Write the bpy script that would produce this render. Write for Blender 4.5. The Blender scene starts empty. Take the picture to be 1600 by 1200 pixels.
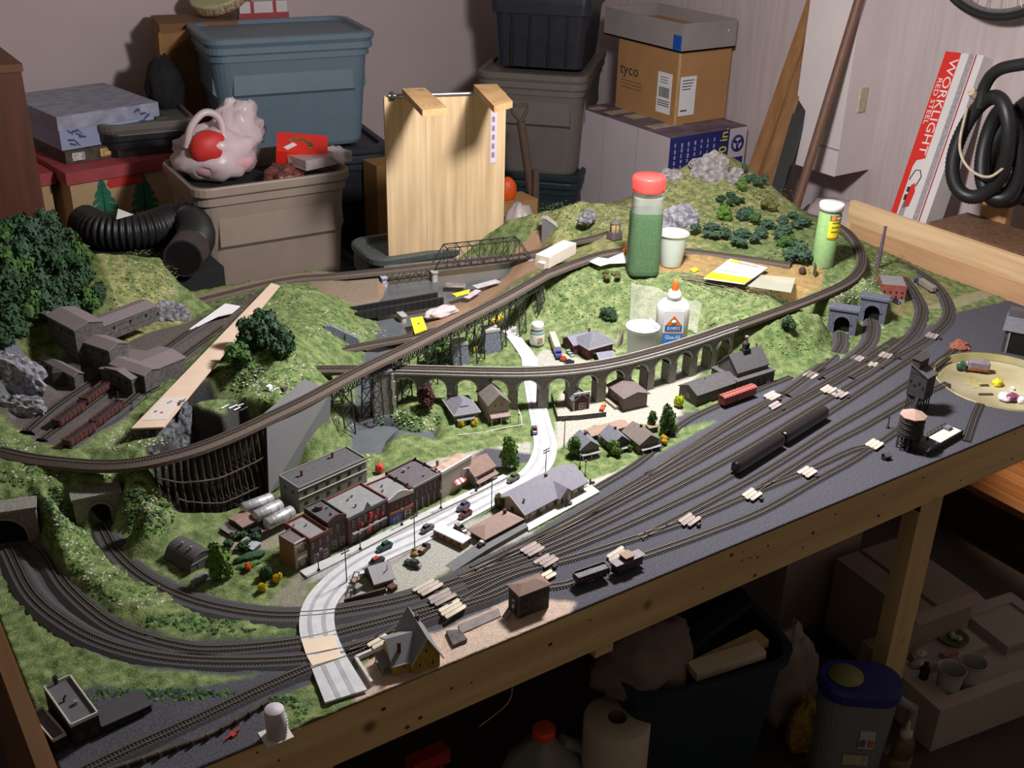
import bpy,bmesh,math,random
import numpy as np
from mathutils import Vector,Matrix,noise
from mathutils.geometry import delaunay_2d_cdt
from math import sin,cos,pi,radians,atan2,hypot,sqrt
rnd=random.Random(7)
scene=bpy.context.scene
C=scene.collection
# ---------------------------------------------------------------- camera, world, lights, exposure
# World frame: X along the front edge of the layout table (to the right), Y away from the
# front edge, Z up; Z = 0 is the table top.  Units are metres, the models are 1:160.
CAM_H,FPX=1.034,1738.0
PITCH,ROLL,AZ=radians(26.65),radians(-1.393),radians(34.2)
_c,_s=cos(PITCH),sin(PITCH)
_X=Vector((1,0,0));_F=Vector((0,_c,-_s));_D=Vector((0,-_s,-_c))
_R=cos(ROLL)*_X+sin(ROLL)*_D
_Dn=-sin(ROLL)*_X+cos(ROLL)*_D
_q=Matrix.Rotation(-AZ,3,'Z')
CR,CD,CF=_q@_R,_q@_Dn,_q@_F
cam_d=bpy.data.cameras.new('camera')
cam_d.sensor_fit='HORIZONTAL';cam_d.sensor_width=36.0
cam_d.lens=FPX/1600.0*36.0
cam_d.clip_start=0.05;cam_d.clip_end=50
cam=bpy.data.objects.new('camera',cam_d);C.objects.link(cam)
cam.matrix_world=Matrix(((CR.x,-CD.x,-CF.x,0),(CR.y,-CD.y,-CF.y,0),(CR.z,-CD.z,-CF.z,CAM_H),(0,0,0,1)))
scene.camera=cam
world=bpy.data.worlds.new('room_glow');scene.world=world
world.use_nodes=True
bg=world.node_tree.nodes['Background']
bg.inputs[0].default_value=(1.0,0.83,0.66,1);bg.inputs[1].default_value=0.115
def lamp(name,kind,loc,power,col,size):
 d=bpy.data.lights.new(name,kind);d.energy=power;d.color=col
 if kind=='AREA':d.shape='DISK';d.size=size
 else:d.shadow_soft_size=size
 o=bpy.data.objects.new(name,d);C.objects.link(o);o.location=loc
 return o
lamp('work_lamp','POINT',(1.38,1.48,0.98),74,(1.0,0.96,0.955),0.07)
lamp('work_lamp_reflector','AREA',(1.32,1.52,1.02),8.5,(1.0,0.97,0.97),0.16)
side=lamp('added_bench_spot','SPOT',(2.86,1.30,1.45),110,(1.0,0.80,0.58),0.05)  # unseen spot, added only to brighten the cedar bench
side.data.spot_size=radians(19);side.data.spot_blend=0.5;side.rotation_euler=(radians(-2),radians(1.5),0)
scene.view_settings.view_transform='Standard'
scene.view_settings.look='None'
scene.view_settings.gamma=1.0
scene.view_settings.exposure=0.0
scene.view_settings.use_curve_mapping=False
# a survey point of the photograph brought down to the level z of the table frame
def W(px,py,z=0.0):
 d=CR*((px-800)/FPX)+CD*((py-600)/FPX)+CF
 t=(z-CAM_H)/d.z
 return Vector((d.x*t,d.y*t,z))
def WX(px,py,X):
 d=CR*((px-800)/FPX)+CD*((py-600)/FPX)+CF
 t=X/d.x
 return Vector((X,d.y*t,CAM_H+d.z*t))
def WY(px,py,Y):
 d=CR*((px-800)/FPX)+CD*((py-600)/FPX)+CF
 t=Y/d.y
 return Vector((d.x*t,Y,CAM_H+d.z*t))
# ---------------------------------------------------------------- materials
MATS={}
def mk(name,col,rough=0.75,var=0.18,scale=120.0,bump=0.0,metal=0.0,alpha=1.0,trans=0.0,col2=None,stretch=None,spec=None,bscale=None,detail=4.0):
 if name in MATS:return MATS[name]
 m=bpy.data.materials.new(name);m.use_nodes=True
 nt=m.node_tree;b=nt.nodes['Principled BSDF']
 b.inputs['Roughness'].default_value=rough
 b.inputs['Metallic'].default_value=metal
 b.inputs['Alpha'].default_value=alpha
 b.inputs['Transmission Weight'].default_value=trans
 if spec is not None:b.inputs['Specular IOR Level'].default_value=spec
 tc=nt.nodes.new('ShaderNodeTexCoord')
 vec=tc.outputs['Object']
 if stretch:
  mp=nt.nodes.new('ShaderNodeMapping');mp.inputs['Scale'].default_value=stretch
  nt.links.new(vec,mp.inputs[0]);vec=mp.outputs[0]
 n=nt.nodes.new('ShaderNodeTexNoise');n.inputs['Scale'].default_value=scale;n.inputs['Detail'].default_value=detail
 nt.links.new(vec,n.inputs['Vector'])
 r=nt.nodes.new('ShaderNodeValToRGB')
 r.color_ramp.elements[0].position=0.32;r.color_ramp.elements[1].position=0.68
 c1=tuple(max(0,c*(1-var))for c in col)
 c2=tuple(min(1,c*(1+var))for c in col)if col2 is None else col2
 r.color_ramp.elements[0].color=(*c1,1);r.color_ramp.elements[1].color=(*c2,1)
 nt.links.new(n.outputs[0],r.inputs[0]);nt.links.new(r.outputs[0],b.inputs['Base Color'])
 if bump:
  n2=nt.nodes.new('ShaderNodeTexNoise');n2 .inputs['Scale'].default_value=bscale or scale*2;n2 .inputs['Detail'].default_value=5
  nt.links.new(vec,n2 .inputs['Vector'])
  bp=nt.nodes.new('ShaderNodeBump');bp.inputs['Strength'].default_value=min(1,bump);bp.inputs['Distance'].default_value=0.002
  nt.links.new(n2 .outputs[0],bp.inputs['Height']);nt.links.new(bp.outputs[0],b.inputs['Normal'])
 MATS[name]=m
 return m
def wood(name,col,col2,stretch,scale=9.0,rough=0.6,knots=True):
 """sawn board: long grain plus a few dark knots"""
 if name in MATS:return MATS[name]
 m=mk(name,col,rough,0.15,scale,0.15,stretch=stretch,col2=col2)
 if knots:
  nt=m.node_tree;b=nt.nodes['Principled BSDF']
  src=b.inputs['Base Color'].links[0].from_socket
  tc=nt.nodes.new('ShaderNodeTexCoord')
  v=nt.nodes.new('ShaderNodeTexVoronoi');v.inputs['Scale'].default_value=7.0
  nt.links.new(tc.outputs['Object'],v.inputs['Vector'])
  r=nt.nodes.new('ShaderNodeValToRGB')
  r.color_ramp.elements[0].position=0.03;r.color_ramp.elements[0].color=(0.12,0.06,0.03,1)
  r.color_ramp.elements[1].position=0.10;r.color_ramp.elements[1].color=(1,1,1,1)
  nt.links.new(v.outputs['Distance'],r.inputs[0])
  mx=nt.nodes.new('ShaderNodeMix');mx.data_type='RGBA';mx.blend_type='MULTIPLY';mx.inputs[0].default_value=0.8
  nt.links.new(src,mx.inputs[6]);nt.links.new(r.outputs[0],mx.inputs[7]);nt.links.new(mx.outputs[2],b.inputs['Base Color'])
 return m
# ---------------------------------------------------------------- mesh builder
class MB:
 def __init__(s):s.v=[];s.f=[];s.m=[];s.sm=[];s.x=None
 def add(s,vs,fs,mi=0,smooth=False):
  o=len(s.v)
  if s.x is not None:vs=[s.x@Vector(p)for p in vs]
  s.v.extend([tuple(p)for p in vs])
  for f in fs:s.f.append([i+o for i in f]);s.m.append(mi);s.sm.append(smooth)
  return s
 def box(s,x0,y0,z0,x1,y1,z1,mi=0):
  return s.add([(x0,y0,z0),(x1,y0,z0),(x1,y1,z0),(x0,y1,z0),(x0,y0,z1),(x1,y0,z1),(x1,y1,z1),(x0,y1,z1)],[(0,3,2,1),(4,5,6,7),(0,1,5,4),(1,2,6,5),(2,3,7,6),(3,0,4,7)],mi)
 def cbox(s,c,size,rz=0,mi=0):
  sv=s.x
  t=Matrix.Translation(c)@Matrix.Rotation(rz,4,'Z')
  s.x=t if sv is None else sv@t
  a,b,d=size[0]/2,size[1]/2,size[2]
  s.box(-a,-b,0,a,b,d,mi);s.x=sv
  return s
 def prism(s,poly,z0,z1,mi=0,axis='z'):
  """extrude a polygon; axis z: poly in xy; axis y: poly in xz, z0/z1 along y; axis x: poly in yz"""
  n=len(poly)
  def P(p,h):return(p[0],p[1],h)if axis=='z' else((p[0],h,p[1])if axis=='y' else(h,p[0],p[1]))
  vs=[P(p,z0)for p in poly]+[P(p,z1)for p in poly]
  fs=[tuple(range(n))[::-1],tuple(range(n,2*n))]+[(i,(i+1)%n,n+(i+1)%n,n+i)for i in range(n)]
  return s.add(vs,fs,mi)
 def cyl(s,p0,p1,r0,r1=None,n=12,mi=0,smooth=True,caps=True):
  p0=Vector(p0);p1=Vector(p1);r1=r0 if r1 is None else r1
  d=(p1-p0).normalized()
  a=d.orthogonal().normalized();b=d.cross(a)
  vs=[p0+(a*cos(2*pi*i/n)+b*sin(2*pi*i/n))*r0 for i in range(n)]+[p1+(a*cos(2*pi*i/n)+b*sin(2*pi*i/n))*r1 for i in range(n)]
  s.add(vs,[(i,(i+1)%n,n+(i+1)%n,n+i)for i in range(n)],mi,smooth)
  if caps:s.add(vs,[tuple(range(n))[::-1],tuple(range(n,2*n))],mi)
  return s
 def tube(s,path,r,n=8,mi=0,rings=None,close=False):
  path=[Vector(p)for p in path];m=len(path)
  vs=[];fs=[];prev=None
  for i,p in enumerate(path):
   t=(path[min(i+1,m-1)]-path[max(i-1,0)]).normalized()
   a=prev-t*prev.dot(t)if prev is not None else t.orthogonal()
   a=a.normalized();prev=a;b=t.cross(a)
   rr=r(i)if callable(r)else r
   vs+=[p+(a*cos(2*pi*k/n)+b*sin(2*pi*k/n))*rr for k in range(n)]
  for i in range(m-1):
   fs+=[(i*n+k,i*n+(k+1)%n,(i+1)*n+(k+1)%n,(i+1)*n+k)for k in range(n)]
  s.add(vs,fs,mi,True)
  s.add([vs[k]for k in range(n)]+[vs[(m-1)*n+k]for k in range(n)],[tuple(range(n))[::-1],tuple(range(n,2*n))],mi)
  return s
 def lathe(s,prof,n=24,mi=0,c=(0,0),sx=1,sy=1,smooth=True):
  vs=[];fs=[];m=len(prof)
  for r,z in prof:vs+=[(c[0]+r*sx*cos(2*pi*k/n),c[1]+r*sy*sin(2*pi*k/n),z)for k in range(n)]
  for i in range(m-1):fs+=[(i*n+k,i*n+(k+1)%n,(i+1)*n+(k+1)%n,(i+1)*n+k)for k in range(n)]
  return s.add(vs,fs,mi,smooth)
 def loft(s,rings,mi=0,smooth=False,cap0=True,cap1=True):
  n=len(rings[0]);vs=[p for r in rings for p in r];fs=[]
  for i in range(len(rings)-1):fs+=[(i*n+k,i*n+(k+1)%n,(i+1)*n+(k+1)%n,(i+1)*n+k)for k in range(n)]
  s.add(vs,fs,mi,smooth)
  if cap0:s.add(rings[0],[tuple(range(n))[::-1]],mi)
  if cap1:s.add(rings[-1],[tuple(range(n))],mi)
  return s
 def mesh(s,name,mats):
  me=bpy.data.meshes.new(name);me.from_pydata(s.v,[],s.f);
  for m in(mats if isinstance(mats,(list,tuple))else[mats]):me.materials.append(m)
  me.polygons.foreach_set('material_index',s.m);me.polygons.foreach_set('use_smooth',s.sm)
  me.update();return me
 def build(s,name,mats,parent=None,loc=None,rz=0):
  o=bpy.data.objects.new(name,s.mesh(name,mats));C.objects.link(o)
  if parent is not None:o.parent=parent
  if loc is not None:o.location=loc
  if rz:o.rotation_euler=(0,0,rz)
  return o
def rrect(L,Wd,r,z,n=5,ox=0,oy=0):
 pts=[]
 for cx,cy,a0 in((L/2-r,Wd/2-r,0),(-L/2+r,Wd/2-r,pi/2),(-L/2+r,-Wd/2+r,pi),(L/2-r,-Wd/2+r,3*pi/2)):
  for i in range(n+1):
   a=a0+pi/2*i/n;pts.append((ox+cx+r*cos(a),oy+cy+r*sin(a),z))
 return pts
def tag(o,label=None,cat=None,group=None,kind=None):
 if label:o['label']=label
 if cat:o['category']=cat
 if group:o['group']=group
 if kind:o['kind']=kind
 return o
def thing(name,label,cat,loc=(0,0,0),rz=0,group=None):
 o=bpy.data.objects.new(name,None);C.objects.link(o);o.empty_display_size=0.01
 o.location=loc;o.rotation_euler=(0,0,rz)
 return tag(o,label,cat,group)
def inst(src,name,parent,loc,rz=0,sc=None):
 o=bpy.data.objects.new(name,src.data if hasattr(src,'data')else src);C.objects.link(o)
 o.parent=parent;o.location=loc;o.rotation_euler=(0,0,rz)
 if sc:o.scale=sc
 return o
def copy_tree(o,parent=None,**kw):
 c=o.copy();C.objects.link(c);c.parent=parent
 for ch in list(o.children):copy_tree(ch,c)
 for k,v in kw.items():c[k]=v
 return c
def spline(pts,step):
 """Catmull-Rom through the points, resampled at an even step"""
 P=[Vector(p)for p in pts];P=[2*P[0]-P[1]]+P+[2*P[-1]-P[-2]]
 out=[]
 for i in range(1,len(P)-2):
  a,b,c,d=P[i-1:i+3]
  n=14
  for k in range(n):
   t=k/n
   out.append(0.5*((2*b)+(c-a)*t+(2*a-5*b+4*c-d)*t*t+(3*b-a-3*c+d)*t**3))
 out.append(P[-2])
 res=[out[0]];acc=0
 for i in range(1,len(out)):
  seg=out[i]-out[i-1];L=seg.length
  if L<1e-9:continue
  pos=step-acc
  while pos<=L:res.append(out[i-1]+seg*(pos/L));pos+=step
  acc=L-(pos-step)
 if(res[-1]-out[-1]).length>step*0.3:res.append(out[-1])
 return res
def text(name,s,size,m,parent,loc,rot,ext=0.0003,sx=1.0,align='CENTER',shear=0,spacing=1.0):
 cu=bpy.data.curves.new(name,'FONT');cu.body=s;cu.size=size;cu.extrude=ext;cu.align_x=align;cu.align_y='CENTER'
 cu.shear=shear;cu.space_character=spacing;cu.resolution_u=2
 t=bpy.data.objects.new(name,cu);C.objects.link(t)
 dg=bpy.context.evaluated_depsgraph_get()
 me=bpy.data.meshes.new_from_object(t.evaluated_get(dg));me.name=name
 bpy.data.objects.remove(t)
 me.materials.clear();me.materials.append(m)
 o=bpy.data.objects.new(name,me);C.objects.link(o);o.parent=parent
 o.location=loc;o.rotation_euler=rot;o.scale=(sx,1,1)
 return o
# ---------------------------------------------------------------- the room
FLOOR=-0.72
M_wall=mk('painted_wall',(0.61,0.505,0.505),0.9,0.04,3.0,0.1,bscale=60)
M_floor=mk('concrete_floor',(0.055,0.040,0.030),0.85,0.25,6.0,0.2)
tag(MB().box(-2.2,-2.2,FLOOR-0.1,2.95,4.1,FLOOR).build('floor',M_floor),kind='structure')
wb=tag(MB().box(-2.2,4.1,FLOOR,3.05,4.2,1.9).build('wall_back',M_wall),kind='structure')
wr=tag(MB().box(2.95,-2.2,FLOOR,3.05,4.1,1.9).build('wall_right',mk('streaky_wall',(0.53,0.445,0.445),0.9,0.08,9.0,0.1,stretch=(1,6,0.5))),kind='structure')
# drywall seam: a narrow taped strip standing proud of the back wall
s0=WY(440,0,4.1)
MB().box(s0 .x-0.02,4.097,FLOOR,s0 .x+0.02,4.1,1.9).build('seam_strip',mk('seam_tape',(0.57,0.475,0.475),0.9,0.05,5),wb)
M_pine=wood('pine',(0.62,0.42,0.22),(0.78,0.58,0.35),(14,14,0.9),3.0)
M_pine_h=wood('pine_lengthwise',(0.66,0.46,0.20),(0.78,0.56,0.27),(0.7,14,14),3.0)
M_pine_end=wood('pine_end_board',(0.62,0.40,0.21),(0.80,0.56,0.33),(12,0.7,12),3.0,knots=False)
M_cream=mk('cream_board',(0.76,0.62,0.46),0.7,0.06,20)
M_black=mk('black_plastic',(0.016,0.016,0.017),0.45,0.1,40)
M_blackm=mk('matt_black',(0.012,0.012,0.013),0.85,0.2,80)
M_white=mk('white_card',(0.72,0.68,0.66),0.75,0.05,20)
M_dark_teal=mk('dark_teal_plastic',(0.012,0.028,0.034),0.5,0.1,30)
M_dark_blue=mk('dark_blue_plastic',(0.02,0.024,0.036),0.5,0.1,30)
M_blue_tub=mk('blue_grey_plastic',(0.13,0.19,0.245),0.45,0.04,20)
M_taupe=mk('taupe_plastic',(0.31,0.245,0.20),0.5,0.04,20)
M_taupe_d=mk('grey_taupe_plastic',(0.15,0.13,0.115),0.55,0.05,20)
M_red=mk('red_card',(0.62,0.035,0.03),0.55,0.08,30)
M_cardb=mk('cardboard',(0.42,0.22,0.085),0.8,0.06,12)
M_metal=mk('zinc_metal',(0.45,0.45,0.45),0.35,0.1,60,metal=0.9)
M_paper=mk('white_paper',(0.80,0.78,0.78),0.8,0.02,20)
M_ink=mk('black_ink',(0.03,0.03,0.04),0.8,0.0,20)
M_woodd=mk('dark_wood',(0.16,0.085,0.045),0.6,0.25,8,stretch=(10,10,0.8))
M_mahog=mk('reddish_wood',(0.085,0.022,0.010),0.6,0.3,5,stretch=(8,8,0.8))
def tub(name,label,cat,loc,rz,L,Wd,H,mat,lid=None,group=None,contents_open=False):
 t=thing(name,label,cat,loc,rz,group)
 m=MB();r=0.05
 k=lambda z,s:rrect(L*s,Wd*(1-(1-s)*L/Wd),r,z)
 outer=[k(0,0.84),k(0.012,0.86),k(H*0.55,0.905),k(H*0.86,0.935),k(H*0.865,0.965),k(H,0.965)]
 if contents_open:
  inner=[k(H,0.945),k(H*0.5,0.885),k(0.03,0.83)]
  m.loft(outer+inner,smooth=False)
 else:m.loft(outer)
 # raised panels above the ledge on every side
 for sx,sy,ln,off in((0,-1,L*0.70,Wd/2),(0,1,L*0.70,Wd/2),(-1,0,Wd*0.60,L/2),(1,0,Wd*0.60,L/2)):
  d=off-0.055*L
  a=ln/2
  pts=[]
  for(u,z,o)in((-a*1.08,H*0.52,0.000),(a*1.08,H*0.52,0.000),(a*1.04,H*0.56,0.014),(-a*1.04,H*0.56,0.014),(-a,H*0.93,0.004),(a,H*0.93,0.004)):
   pts.append((u,sy*(d+o),z)if sx==0 else(sx*(d+o),u,z))
  m.add(pts,[(0,1,2,3),(3,2,5,4),(0,3,4),(1,5,2)])
 m.build('tub_body',mat,t)
 rim=MB();ro=[k(H*0.93,0.99),k(H*0.93+0.004,1.0),k(H-0.004,1.0),k(H,0.99),k(H,0.955),k(H*0.93,0.955)]
 rim.loft(ro,cap0=False,cap1=False);rim.build('rim',mat,t)
 if lid is not None:
  l=MB();l.loft([k(H+0.001,1.0),k(H+0.012,1.02),k(H+0.026,1.02),k(H+0.030,1.0),k(H+0.030,0.93),k(H+0.018,0.91)])
  l.build('lid',lid,t)
 return t
def rect3(A,B,Cc,z):
 """rectangle from three surveyed corners at level z: A->B one side, C tells the depth"""
 a,b,c=W(*A,z),W(*B,z),W(*Cc,z)
 u=(b-a);L=u.length;u=u/L;n=Vector((-u.y,u.x,0));D=(c-a).dot(n)
 ctr=a+u*(L/2)+n*(D/2)
 return Vector((ctr.x,ctr.y,0)),atan2(u.y,u.x),L,abs(D)
def slab(name,pxs,z,t,mats,parent=None,inset=0):
 """flat plate under surveyed corners at level z, thickness t downwards"""
 P=[W(x,y,z)for x,y in pxs]
 c=sum(P,Vector())/len(P);c.z=z-t
 ar=sum(P[i].x*P[(i+1)%len(P)].y-P[(i+1)%len(P)].x*P[i].y for i in range(len(P)))
 if ar<0:P=P[::-1]
 m=MB();m.prism([(p.x-c.x,p.y-c.y)for p in P],0,t)
 return m.build(name,mats,parent,c)
# ---- tall brown board at the left, gift boxes
b=WY(32,103,2.9)
o=MB().box(-0.28,0,0,0,0.32,b.z-FLOOR).build('bookcase',M_mahog,None,(b.x,2.9,FLOOR));
t=thing('bookcase','dark reddish brown bookcase side at the left edge of the room','bookcase',(b.x,2.9,FLOOR))
o.name='side_panel';o.parent=t;o.location=(0,0,0)
MB().box(-0.285,-0.006,b.z-FLOOR-0.012,0.004,0.326,b.z-FLOOR+0.006).build('top_board',mk('brown_edge',(0.14,0.05,0.02),0.6,0.2,20),t)
M_redbox=mk('dusty_red_card',(0.40,0.065,0.075),0.7,0.1,20)
M_tan=mk('tan_card',(0.52,0.36,0.19),0.8,0.06,15)
M_treeg=mk('printed_tree_green',(0.02,0.17,0.10),0.8,0.1,30)
def treebox(loc,rz,L,D,H,label,prints=True):
 t=thing('christmas_box',label,'box',loc,rz)
 MB().box(-L/2,-D/2,0,L/2,D/2,H-0.002).build('box_body',M_tan,t)
 e=0.012
 MB().box(-L/2-e,-D/2-e,H-0.038,L/2+e,D/2+e,H).build('lid',M_redbox,t)
 if prints:
  h=MB();h.prism([(x*0.032+(0.02 if x>0 else-0.02),z)for x,z in((-1,0.178),(1,0.178),(1.2,0.192),(1,0.206),(-1,0.206),(-1.2,0.192))],-D/2-0.0025,-D/2,axis='y')
  h.build('handle_print',M_red,t)
  for cx in(-L*0.22,L*0.16):
   p=MB()
   p.x=Matrix.Translation((0,0,0.062))
   for i,(w,z)in enumerate(((0.052,0.03),(0.046,0.056),(0.036,0.082),(0.026,0.106),(0.014,0.13))):
    for sg in(-1,1):p.add([(cx,-D/2-0.002,z),(cx+sg*w,-D/2-0.002,z-0.014),(cx+sg*w*0.95,-D/2-0.002,z),(cx,-D/2-0.002,z+0.028)],[(0,1,2,3)if sg>0 else(0,3,2,1)])
   p.add([(cx-0.006,-D/2-0.002,0.0),(cx+0.006,-D/2-0.002,0.0),(cx,-D/2-0.002,0.15)],[(0,1,2)])
   p.build('tree_print',M_treeg,t)
 return t
treebox((0.875,3.66,-0.185),radians(7),0.345,0.30,0.25,'tan card box with red lid, two printed fir trees and a red handle')
treebox((0.50,3.70,-0.20),radians(8),0.33,0.30,0.25,'tan card box with red lid, half hidden behind the brown bookcase',False)
MB().box(-0.56,-0.2,0,0.45,0.2,0.532).build('storage_chest',M_black,None,(0.72,3.68,FLOOR))
tag(bpy.data.objects['storage_chest'],'black chest on the floor under the two red lidded boxes','chest')
t=thing('ornament_box','flat dark printed ornament box squeezed under the pale blue gift box','box',(0.87,3.72,0.066),radians(8))
MB().box(-0.15,-0.13,0,0.16,0.14,0.038).build('box_body',mk('dark_print',(0.05,0.06,0.04),0.6,0.5,40,col2=(0.12,0.10,0.06)),t)
for x,cc in((-0.11,(0.55,0.55,0.5)),(-0.02,(0.6,0.4,0.15)),(0.05,(0.35,0.2,0.25)),(0.11,(0.6,0.6,0.55))):
 MB().box(x-0.02,-0.1325,0.008,x+0.02,-0.13,0.032).build('print_patch',mk('patch%d'%int(x*100+50),cc,0.6,0.5,90),t)
MB().box(0.162,-0.12,0.0,0.20,-0.02,0.10).build('green_card',mk('green_card',(0.05,0.08,0.05),0.7,0.2,30),t)
t=thing('gift_box','pale blue gift box with blue snow branch print, topmost of the left stack','box',(0.865,3.80,0.106),radians(10))
MB().box(-0.165,-0.19,0,0.165,0.19,0.09).build('box_body',mk('pale_blue_card',(0.36,0.40,0.58),0.7,0.05,20),t)
MB().box(-0.168,-0.193,0.062,0.168,0.193,0.105).build('lid',mk('lilac_grey_card',(0.36,0.37,0.48),0.75,0.25,25,stretch=(1,3,1)),t)
for x0,sx in((-0.12,0.6),(0.10,1.0)):
 p=MB()
 for i in range(9):
  a=rnd.uniform(-0.9,0.9);x=x0+rnd.uniform(-0.04,0.04)*sx;z=0.015+0.009*i*sx+rnd.uniform(-.004,.004)
  p.add([(x,-0.1945,z),(x+0.022*cos(a),-0.1945,z+0.022*sin(a)),(x+0.020*cos(a)-.003,-0.1945,z+0.022*sin(a)+0.006),(x-.002,-.1945,z+0.006)],[(0,1,2,3)])
 p.build('branch_print',mk('branch_blue',(0.05,0.08,0.25),0.7,0.2,50),t)
# ---- blue tub on a dark tub, behind
cc,rz,L,D=rect3((318,58),(570,48),(515,36),0.41)
TB=Vector((1.49,3.62,0));rzb=radians(-9)
tub('storage_tub','large blue-grey tub with blue-grey lid, upper tub of the tall stack','tub',(TB.x,TB.y,0.045),rzb,0.55,0.36,0.345,M_blue_tub,M_blue_tub,'lidded storage tubs')
tub('storage_tub','dark navy tub right under the blue-grey tub','tub',(TB.x+0.03,TB.y,-0.36),rzb,0.57,0.38,0.37,M_dark_blue,M_dark_blue,'lidded storage tubs')
tub('storage_tub','navy tub on the floor at the bottom of the blue tub stack','tub',(TB.x+0.03,TB.y,FLOOR),rzb,0.57,0.38,0.325,M_dark_blue,M_dark_blue,'lidded storage tubs')
# ---- taupe tub with the bags, on a dark tub with a purple-black lid
TT=Vector((1.17,3.10,0))
tub('storage_tub','black lidded tub carrying the open taupe tub','tub',(1.22,3.17,FLOOR),radians(-3),0.64,0.44,0.41,M_black,mk('purple_black_plastic',(0.035,0.03,0.045),0.5,0.1,30),'lidded storage tubs')
tt=tub('open_tub','open taupe tub heaped with a white bag and red boxes','tub',(TT.x,TT.y,-0.279),radians(-3),0.475,0.36,0.40,M_taupe,None,None,True)
ztop=0.12
MB().loft([rrect(.40,.29,.05,.30),rrect(.415,.30,.05,.35)]).build('filling',M_blackm,tt)
# things in the tub
def crumple(name,mat,parent,loc,size,seed,n=(26,18),amp=0.16,flat_bottom=True,pinch=0.0,fold=7):
 vs=[];fs=[];nu,nv=n
 for j in range(nv+1):
  th=pi*j/nv
  for i in range(nu):
   ph=2*pi*i/nu
   p=Vector((sin(th)*cos(ph),sin(th)*sin(ph),-cos(th)))
   q=noise.noise(p*2.1+Vector((seed,0,0)))*amp+noise.noise(p*5.0+Vector((0,seed,0)))*amp*0.55
   q+=amp*0.28*sin(ph*fold+3*th+seed)*sin(th)
   r=1+q
   v=Vector((p.x*r*size[0],p.y*r*size[1],p.z*r*size[2]))
   if pinch and p.z>0.2:v.x*=1-pinch*(p.z-0.2);v.y*=1-pinch*(p.z-0.2)
   if flat_bottom:v.z=max(v.z,-size[2]*0.72)
   vs.append(v)
 for j in range(nv):
  for i in range(nu):fs.append((j*nu+i,j*nu+(i+1)%nu,(j+1)*nu+(i+1)%nu,(j+1)*nu+i))
 m=MB();m.add(vs,fs,0,True)
 return m.build(name,mat,parent,loc)
M_bag=mk('thin_white_plastic',(0.82,0.68,0.70),0.35,0.05,12,0.3,alpha=0.72,spec=0.6)
bp=W(335,232,0.16)
bag=thing('carrier_bag','white plastic carrier bag with red things inside, in the taupe tub','bag',(bp.x,bp.y,0.145))
crumple('bag_body',M_bag,bag,(0,0,0.0),(0.125,0.10,0.088),3.0,amp=0.26,fold=9)
crumple('bag_body',M_bag,bag,(0.085,0.02,0.060),(0.072,0.05,0.082),9.0,amp=0.42,fold=5)
crumple('red_content',M_red,bag,(-0.035,-0.06,0.035),(0.06,0.035,0.05),2.0,amp=0.05)
crumple('pink_content',mk('pink_card',(0.75,0.42,0.45),0.7,0.05,20),bag,(0.01,-0.035,-0.01),(0.10,0.055,0.06),4.0,amp=0.06)
hp=[Vector((-0.095,-0.04,0.04)),Vector((-0.078,-0.05,0.10)),Vector((-0.035,-0.05,0.135)),Vector((0.005,-0.05,0.115)),Vector((0.01,-0.06,0.06)),Vector((-0.005,-0.075,0.02))]
MB().tube(spline(hp,0.01),0.011,6).build('handle',M_bag,bag)
M_redshiny=mk('bright_red_card',(0.80,0.03,0.02),0.4,0.04,20)
# red chocolate box
p=W(470,222,0.17)
t=thing('red_gift_box','bright red box with a green wreath print in the taupe tub','box',(p.x,p.y,0.135),radians(38))
t.rotation_euler=(radians(20),radians(6),radians(-24));t.location.z=0.128
MB().box(-0.075,-0.05,0,0.075,0.05,0.045).build('box_body',M_redshiny,t)
mm=MB();
for i in range(14):
 a=2.6*i/13-0.3;mm.cbox((0.035*cos(a)-0.01,0.026*sin(a)-0.008,0.0452),(0.014,0.012,0.001),a)
mm.build('wreath_print',mk('wreath_green',(0.12,0.28,0.05),0.6,0.5,200,col2=(0.5,0.25,0.1)),t)
MB().cbox((-0.035,-0.02,0.0452),(0.04,0.016,0.001),0.8).build('white_ribbon_print',M_paper,t)
p=W(500,243,0.14)
t=thing('clear_box','clear plastic lidded box of ornaments at the right of the taupe tub','box',(p.x,p.y,0.118),radians(12))
M_clear=mk('clear_plastic',(0.75,0.70,0.68),0.15,0.1,30,alpha=0.45)
MB().box(-0.085,-0.045,0,0.085,0.045,0.03).build('box_body',M_clear,t)
MB().box(-0.07,-0.035,0.004,0.02,0.035,0.022).build('content',mk('ornament_mix',(0.35,0.15,0.12),0.5,0.6,120,col2=(0.5,0.4,0.35)),t)
MB().box(0.03,-0.03,0.0305,0.07,0.03,0.0315).build('paper_label',M_paper,t)
p=W(445,262,0.12)
t=tag(crumple('tinsel',mk('tinsel_mix',(0.10,0.10,0.08),0.4,0.8,160,col2=(0.35,0.10,0.09),metal=0.3),None,(p.x,p.y+0.01,0.075),(0.06,0.05,0.05),5,amp=0.3),'dark tangle of red and grey tinsel in front of the red box','tinsel')
p=W(556,232,0.12)
t=tag(crumple('glass_jar',M_clear,None,(p.x-0.05,p.y+0.02,0.096),(0.02,0.02,0.035),5,amp=0.02),'small clear jar at the right end of the taupe tub','jar')
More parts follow.
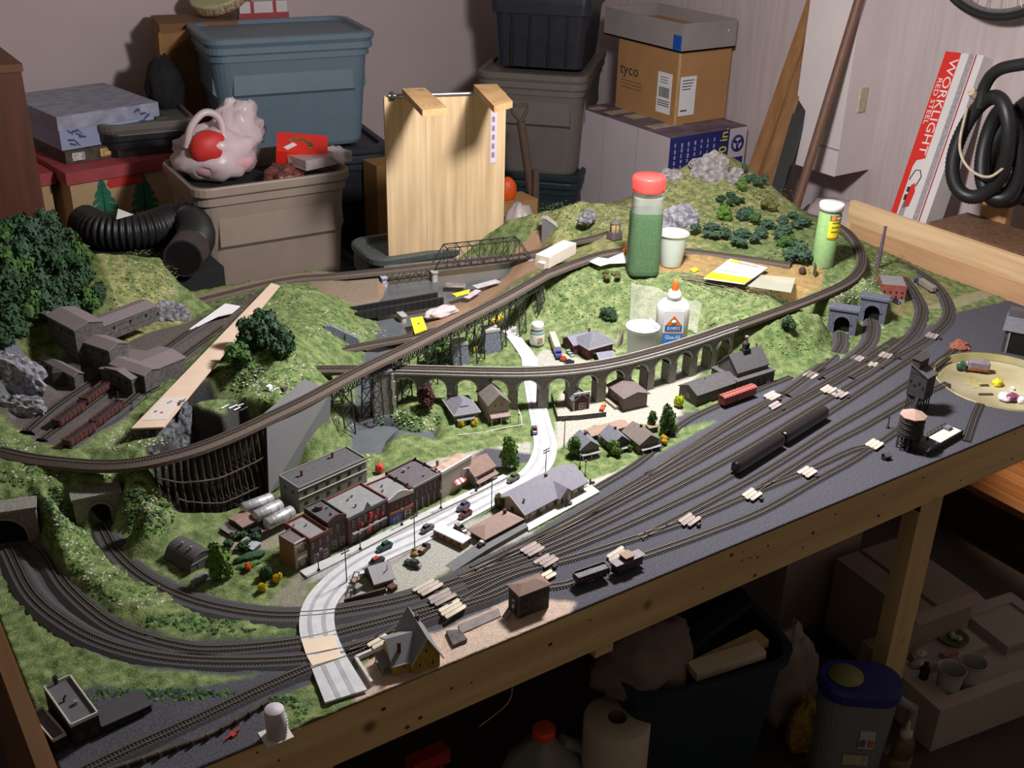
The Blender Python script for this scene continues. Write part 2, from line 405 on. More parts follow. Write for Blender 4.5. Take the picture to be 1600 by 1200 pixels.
# grey lid of a tub behind the bag
tub('storage_tub','grey-brown lidded tub standing behind the white bag at the left','tub',(1.02,3.72,-0.22),radians(-6),0.30,0.34,0.36,M_black,M_taupe_d,'lidded storage tubs')
MB().box(-0.16,-0.18,0,0.16,0.18,0.495).build('black_crate',M_blackm,None,(1.02,3.72,FLOOR),radians(-6))
tag(bpy.data.objects['black_crate'],'black crate under the grey-brown lidded tub','crate')
crumple('dark_cloth',M_blackm,None,(1.135,3.78,0.225),(0.06,0.05,0.10),8)
tag(bpy.data.objects['dark_cloth'],'crumpled black cloth bag against the back wall beside the cardboard box','bag')
# tall cardboard box behind the blue tub, tin, gift bag
t=thing('cardboard_box','tall open cardboard box behind the left end of the blue tub','box',(1.29,3.91,-0.10),radians(-10))
MB().box(-0.12,-0.10,0,0.14,0.10,0.52).build('box_body',mk('dull_cardboard',(0.22,0.11,0.05),0.85,0.1,15),t)
f=MB();f.add([(-0.13,-0.102,0.40),(-0.02,-0.102,0.44),(-0.01,-0.16,0.51),(-0.13,-0.14,0.50)],[(0,1,2,3)]);f.add([(-0.13,-0.104,0.40),(-0.02,-0.104,0.44),(-0.01,-0.163,0.51),(-0.13,-0.143,0.50)],[(3,2,1,0)]);f.build('flap',M_cardb,t)
MB().box(-0.16,-0.10,-0.62,0.14,0.10,0.0).build('lower_carton',mk('dull_cardboard',(0.22,0.11,0.05)),t)
p=W(342,8,0.47)
t=thing('biscuit_tin','round tin lid with a pale green top and patterned rim, tilted on the cardboard box','tin',(p.x+0.045,p.y+0.10,0.465))
t.rotation_euler=(radians(10),radians(-20),0)
MB().lathe([(0.0,0),(0.098,0),(0.10,0.002),(0.10,0.032),(0.098,0.034),(0,0.034)],36).build('tin_side',mk('patterned_rim',(0.45,0.22,0.14),0.5,0.7,120,col2=(0.65,0.5,0.3)),t)
MB().lathe([(0.0,0.0352),(0.09,0.0352),(0.1005,0.034),(0.1015,0.030),(0.1005,0.028)],36).build('tin_top',mk('pale_green_tin',(0.50,0.52,0.28),0.4,0.1,20),t)
t=thing('gift_bag','white and red gift box with a red ribbon handle behind the blue tub lid','box',(1.56,3.95,0.30),radians(-8))
MB().box(-0.085,-0.04,0,0.085,0.04,0.16).build('box_body',M_white,t)
for x in(-0.04,0.04):MB().box(x-0.006,-0.042,0,x+0.006,-0.04,0.16).build('ribbon',M_redbox,t)
MB().box(-0.09,-0.0425,0.10,0.09,-0.04,0.122).build('ribbon',M_redbox,t)
MB().tube([(-0.045+0.0225*i*1.0,-0.03,0.16+0.055*sin(pi*i/4))for i in range(5)],0.004,6).build('handle',M_redbox,t)
MB().box(-0.1,-0.05,-1.02,0.1,0.05,0.0).build('carton_below',M_cardb,t)
# ---- corrugated duct hose
px=[(132,348),(158,360),(200,362),(240,357),(272,346),(298,349),(306,372),(286,404)]
pts=spline([tuple(W(x,y,0.02))for x,y in px],0.0028)
n=len(pts)
t=thing('duct_hose','black corrugated dust hose curled in front of the tree box','hose',tuple(pts[n//2]))
t['_']=0;del t['_']
off=Vector(t.location)
MB().tube([p-off for p in pts],lambda i:(0.048+0.004*sin(i*1.25))if i<n-26 else 0.046,16).build('corrugated_tube',M_black,t)
MB().tube([p-off for p in pts[-30:]],0.051,16).build('end_collar',mk('brown_black_plastic',(0.04,0.032,0.03),0.4),t)
q=W(192,337,0.07)
lb=MB().add([(-0.022,0,-0.012),(0.026,0,-0.006),(-0.012,0.004,0.016)],[(0,1,2)]);lb.build('white_sticker',M_white,t,(q-off)+Vector((0,-0.012,0.008)))
MB().box(-0.26,-0.17,0,0.12,0.16,0.69).build('black_chest',M_blackm,None,(0.80,2.90,FLOOR));tag(bpy.data.objects['black_chest'],'black chest carrying the corrugated hose behind the layout','chest')
# ---- pine panel with two feet, standing behind the layout
zt=0.40
A=W(600,152,zt);B=W(791,146,zt);u=(B-A).normalized();Lp=(B-A).length
t=thing('pine_panel','pale pine shelf unit standing on end with two brackets on top','shelf',(A.x,A.y,FLOOR),atan2(u.y,u.x))
hh=zt-FLOOR
for i in range(3):
 MB().box(Lp*i/3+0.0003,0,0,Lp*(i+1)/3-0.0003,0.018,hh).build('panel_board',M_pine,t)
MB().cyl((0.012,-0.004,hh+0.004),(Lp*0.77,-0.004,hh+0.004),0.005,n=8).build('metal_rod',M_metal,t)
MB().cyl((0.02,-0.012,hh-0.004),(0.02,0.0,hh+0.012),0.006,n=6).build('rod_clip',M_ink,t)
for px4 in(((628,138),(664,137),(699,168),(660,172)),((740,132),(776,131),(801,158),(772,166))):
 P4=[W(x,y,zt+0.03)for x,y in px4]
 inv=t.matrix_basis.inverted()if False else(Matrix.Translation(t.location)@Matrix.Rotation(t.rotation_euler.z,4,'Z')).inverted()
 loc=[inv@p for p in P4]
 m=MB();pl=[(p.x,p.y)for p in loc]
 if sum(pl[i][0]*pl[(i+1)%4][1]-pl[(i+1)%4][0]*pl[i][1]for i in range(4))<0:pl=pl[::-1]
 m.prism(pl,hh+0.014,hh+0.030);m.build('foot_board',wood('foot_pine',(0.52,0.30,0.13),(0.60,0.38,0.18),(6,6,6),3.0),t)
 sc=MB()
 for k in range(3):q=loc[2].lerp(loc[3],0.2+0.3*k).lerp(loc[0],0.15);sc.cyl((q.x,q.y,hh+0.030),(q.x,q.y,hh+0.0308),0.0025,n=6)
 sc.build('screw_heads',M_metal,t)
MB().box(Lp-0.042,-0.0015,hh-0.185,Lp-0.024,0,hh-0.045).build('paper_label',mk('lilac_paper',(0.66,0.56,0.66),0.8,0.04,30),t)
mm=MB()
for k in range(5):mm.box(Lp-0.038,-0.002,hh-0.17+k*0.024,Lp-0.030,-0.0015,hh-0.156+k*0.024)
mm.build('label_print',mk('grey_ink',(0.25,0.2,0.28),0.8),t)
# teal tub lid lying at the panel's foot (behind the table edge)
tub('storage_tub','grey-green lidded tub behind the bridge at the foot of the pine panel','tub',(1.52,2.63,FLOOR),radians(-6),0.47,0.20,0.665,M_dark_teal,mk('grey_green_plastic',(0.07,0.085,0.08),0.45),'lidded storage tubs')
# ---- stack in the corner: taupe tub, black crate, dark tub
ST=Vector((2.525,3.545,0));rzs=radians(-45)
tub('storage_tub','grey-taupe lidded tub in the room corner under the black crate','tub',(ST.x,ST.y,-0.13),rzs,0.40,0.60,0.34,M_taupe_d,M_taupe_d,'lidded storage tubs')
tub('storage_tub','black-green tub on the floor in the room corner','tub',(ST.x-0.02,ST.y-0.02,-0.49),rzs,0.40,0.60,0.345,M_dark_teal,M_dark_teal,'lidded storage tubs')
MB().box(-0.22,-0.3,0,0.22,0.3,0.225).build('floor_crate',M_blackm,None,(ST.x-0.02,ST.y-0.02,FLOOR),rzs);tag(bpy.data.objects['floor_crate'],'flat black crate at the bottom of the corner stack','crate')
t=thing('ribbed_crate','black ribbed plastic crate on top of the grey-taupe corner tub','crate',(ST.x+0.012,ST.y-.008,0.247),rzs)
k=lambda z,s:rrect(0.35*s,0.46*s,0.03,z)
M_navyb=mk('navy_black_plastic',(0.022,0.024,0.036),0.4,0.15,30)
MB().loft([k(0,0.90),k(0.19,0.97),k(0.19,1.03),k(0.23,1.04),k(0.30,1.04)]).build('crate_body',M_navyb,t)
for x in(-0.10,-0.035,0.035,0.10):
 MB().box(x-0.003,-0.232,0.012,x+0.003,-0.205,0.19).build('rib',M_blackm,t)
# ---- shovel with a D handle
p0=WY(814,190,3.02);p1=WY(832,312,3.02)
t=thing('shovel','brown spade with a D handle leaning in front of the dark corner tub','shovel',(p0 .x,p0 .y,0))
d=(p0-p1).normalized()
q0=Vector((0,0,p0 .z));q1=q0-d*0.85
M_rust=mk('worn_brown_wood',(0.10,0.06,0.045),0.7,0.2,30)
MB().cyl(q0,q1,0.014,0.016,10).build('shaft',M_rust,t)
hx=(B-A).normalized()
gr=MB();gr.tube([q0,q0+hx*-0.022+d*0.03,q0+hx*-0.032+d*0.055,q0+hx*0.032+d*0.055,q0+hx*0.022+d*0.03,q0],0.006,6);gr.build('d_handle',M_rust,t)
bl=MB();bl.x=Matrix.Translation(q1)@Matrix.Rotation(radians(-30),4,'Z');bl.prism([(-0.09,0.05),(0.09,0.05),(0.09,-0.14),(0,-0.20),(-0.09,-0.14)],-0.003,0.003,axis='y');bl.build('blade',M_metal,t)
MB().cyl(q0+Vector((0.045,-0.03,-0.16)),q0+Vector((0.07,-0.03,-0.95)),0.012,n=8).build('second_stick',M_rust,t)
p=WY(793,288,3.0)
tag(crumple('orange_bucket',mk('orange_plastic',(0.75,0.10,0.01),0.5),None,(p.x,p.y,p.z-0.02),(0.032,0.03,0.045),1,amp=0.03),'small orange plastic pot behind the right edge of the pine panel','pot')
MB().box(-0.06,-0.05,0,0.09,0.05,p.z-0.05-FLOOR).build('brown_carton',M_cardb,None,(p.x,p.y,FLOOR));tag(bpy.data.objects['brown_carton'],'brown carton behind the pine panel holding the orange pot','box')
p=WY(808,345,2.75)
tag(crumple('plastic_sack',mk('dull_white_plastic',(0.50,0.42,0.41),0.4,0.08,20,0.3),None,(p.x+0.01,p.y,p.z-0.05),(0.055,0.06,0.105),6,amp=0.12),'dull white plastic sack between the pine panel and the back hill','sack')
MB().box(-0.08,-0.06,0,0.10,0.09,p.z-0.12-FLOOR).build('grey_carton',M_taupe_d,None,(p.x+0.01,p.y,FLOOR));tag(bpy.data.objects['grey_carton'],'grey carton under the white plastic sack','box')
# small dark things between taupe tub and pine panel
MB().box(-0.05,-0.05,0,0.08,0.05,0.72).build('tan_carton',mk('ochre_card',(0.30,0.17,0.05),0.8),None,(1.72,3.35,FLOOR));tag(bpy.data.objects['tan_carton'],'ochre carton between the dark tub and the pine panel','box')
# ---- saw carton, shipping carton, grey tray
t=thing('saw_carton','big white and navy carton with printing under the shipping box','box',(2.53,2.805,FLOOR))
Lx,Ly,Hz=0.36,0.52,0.10-FLOOR
MB().box(0,0,0,Lx,Ly,Hz).build('box_body',mk('white_lilac_card',(0.60,0.52,0.55),0.8,0.05,6),t)
MB().box(0,-0.002,0.2,Lx*0.76,0,Hz).build('navy_panel',mk('navy_print',(0.02,0.025,0.16),0.6),t)
MB().box(0.0,0.0,Hz,Lx,Ly,Hz+0.002).build('top_print',mk('purple_grey_print',(0.16,0.11,0.14),0.7,0.4,12),t)
for k,(x,y,w,dpt)in enumerate(((0.03,0.36,0.10,0.05),(0.06,0.27,0.08,0.06),(0.03,0.12,0.13,0.05),(0.02,0.45,0.06,0.04))):
 MB().box(x,y,Hz+0.002,x+w,y+dpt,Hz+0.0026).build('top_patch',mk('tan_print',(0.45,0.38,0.28),0.7,0.3,60),t)
M_yel=mk('yellow_print',(0.9,0.75,0.03),0.6,0.02)
text('size_lettering','10 in.',0.052,M_yel,t,(Lx*0.69,-0.0025,Hz-0.05),(pi/2,-pi/2,0),0.0003)
mm=MB()
for c in range(7):
 x=0.02+0.03*c
 for k in range(6):
  z=Hz-0.02-0.02*k-rnd.uniform(0,0.004);mm.box(x,-0.0026,z-rnd.uniform(0.011,0.016),x+rnd.uniform(0.005,0.008),-0.002,z)
tag(mm.build('small_print',mk('pale_blue_ink',(0.35,0.35,0.55),0.7),t),kind='stuff')
ring=MB();ring.x=Matrix.Translation((Lx*0.88,-0.001,Hz-0.055))@Matrix.Rotation(pi/2,4,'X')
ring.lathe([(0.022,0),(0.030,0),(0.030,0.002),(0.022,0.002)],24);
for a in(0.5,2.6,4.7):ring.cbox((0.012*cos(a),0.012*sin(a),0),(0.018,0.010,0.002),a)
ring.build('blade_emblem',mk('navy_print',(0.02,0.025,0.16)),t)
MB().box(Lx*0.79,-0.002,Hz-0.17,Lx*0.97,0,Hz-0.105).build('emblem_panel',mk('navy_print',(0.02,0.025,0.16)),t)
text('emblem_lettering','XL',0.045,M_paper,t,(Lx*0.88,-0.0025,Hz-0.137),(pi/2,0,0))
for y in(0.17,0.36):MB().box(-0.001,y,0,0,y+0.002,Hz).build('seam',mk('seam_grey',(0.35,0.3,0.32),0.8),t)
t=thing('shipping_carton','brown cardboard shipping carton with black lettering and two white labels','box',(2.655,2.93,0.1032))
MB().box(0,0,0,0.24,0.335,0.25).build('box_body',M_cardb,t)
MB().box(-0.0006,-0.0006,0,0.006,0.006,0.25).build('edge_tape',mk('light_kraft',(0.62,0.38,0.18),0.6),t)
text('lettering','tyco',0.055,M_ink,t,(-0.001,0.265,0.145),(pi/2,0,-pi/2),0.0003,1.1)
mm=MB()
for k in range(3):mm.box(-0.001,0.19-0.0*k,0.105-0.012*k,0,0.31,0.108-0.012*k)
mm.build('small_lettering',mk('brown_ink',(0.2,0.1,0.06),0.8),t)
lb=MB().box(-0.0012,0.03,0.03,0,0.105,0.17).build('paper_label',M_paper,t)
mm=MB();y=0.04
while y<0.095:w=rnd.uniform(0.001,0.003);mm.box(-0.0018,y,0.085,-0.0012,y+w,0.12);y+=w+rnd.uniform(0.001,0.003)
for k in range(3):mm.box(-0.0018,0.036,0.055+0.008*k,-0.0012,0.098,0.058+0.008*k);mm.box(-0.0018,0.05,0.135+0.009*k,-0.0012,0.09,0.137+0.009*k)
mm.build('barcode_print',M_ink,lb)
lb=MB().box(0.012,-0.0012,0.03,0.085,0,0.165).build('paper_label',M_paper,t)
mm=MB()
for k in range(4):mm.box(0.02,-0.0018,0.15-0.01*k,0.075-0.005*k,-0.0012,0.153-0.01*k)
mm.box(0.02,-0.0018,0.045,0.05,-0.0012,0.05);mm.build('label_print',M_ink,lb)
t=thing('grey_tray','open grey cardboard tray with a blue tape tab on the shipping carton','tray',(2.645,2.915,0.3545))
M_greyc=mk('grey_card',(0.30,0.265,0.26),0.8,0.06,15)
Lx,Ly,Hz,tk=0.25,0.43,0.095,0.005
MB().box(0,0,0,Lx,Ly,tk).build('tray_floor',M_cardb,t)
for a in((0,0,0,Lx,tk,Hz),(0,Ly-tk,0,Lx,Ly,Hz),(0,tk,0,tk,Ly-tk,Hz),(Lx-tk,tk,0,Lx,Ly-tk,Hz)):MB().box(*a).build('tray_side',M_greyc,t)
MB().box(tk,tk*1.2,tk,Lx-tk*1.2,Ly-tk*1.2,Hz*0.55).build('card_filling',M_cardb,t)
MB().box(0.03,0.20,Hz*0.55,0.16,0.37,Hz*0.58).build('white_sheet',M_white,t)
MB().box(-0.001,0.004,0.004,0,0.045,0.055).build('blue_tape',mk('blue_tape',(0.01,0.08,0.42),0.6),t)
for y,x in((-0.001,0.21),):MB().cyl((x,-0.002,0.06),(x,0,0.06),0.003,n=8).build('staple',M_paper,t)
# ---- right wall: white post box, pole, planks, work light carton, hose, wheel
t=thing('wall_box','white boxed-in duct fixed high on the right wall','duct',(2.79,2.305,0.056))
M_whitebox=mk('white_boarding',(0.70,0.62,0.62),0.8,0.05,8)
MB().box(0,0,0,0.16,0.20,1.6).build('boarding',M_whitebox,t)
MB().box(-0.004,0.0,0.085,0,0.11,0.088).build('seam',mk('seam_grey',(0.35,0.3,0.32)),t)
o=MB().box(0.055,-0.006,0.20,0.085,0,0.275).build('blank_outlet_plate',mk('beige_plate',(0.50,0.45,0.30),0.5),t)
MB().box(0.0,0.0,0,0.16,0.001,0.002).build('lower_edge',M_white,t)
pa=WX(1350,-25,2.78);pb=WX(1243,325,2.62)
d=(pa-pb).normalized()
t=thing('pole','brown wooden pole leaning across the white boxed-in duct','pole',tuple(pb-d*0.7))
MB().cyl((0,0,0),(pa-pb)+d*1.0,0.0145,n=12).build('shaft',mk('brown_dowel',(0.17,0.085,0.055),0.55,0.15,40,stretch=(4,4,0.5)),t)
for k,(bx,by,tx,ty,w,mat,lab)in enumerate(((1182,262,1262,35,0.05,wood('plank_a',(0.30,0.14,0.05),(0.36,0.18,0.07),(10,10,0.6),4),'wide brown plank leaning in the corner beside the white duct, leftmost of three'),(1205,270,1270,60,0.045,wood('plank_b',(0.24,0.11,0.045),(0.31,0.15,0.06),(10,10,0.6),4),'brown plank leaning between the wide plank and the black pipe'),(1222,275,1275,90,0.04,M_black,'black pipe-like board leaning nearest the white duct'))):
 pa=WX(tx,ty,2.86);pb=WX(bx,by,2.71)
 dv=(pa-pb).normalized();ln=(pa-pb).length
 t=thing('leaning_plank',lab,'plank',tuple(pb-dv*0.72))
 m=MB();q=dv.to_track_quat('Z','Y').to_matrix().to_4x4();m.x=q
 m.box(-w/2,-0.012,0,w/2,0.012,ln+0.9);m.build('board',mat,t)
# dust sheet lump behind the mountain
p=W(1270,330,-0.06)
tag(crumple('dust_sheet',mk('pinkish_sheet',(0.50,0.40,0.41),0.85,0.08,12,0.3),None,(2.80,2.25,-0.13),(0.11,0.17,0.12),12,amp=0.12,fold=4),'pale pink dust sheet heaped under the white duct','sheet')
MB().box(-0.12,-0.25,0,0.12,0.25,0.52).build('pale_carton',M_whitebox,None,(2.79,2.25,FLOOR));tag(bpy.data.objects['pale_carton'],'pale carton under the dust sheet behind the layout','box')
# work light carton leaning on the wall
Pt=WX(1478,80,2.90);Pt2=WX(1545,92,2.90);Pb=WX(1392,332,2.74)
up=(Pt-Pb).normalized();rt=(Pt2-Pt).normalized();rt=(rt-up*rt.dot(up)).normalized();nrm=rt.cross(up).normalized()
ln=(Pt-Pb).length
Mt=Matrix(((rt.x,up.x,nrm.x,Pb.x),(rt.y,up.y,nrm.y,Pb.y),(rt.z,up.z,nrm.z,Pb.z),(0,0,0,1)))
t=thing('work_light_carton','tall red and white work light carton leaning on the right wall','box');t.matrix_world=Mt
# local: x right, y up, z out of the wall
Wc=0.125
MB().box(0,-0.60,-0.075,Wc,ln,0).build('box_body',mk('glossy_white_card',(0.74,0.70,0.70),0.45,0.03,20),t)
m=MB();M_wred=mk('carton_red',(0.72,0.03,0.02),0.5,0.03,20)
pl=[(0,-0.60),(0.020,-0.60),(0.020,ln*0.30),(0.026,ln*0.34),(0.052,ln*0.36),(0.052,ln),(0,ln)]
m.prism(pl,0.0,0.0006);m.build('red_panel',M_wred,t)
MB().box(0.078,-0.6,0,0.096,ln,0.0006).build('grey_band',mk('silver_print',(0.38,0.34,0.36),0.4),t)
MB().box(0.099,-0.6,0,0.103,ln,0.0006).build('red_line',mk('dark_red_print',(0.40,0.02,0.03),0.5),t)
ti=text('lettering','WORKLIGHT',0.037,M_paper,t,(0.0355,ln*0.67,0.0008),(0,0,-pi/2),0.0002,1.28)
text('lettering','RED STEEL',0.021,M_paper,t,(0.0125,ln*0.70,0.0008),(0,0,-pi/2),0.0002,1.4)
# printed lamp: red head, plug and cord
m=MB();m.prism([(0.030,0.02),(0.052,0.03),(0.056,0.075),(0.046,0.10),(0.036,0.09)],0.0006,0.0010);m.build('lamp_print',M_wred,t)
m=MB();m.prism([(0.026,0.045),(0.036,0.045),(0.036,0.062),(0.026,0.062)],0.0010,0.0014);m.prism([(0.027,0.070),(0.037,0.070),(0.037,0.085),(0.027,0.085)],0.0010,0.0014);m.build('lamp_print',M_ink,t)
m=MB();m.prism([(0.022,-0.05),(0.042,-0.05),(0.045,0.03),(0.030,0.045)],0.0006,0.0010);m.build('lamp_print',mk('silver_print',(0.38,0.34,0.36)),t)
MB().tube([(0.024,0.105,0.001),(0.034,0.135,0.001),(0.050,0.138,0.001),(0.060,0.12,0.001),(0.052,0.09,0.001)],0.0016,6).build('cord_print',M_ink,t)
# coiled vacuum hose
hc=WX(1548,235,2.66)
t=thing('vacuum_hose','black ribbed vacuum hose hung in long coils on the right wall','hose',tuple(hc))
for k,(oy,oz,ry,rzz,dx,tw)in enumerate(((0.025,0.0,0.075,0.135,0.0,0.10),(-0.01,-0.015,0.055,0.115,0.035,-0.2),(-0.035,-0.005,0.075,0.145,0.07,0.25),(0.01,-0.02,0.045,0.095,0.10,0.0),(-0.05,-0.01,0.06,0.13,0.13,-0.1))):
 path=[]
 N=150
 for i in range(N+1):
  a=2*pi*i/N
  y,z=ry*sin(a),rzz*cos(a)
  path.append((dx+0.012*sin(a*2),oy+y*cos(tw)-z*sin(tw),oz+y*sin(tw)+z*cos(tw)))
 MB().tube(path,lambda i:0.0185+0.0016*(i%2),9).build('hose_coil',M_black,t)
MB().tube(spline([(0.0,0.06,0.10),(0.0,0.055,0.16),(-0.01,0.02,0.205),(-0.01,-0.06,0.235)],0.01),0.016,9).build('hose_end',M_black,t)
MB().tube(spline([(-0.03,0.075,0.10),(-0.035,0.07,0.0),(-0.035,0.03,-0.05),(-0.03,-0.03,-0.06),(0.0,-0.06,-0.02)],0.01),0.004,6).build('tie_cord',mk('beige_cord',(0.55,0.45,0.33),0.7),t)
MB().cyl((0.02,0.07,0.115),(-0.02,0.08,0.14),0.012,n=8).build('hook',mk('beige_cord',(0.55,0.45,0.33)),t)
MB().box(0.11,-0.02,-0.35,0.135,0.06,0.06).build('wooden_batten',mk('orange_batten',(0.42,0.24,0.10),0.7,0.1,20),t)
MB().box(-0.06,-0.20,FLOOR-hc.z,0.11,0.10,-0.215).build('dark_base',M_woodd,t)
# bicycle wheel
wc=WX(1575,-120,2.86)
e=WX(1545,31,2.86);rad=(Vector((0,e.y,e.z))-Vector((0,wc.y,wc.z))).length
t=thing('bicycle_wheel','bicycle wheel hanging on the right wall at the top corner','wheel',tuple(wc))
m=MB();m.tube([(0,rad*0.97*sin(2*pi*i/64),rad*0.97*cos(2*pi*i/64))for i in range(65)],rad*0.045,10);m.build('tyre',M_black,t)
m=MB();m.tube([(0,rad*0.905*sin(2*pi*i/64),rad*0.905*cos(2*pi*i/64))for i in range(65)],rad*0.03,8);m.build('rim',M_metal,t)
MB().cyl((-0.03,0,0),(0.03,0,0),0.018,n=12).build('hub',M_metal,t)
sp=MB().cyl((0,0,0.012),(0,0,rad*0.90),0.0012,n=5).mesh('spoke',M_metal)
for i in range(28):
 o=inst(sp,'spoke',t,(0.006*(1 if i%2 else-1),0,0));o.rotation_euler=(2*pi*i/28,0,0)
# ---------------------------------------------------------------- the layout: table and landscape
X0,X1,Y0,Y1=0.112,2.480,1.0335,2.482
TCX,TCY,TRD=2.060,1.1764,0.139
tbl=thing('layout_table','pine framed table carrying the model railway','table',(0,0,FLOOR))
def fz(z):return z-FLOOR
MB().box(0.06,1.0325,fz(-0.092),2.50,1.0685,fz(-0.004)).build('front_rail',M_pine_h,tbl)
KN=MB().cyl((0,-.0005,0),(0,.0005,0),1,n=8).mesh('knot',mk('knot_brown',(0.10,0.05,0.025),0.8,0.2,60))
for _ in range(34):
 r=rnd.choice((.002,.0025,.004));inst(KN,'knot',tbl,(rnd.uniform(.3,2.3),1.0325,fz(rnd.uniform(-.085,-.012))),0,(r,1,r*.8))
MB().box(0.06,2.45,fz(-0.15),2.50,2.486,fz(-0.062)).build('rear_rail',M_pine_h,tbl)
for x in(0.9,1.7):MB().box(x,1.070,fz(-0.15),x+0.036,2.449,fz(-0.063)).build('cross_joist',M_pine_h,tbl)
M_leg=wood('leg_pine',(0.60,0.42,0.19),(0.70,0.50,0.24),(12,12,0.9),3.0)
for(x,y,w)in((1.700,1.072,0.07),(0.36,1.072,0.085),(1.62,2.40,0.085),(0.40,2.40,0.085)):
 MB().box(x,y,0,x+w,y+0.036,fz(-0.094)).build('leg',M_leg,tbl)
# end boards
e0=WX(1335,316,2.484);e1=WX(1600,405,2.484)
MB().box(2.484,1.01,fz(-0.06),2.502,1.985,fz(0.112)).build('end_board',M_pine_end,tbl)
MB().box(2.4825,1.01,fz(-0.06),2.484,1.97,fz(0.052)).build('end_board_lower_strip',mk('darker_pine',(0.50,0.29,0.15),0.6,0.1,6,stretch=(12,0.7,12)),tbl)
MB().box(0.085,1.0,FLOOR+0.72,0.106,1.62,fz(0.045)).build('end_board',mk('brown_end',(0.11,0.048,0.014),0.6,0.2,6,stretch=(12,0.7,12)),tbl)
CP=[(30,872,0),(75,872,0),(60,960,0),(20,1000,0),(150,1000,0),(200,1030,0),(330,1030,0),(470,1010,0),(200,845,.0),(260,905,.0),(330,960,0),(460,965,0),(400,1000,.004),(150,850,0),(178,862,0),(196,882,0),(222,898,0),(205,838,.0),(168,836,0),(140,838,0),(1300,536,0),(1326,542,0),(1344,517,0),(1374,520,0),(1313,550,0),(1352,535,0),(120,880,.022),(180,930,.018),(260,968,.014),(350,984,.008),(45,858,0),(73,868,0),(103,917,0),(150,962,0),(196,990,0),(274,1014,0),(343,1020,0),(85,800,.066),(92,850,.036),(130,1060,.006),(260,1075,.008),(60,1060,0),(100,1190,0),(300,1190,0),(430,1150,0),(480,1085,0),(200,1090,.006),(380,1070,.004),(470,1060,.002),(218,775,.082),(230,835,.035),(250,870,.006),(270,800,.02),(300,830,.004),(350,800,.0),(0,690,.093),(0,738,.09),(60,718,.092),(60,758,.085),(120,726,.094),(120,754,.08),(200,718,.097),(195,750,.08),(230,722,.099),(236,742,.075),(60,690,.08),(120,700,.085),(190,640,.07),(250,580,.055),(100,620,.07),(160,600,.065),(20,660,.085),(50,640,.07),(0,620,.11),(0,560,.15),(35,560,.12),(60,590,.075),(0,480,.18),(60,490,.15),(130,480,.12),(200,440,.125),(250,408,.12),(278,440,.09),(262,490,.05),(290,505,.04),(150,410,.15),(0,420,.21),(70,420,.19),(180,520,.06),(330,480,.03),(330,520,.045),(300,560,.055),(250,768,.02),(290,788,.0),(330,802,-.02),(420,775,-.005),(300,765,-.05),(350,775,-.05),(395,755,-.04),(360,725,-.05),(325,735,-.05),(290,745,-.03),(225,698,.094),(258,678,.096),(296,630,.10),(280,725,.0),(306,705,-.03),(322,622,.10),(349,650,.098),(396,655,.10),(340,722,-.04),(385,738,-.03),(405,470,.06),(440,447,.085),(490,452,.065),(520,490,.045),(540,520,.02),(400,520,.11),(350,560,.085),(330,590,.09),(430,560,.115),(440,605,.108),(470,545,.105),(478,588,.09),(505,560,.07),(540,575,.05),(480,520,.09),(370,620,.098),(500,600,.08),(419,640,.103),(450,628,.105),(500,612,.10),(436,628,.104),(520,600,.05),(545,600,.02),(430,775,0),(450,760,0),(500,722,0),(452,712,-.008),(482,690,-.008),(530,690,0),(545,665,0),(548,686,.0),(545,716,.0),(600,714,0),(560,696,-.03),(625,692,-.03),(668,693,-.025),(556,705,-.02),(625,452,-.035),(700,442,-.035),(770,420,-.035),(640,480,-.035),(700,468,-.03),(612,515,-.03),(636,520,-.03),(592,560,-.03),(578,600,-.03),(575,635,-.03),(575,662,-.03),(600,682,-.03),(645,694,-.03),(590,702,-.03),(592,648,.006),(622,668,.012),(655,681,.008),(694,688,.002),(690,702,.002),(640,640,.02),(690,640,.012),(556,548,.012),(578,516,.012),(545,580,.03),(545,625,.0),(600,605,.0),(640,600,.01),(650,552,.008),(662,528,.006),(690,502,0),(730,478,.0),(760,470,.0),(300,468,.02),(440,438,.018),(520,430,.015),(592,424,.015),(596,462,-.01),(560,472,.0),(500,475,.015),(830,402,.015),(800,440,.0),(845,420,.04),(700,700,0),(760,720,0),(600,780,0),(830,640,0),(860,700,0),(960,700,0),(830,560,.004),(900,562,.004),(970,560,.004),(800,520,.005),(760,560,.004),(700,575,.004),(850,545,.006),(895,500,.02),(862,480,.035),(848,452,.07),(950,518,.014),(980,470,.05),(900,432,.085),(1000,426,.095),(1000,455,.07),(1040,545,.004),(1060,500,.045),(1100,480,.06),(1130,518,.055),(1200,494,.07),(1200,470,.075),(1150,450,.085),(1100,440,.09),(1050,400,.1),(1200,430,.09),(1280,415,.09),(1345,430,.078),(1330,390,.085),(1300,352,.09),(1110,545,.01),(1120,575,0),(1000,605,0),(900,625,0),(1225,520,.05),(1225,560,.012),(1260,582,0),(1275,545,.015),(1280,490,.06),(1340,452,.066),(1400,500,0),(1395,470,0),(1385,430,.012),(1368,398,.01),(1360,540,0),(1330,560,0),(1290,580,0),(960,388,.1),(880,412,.105),(850,428,.11),(1120,395,.1),(1240,400,.092),]
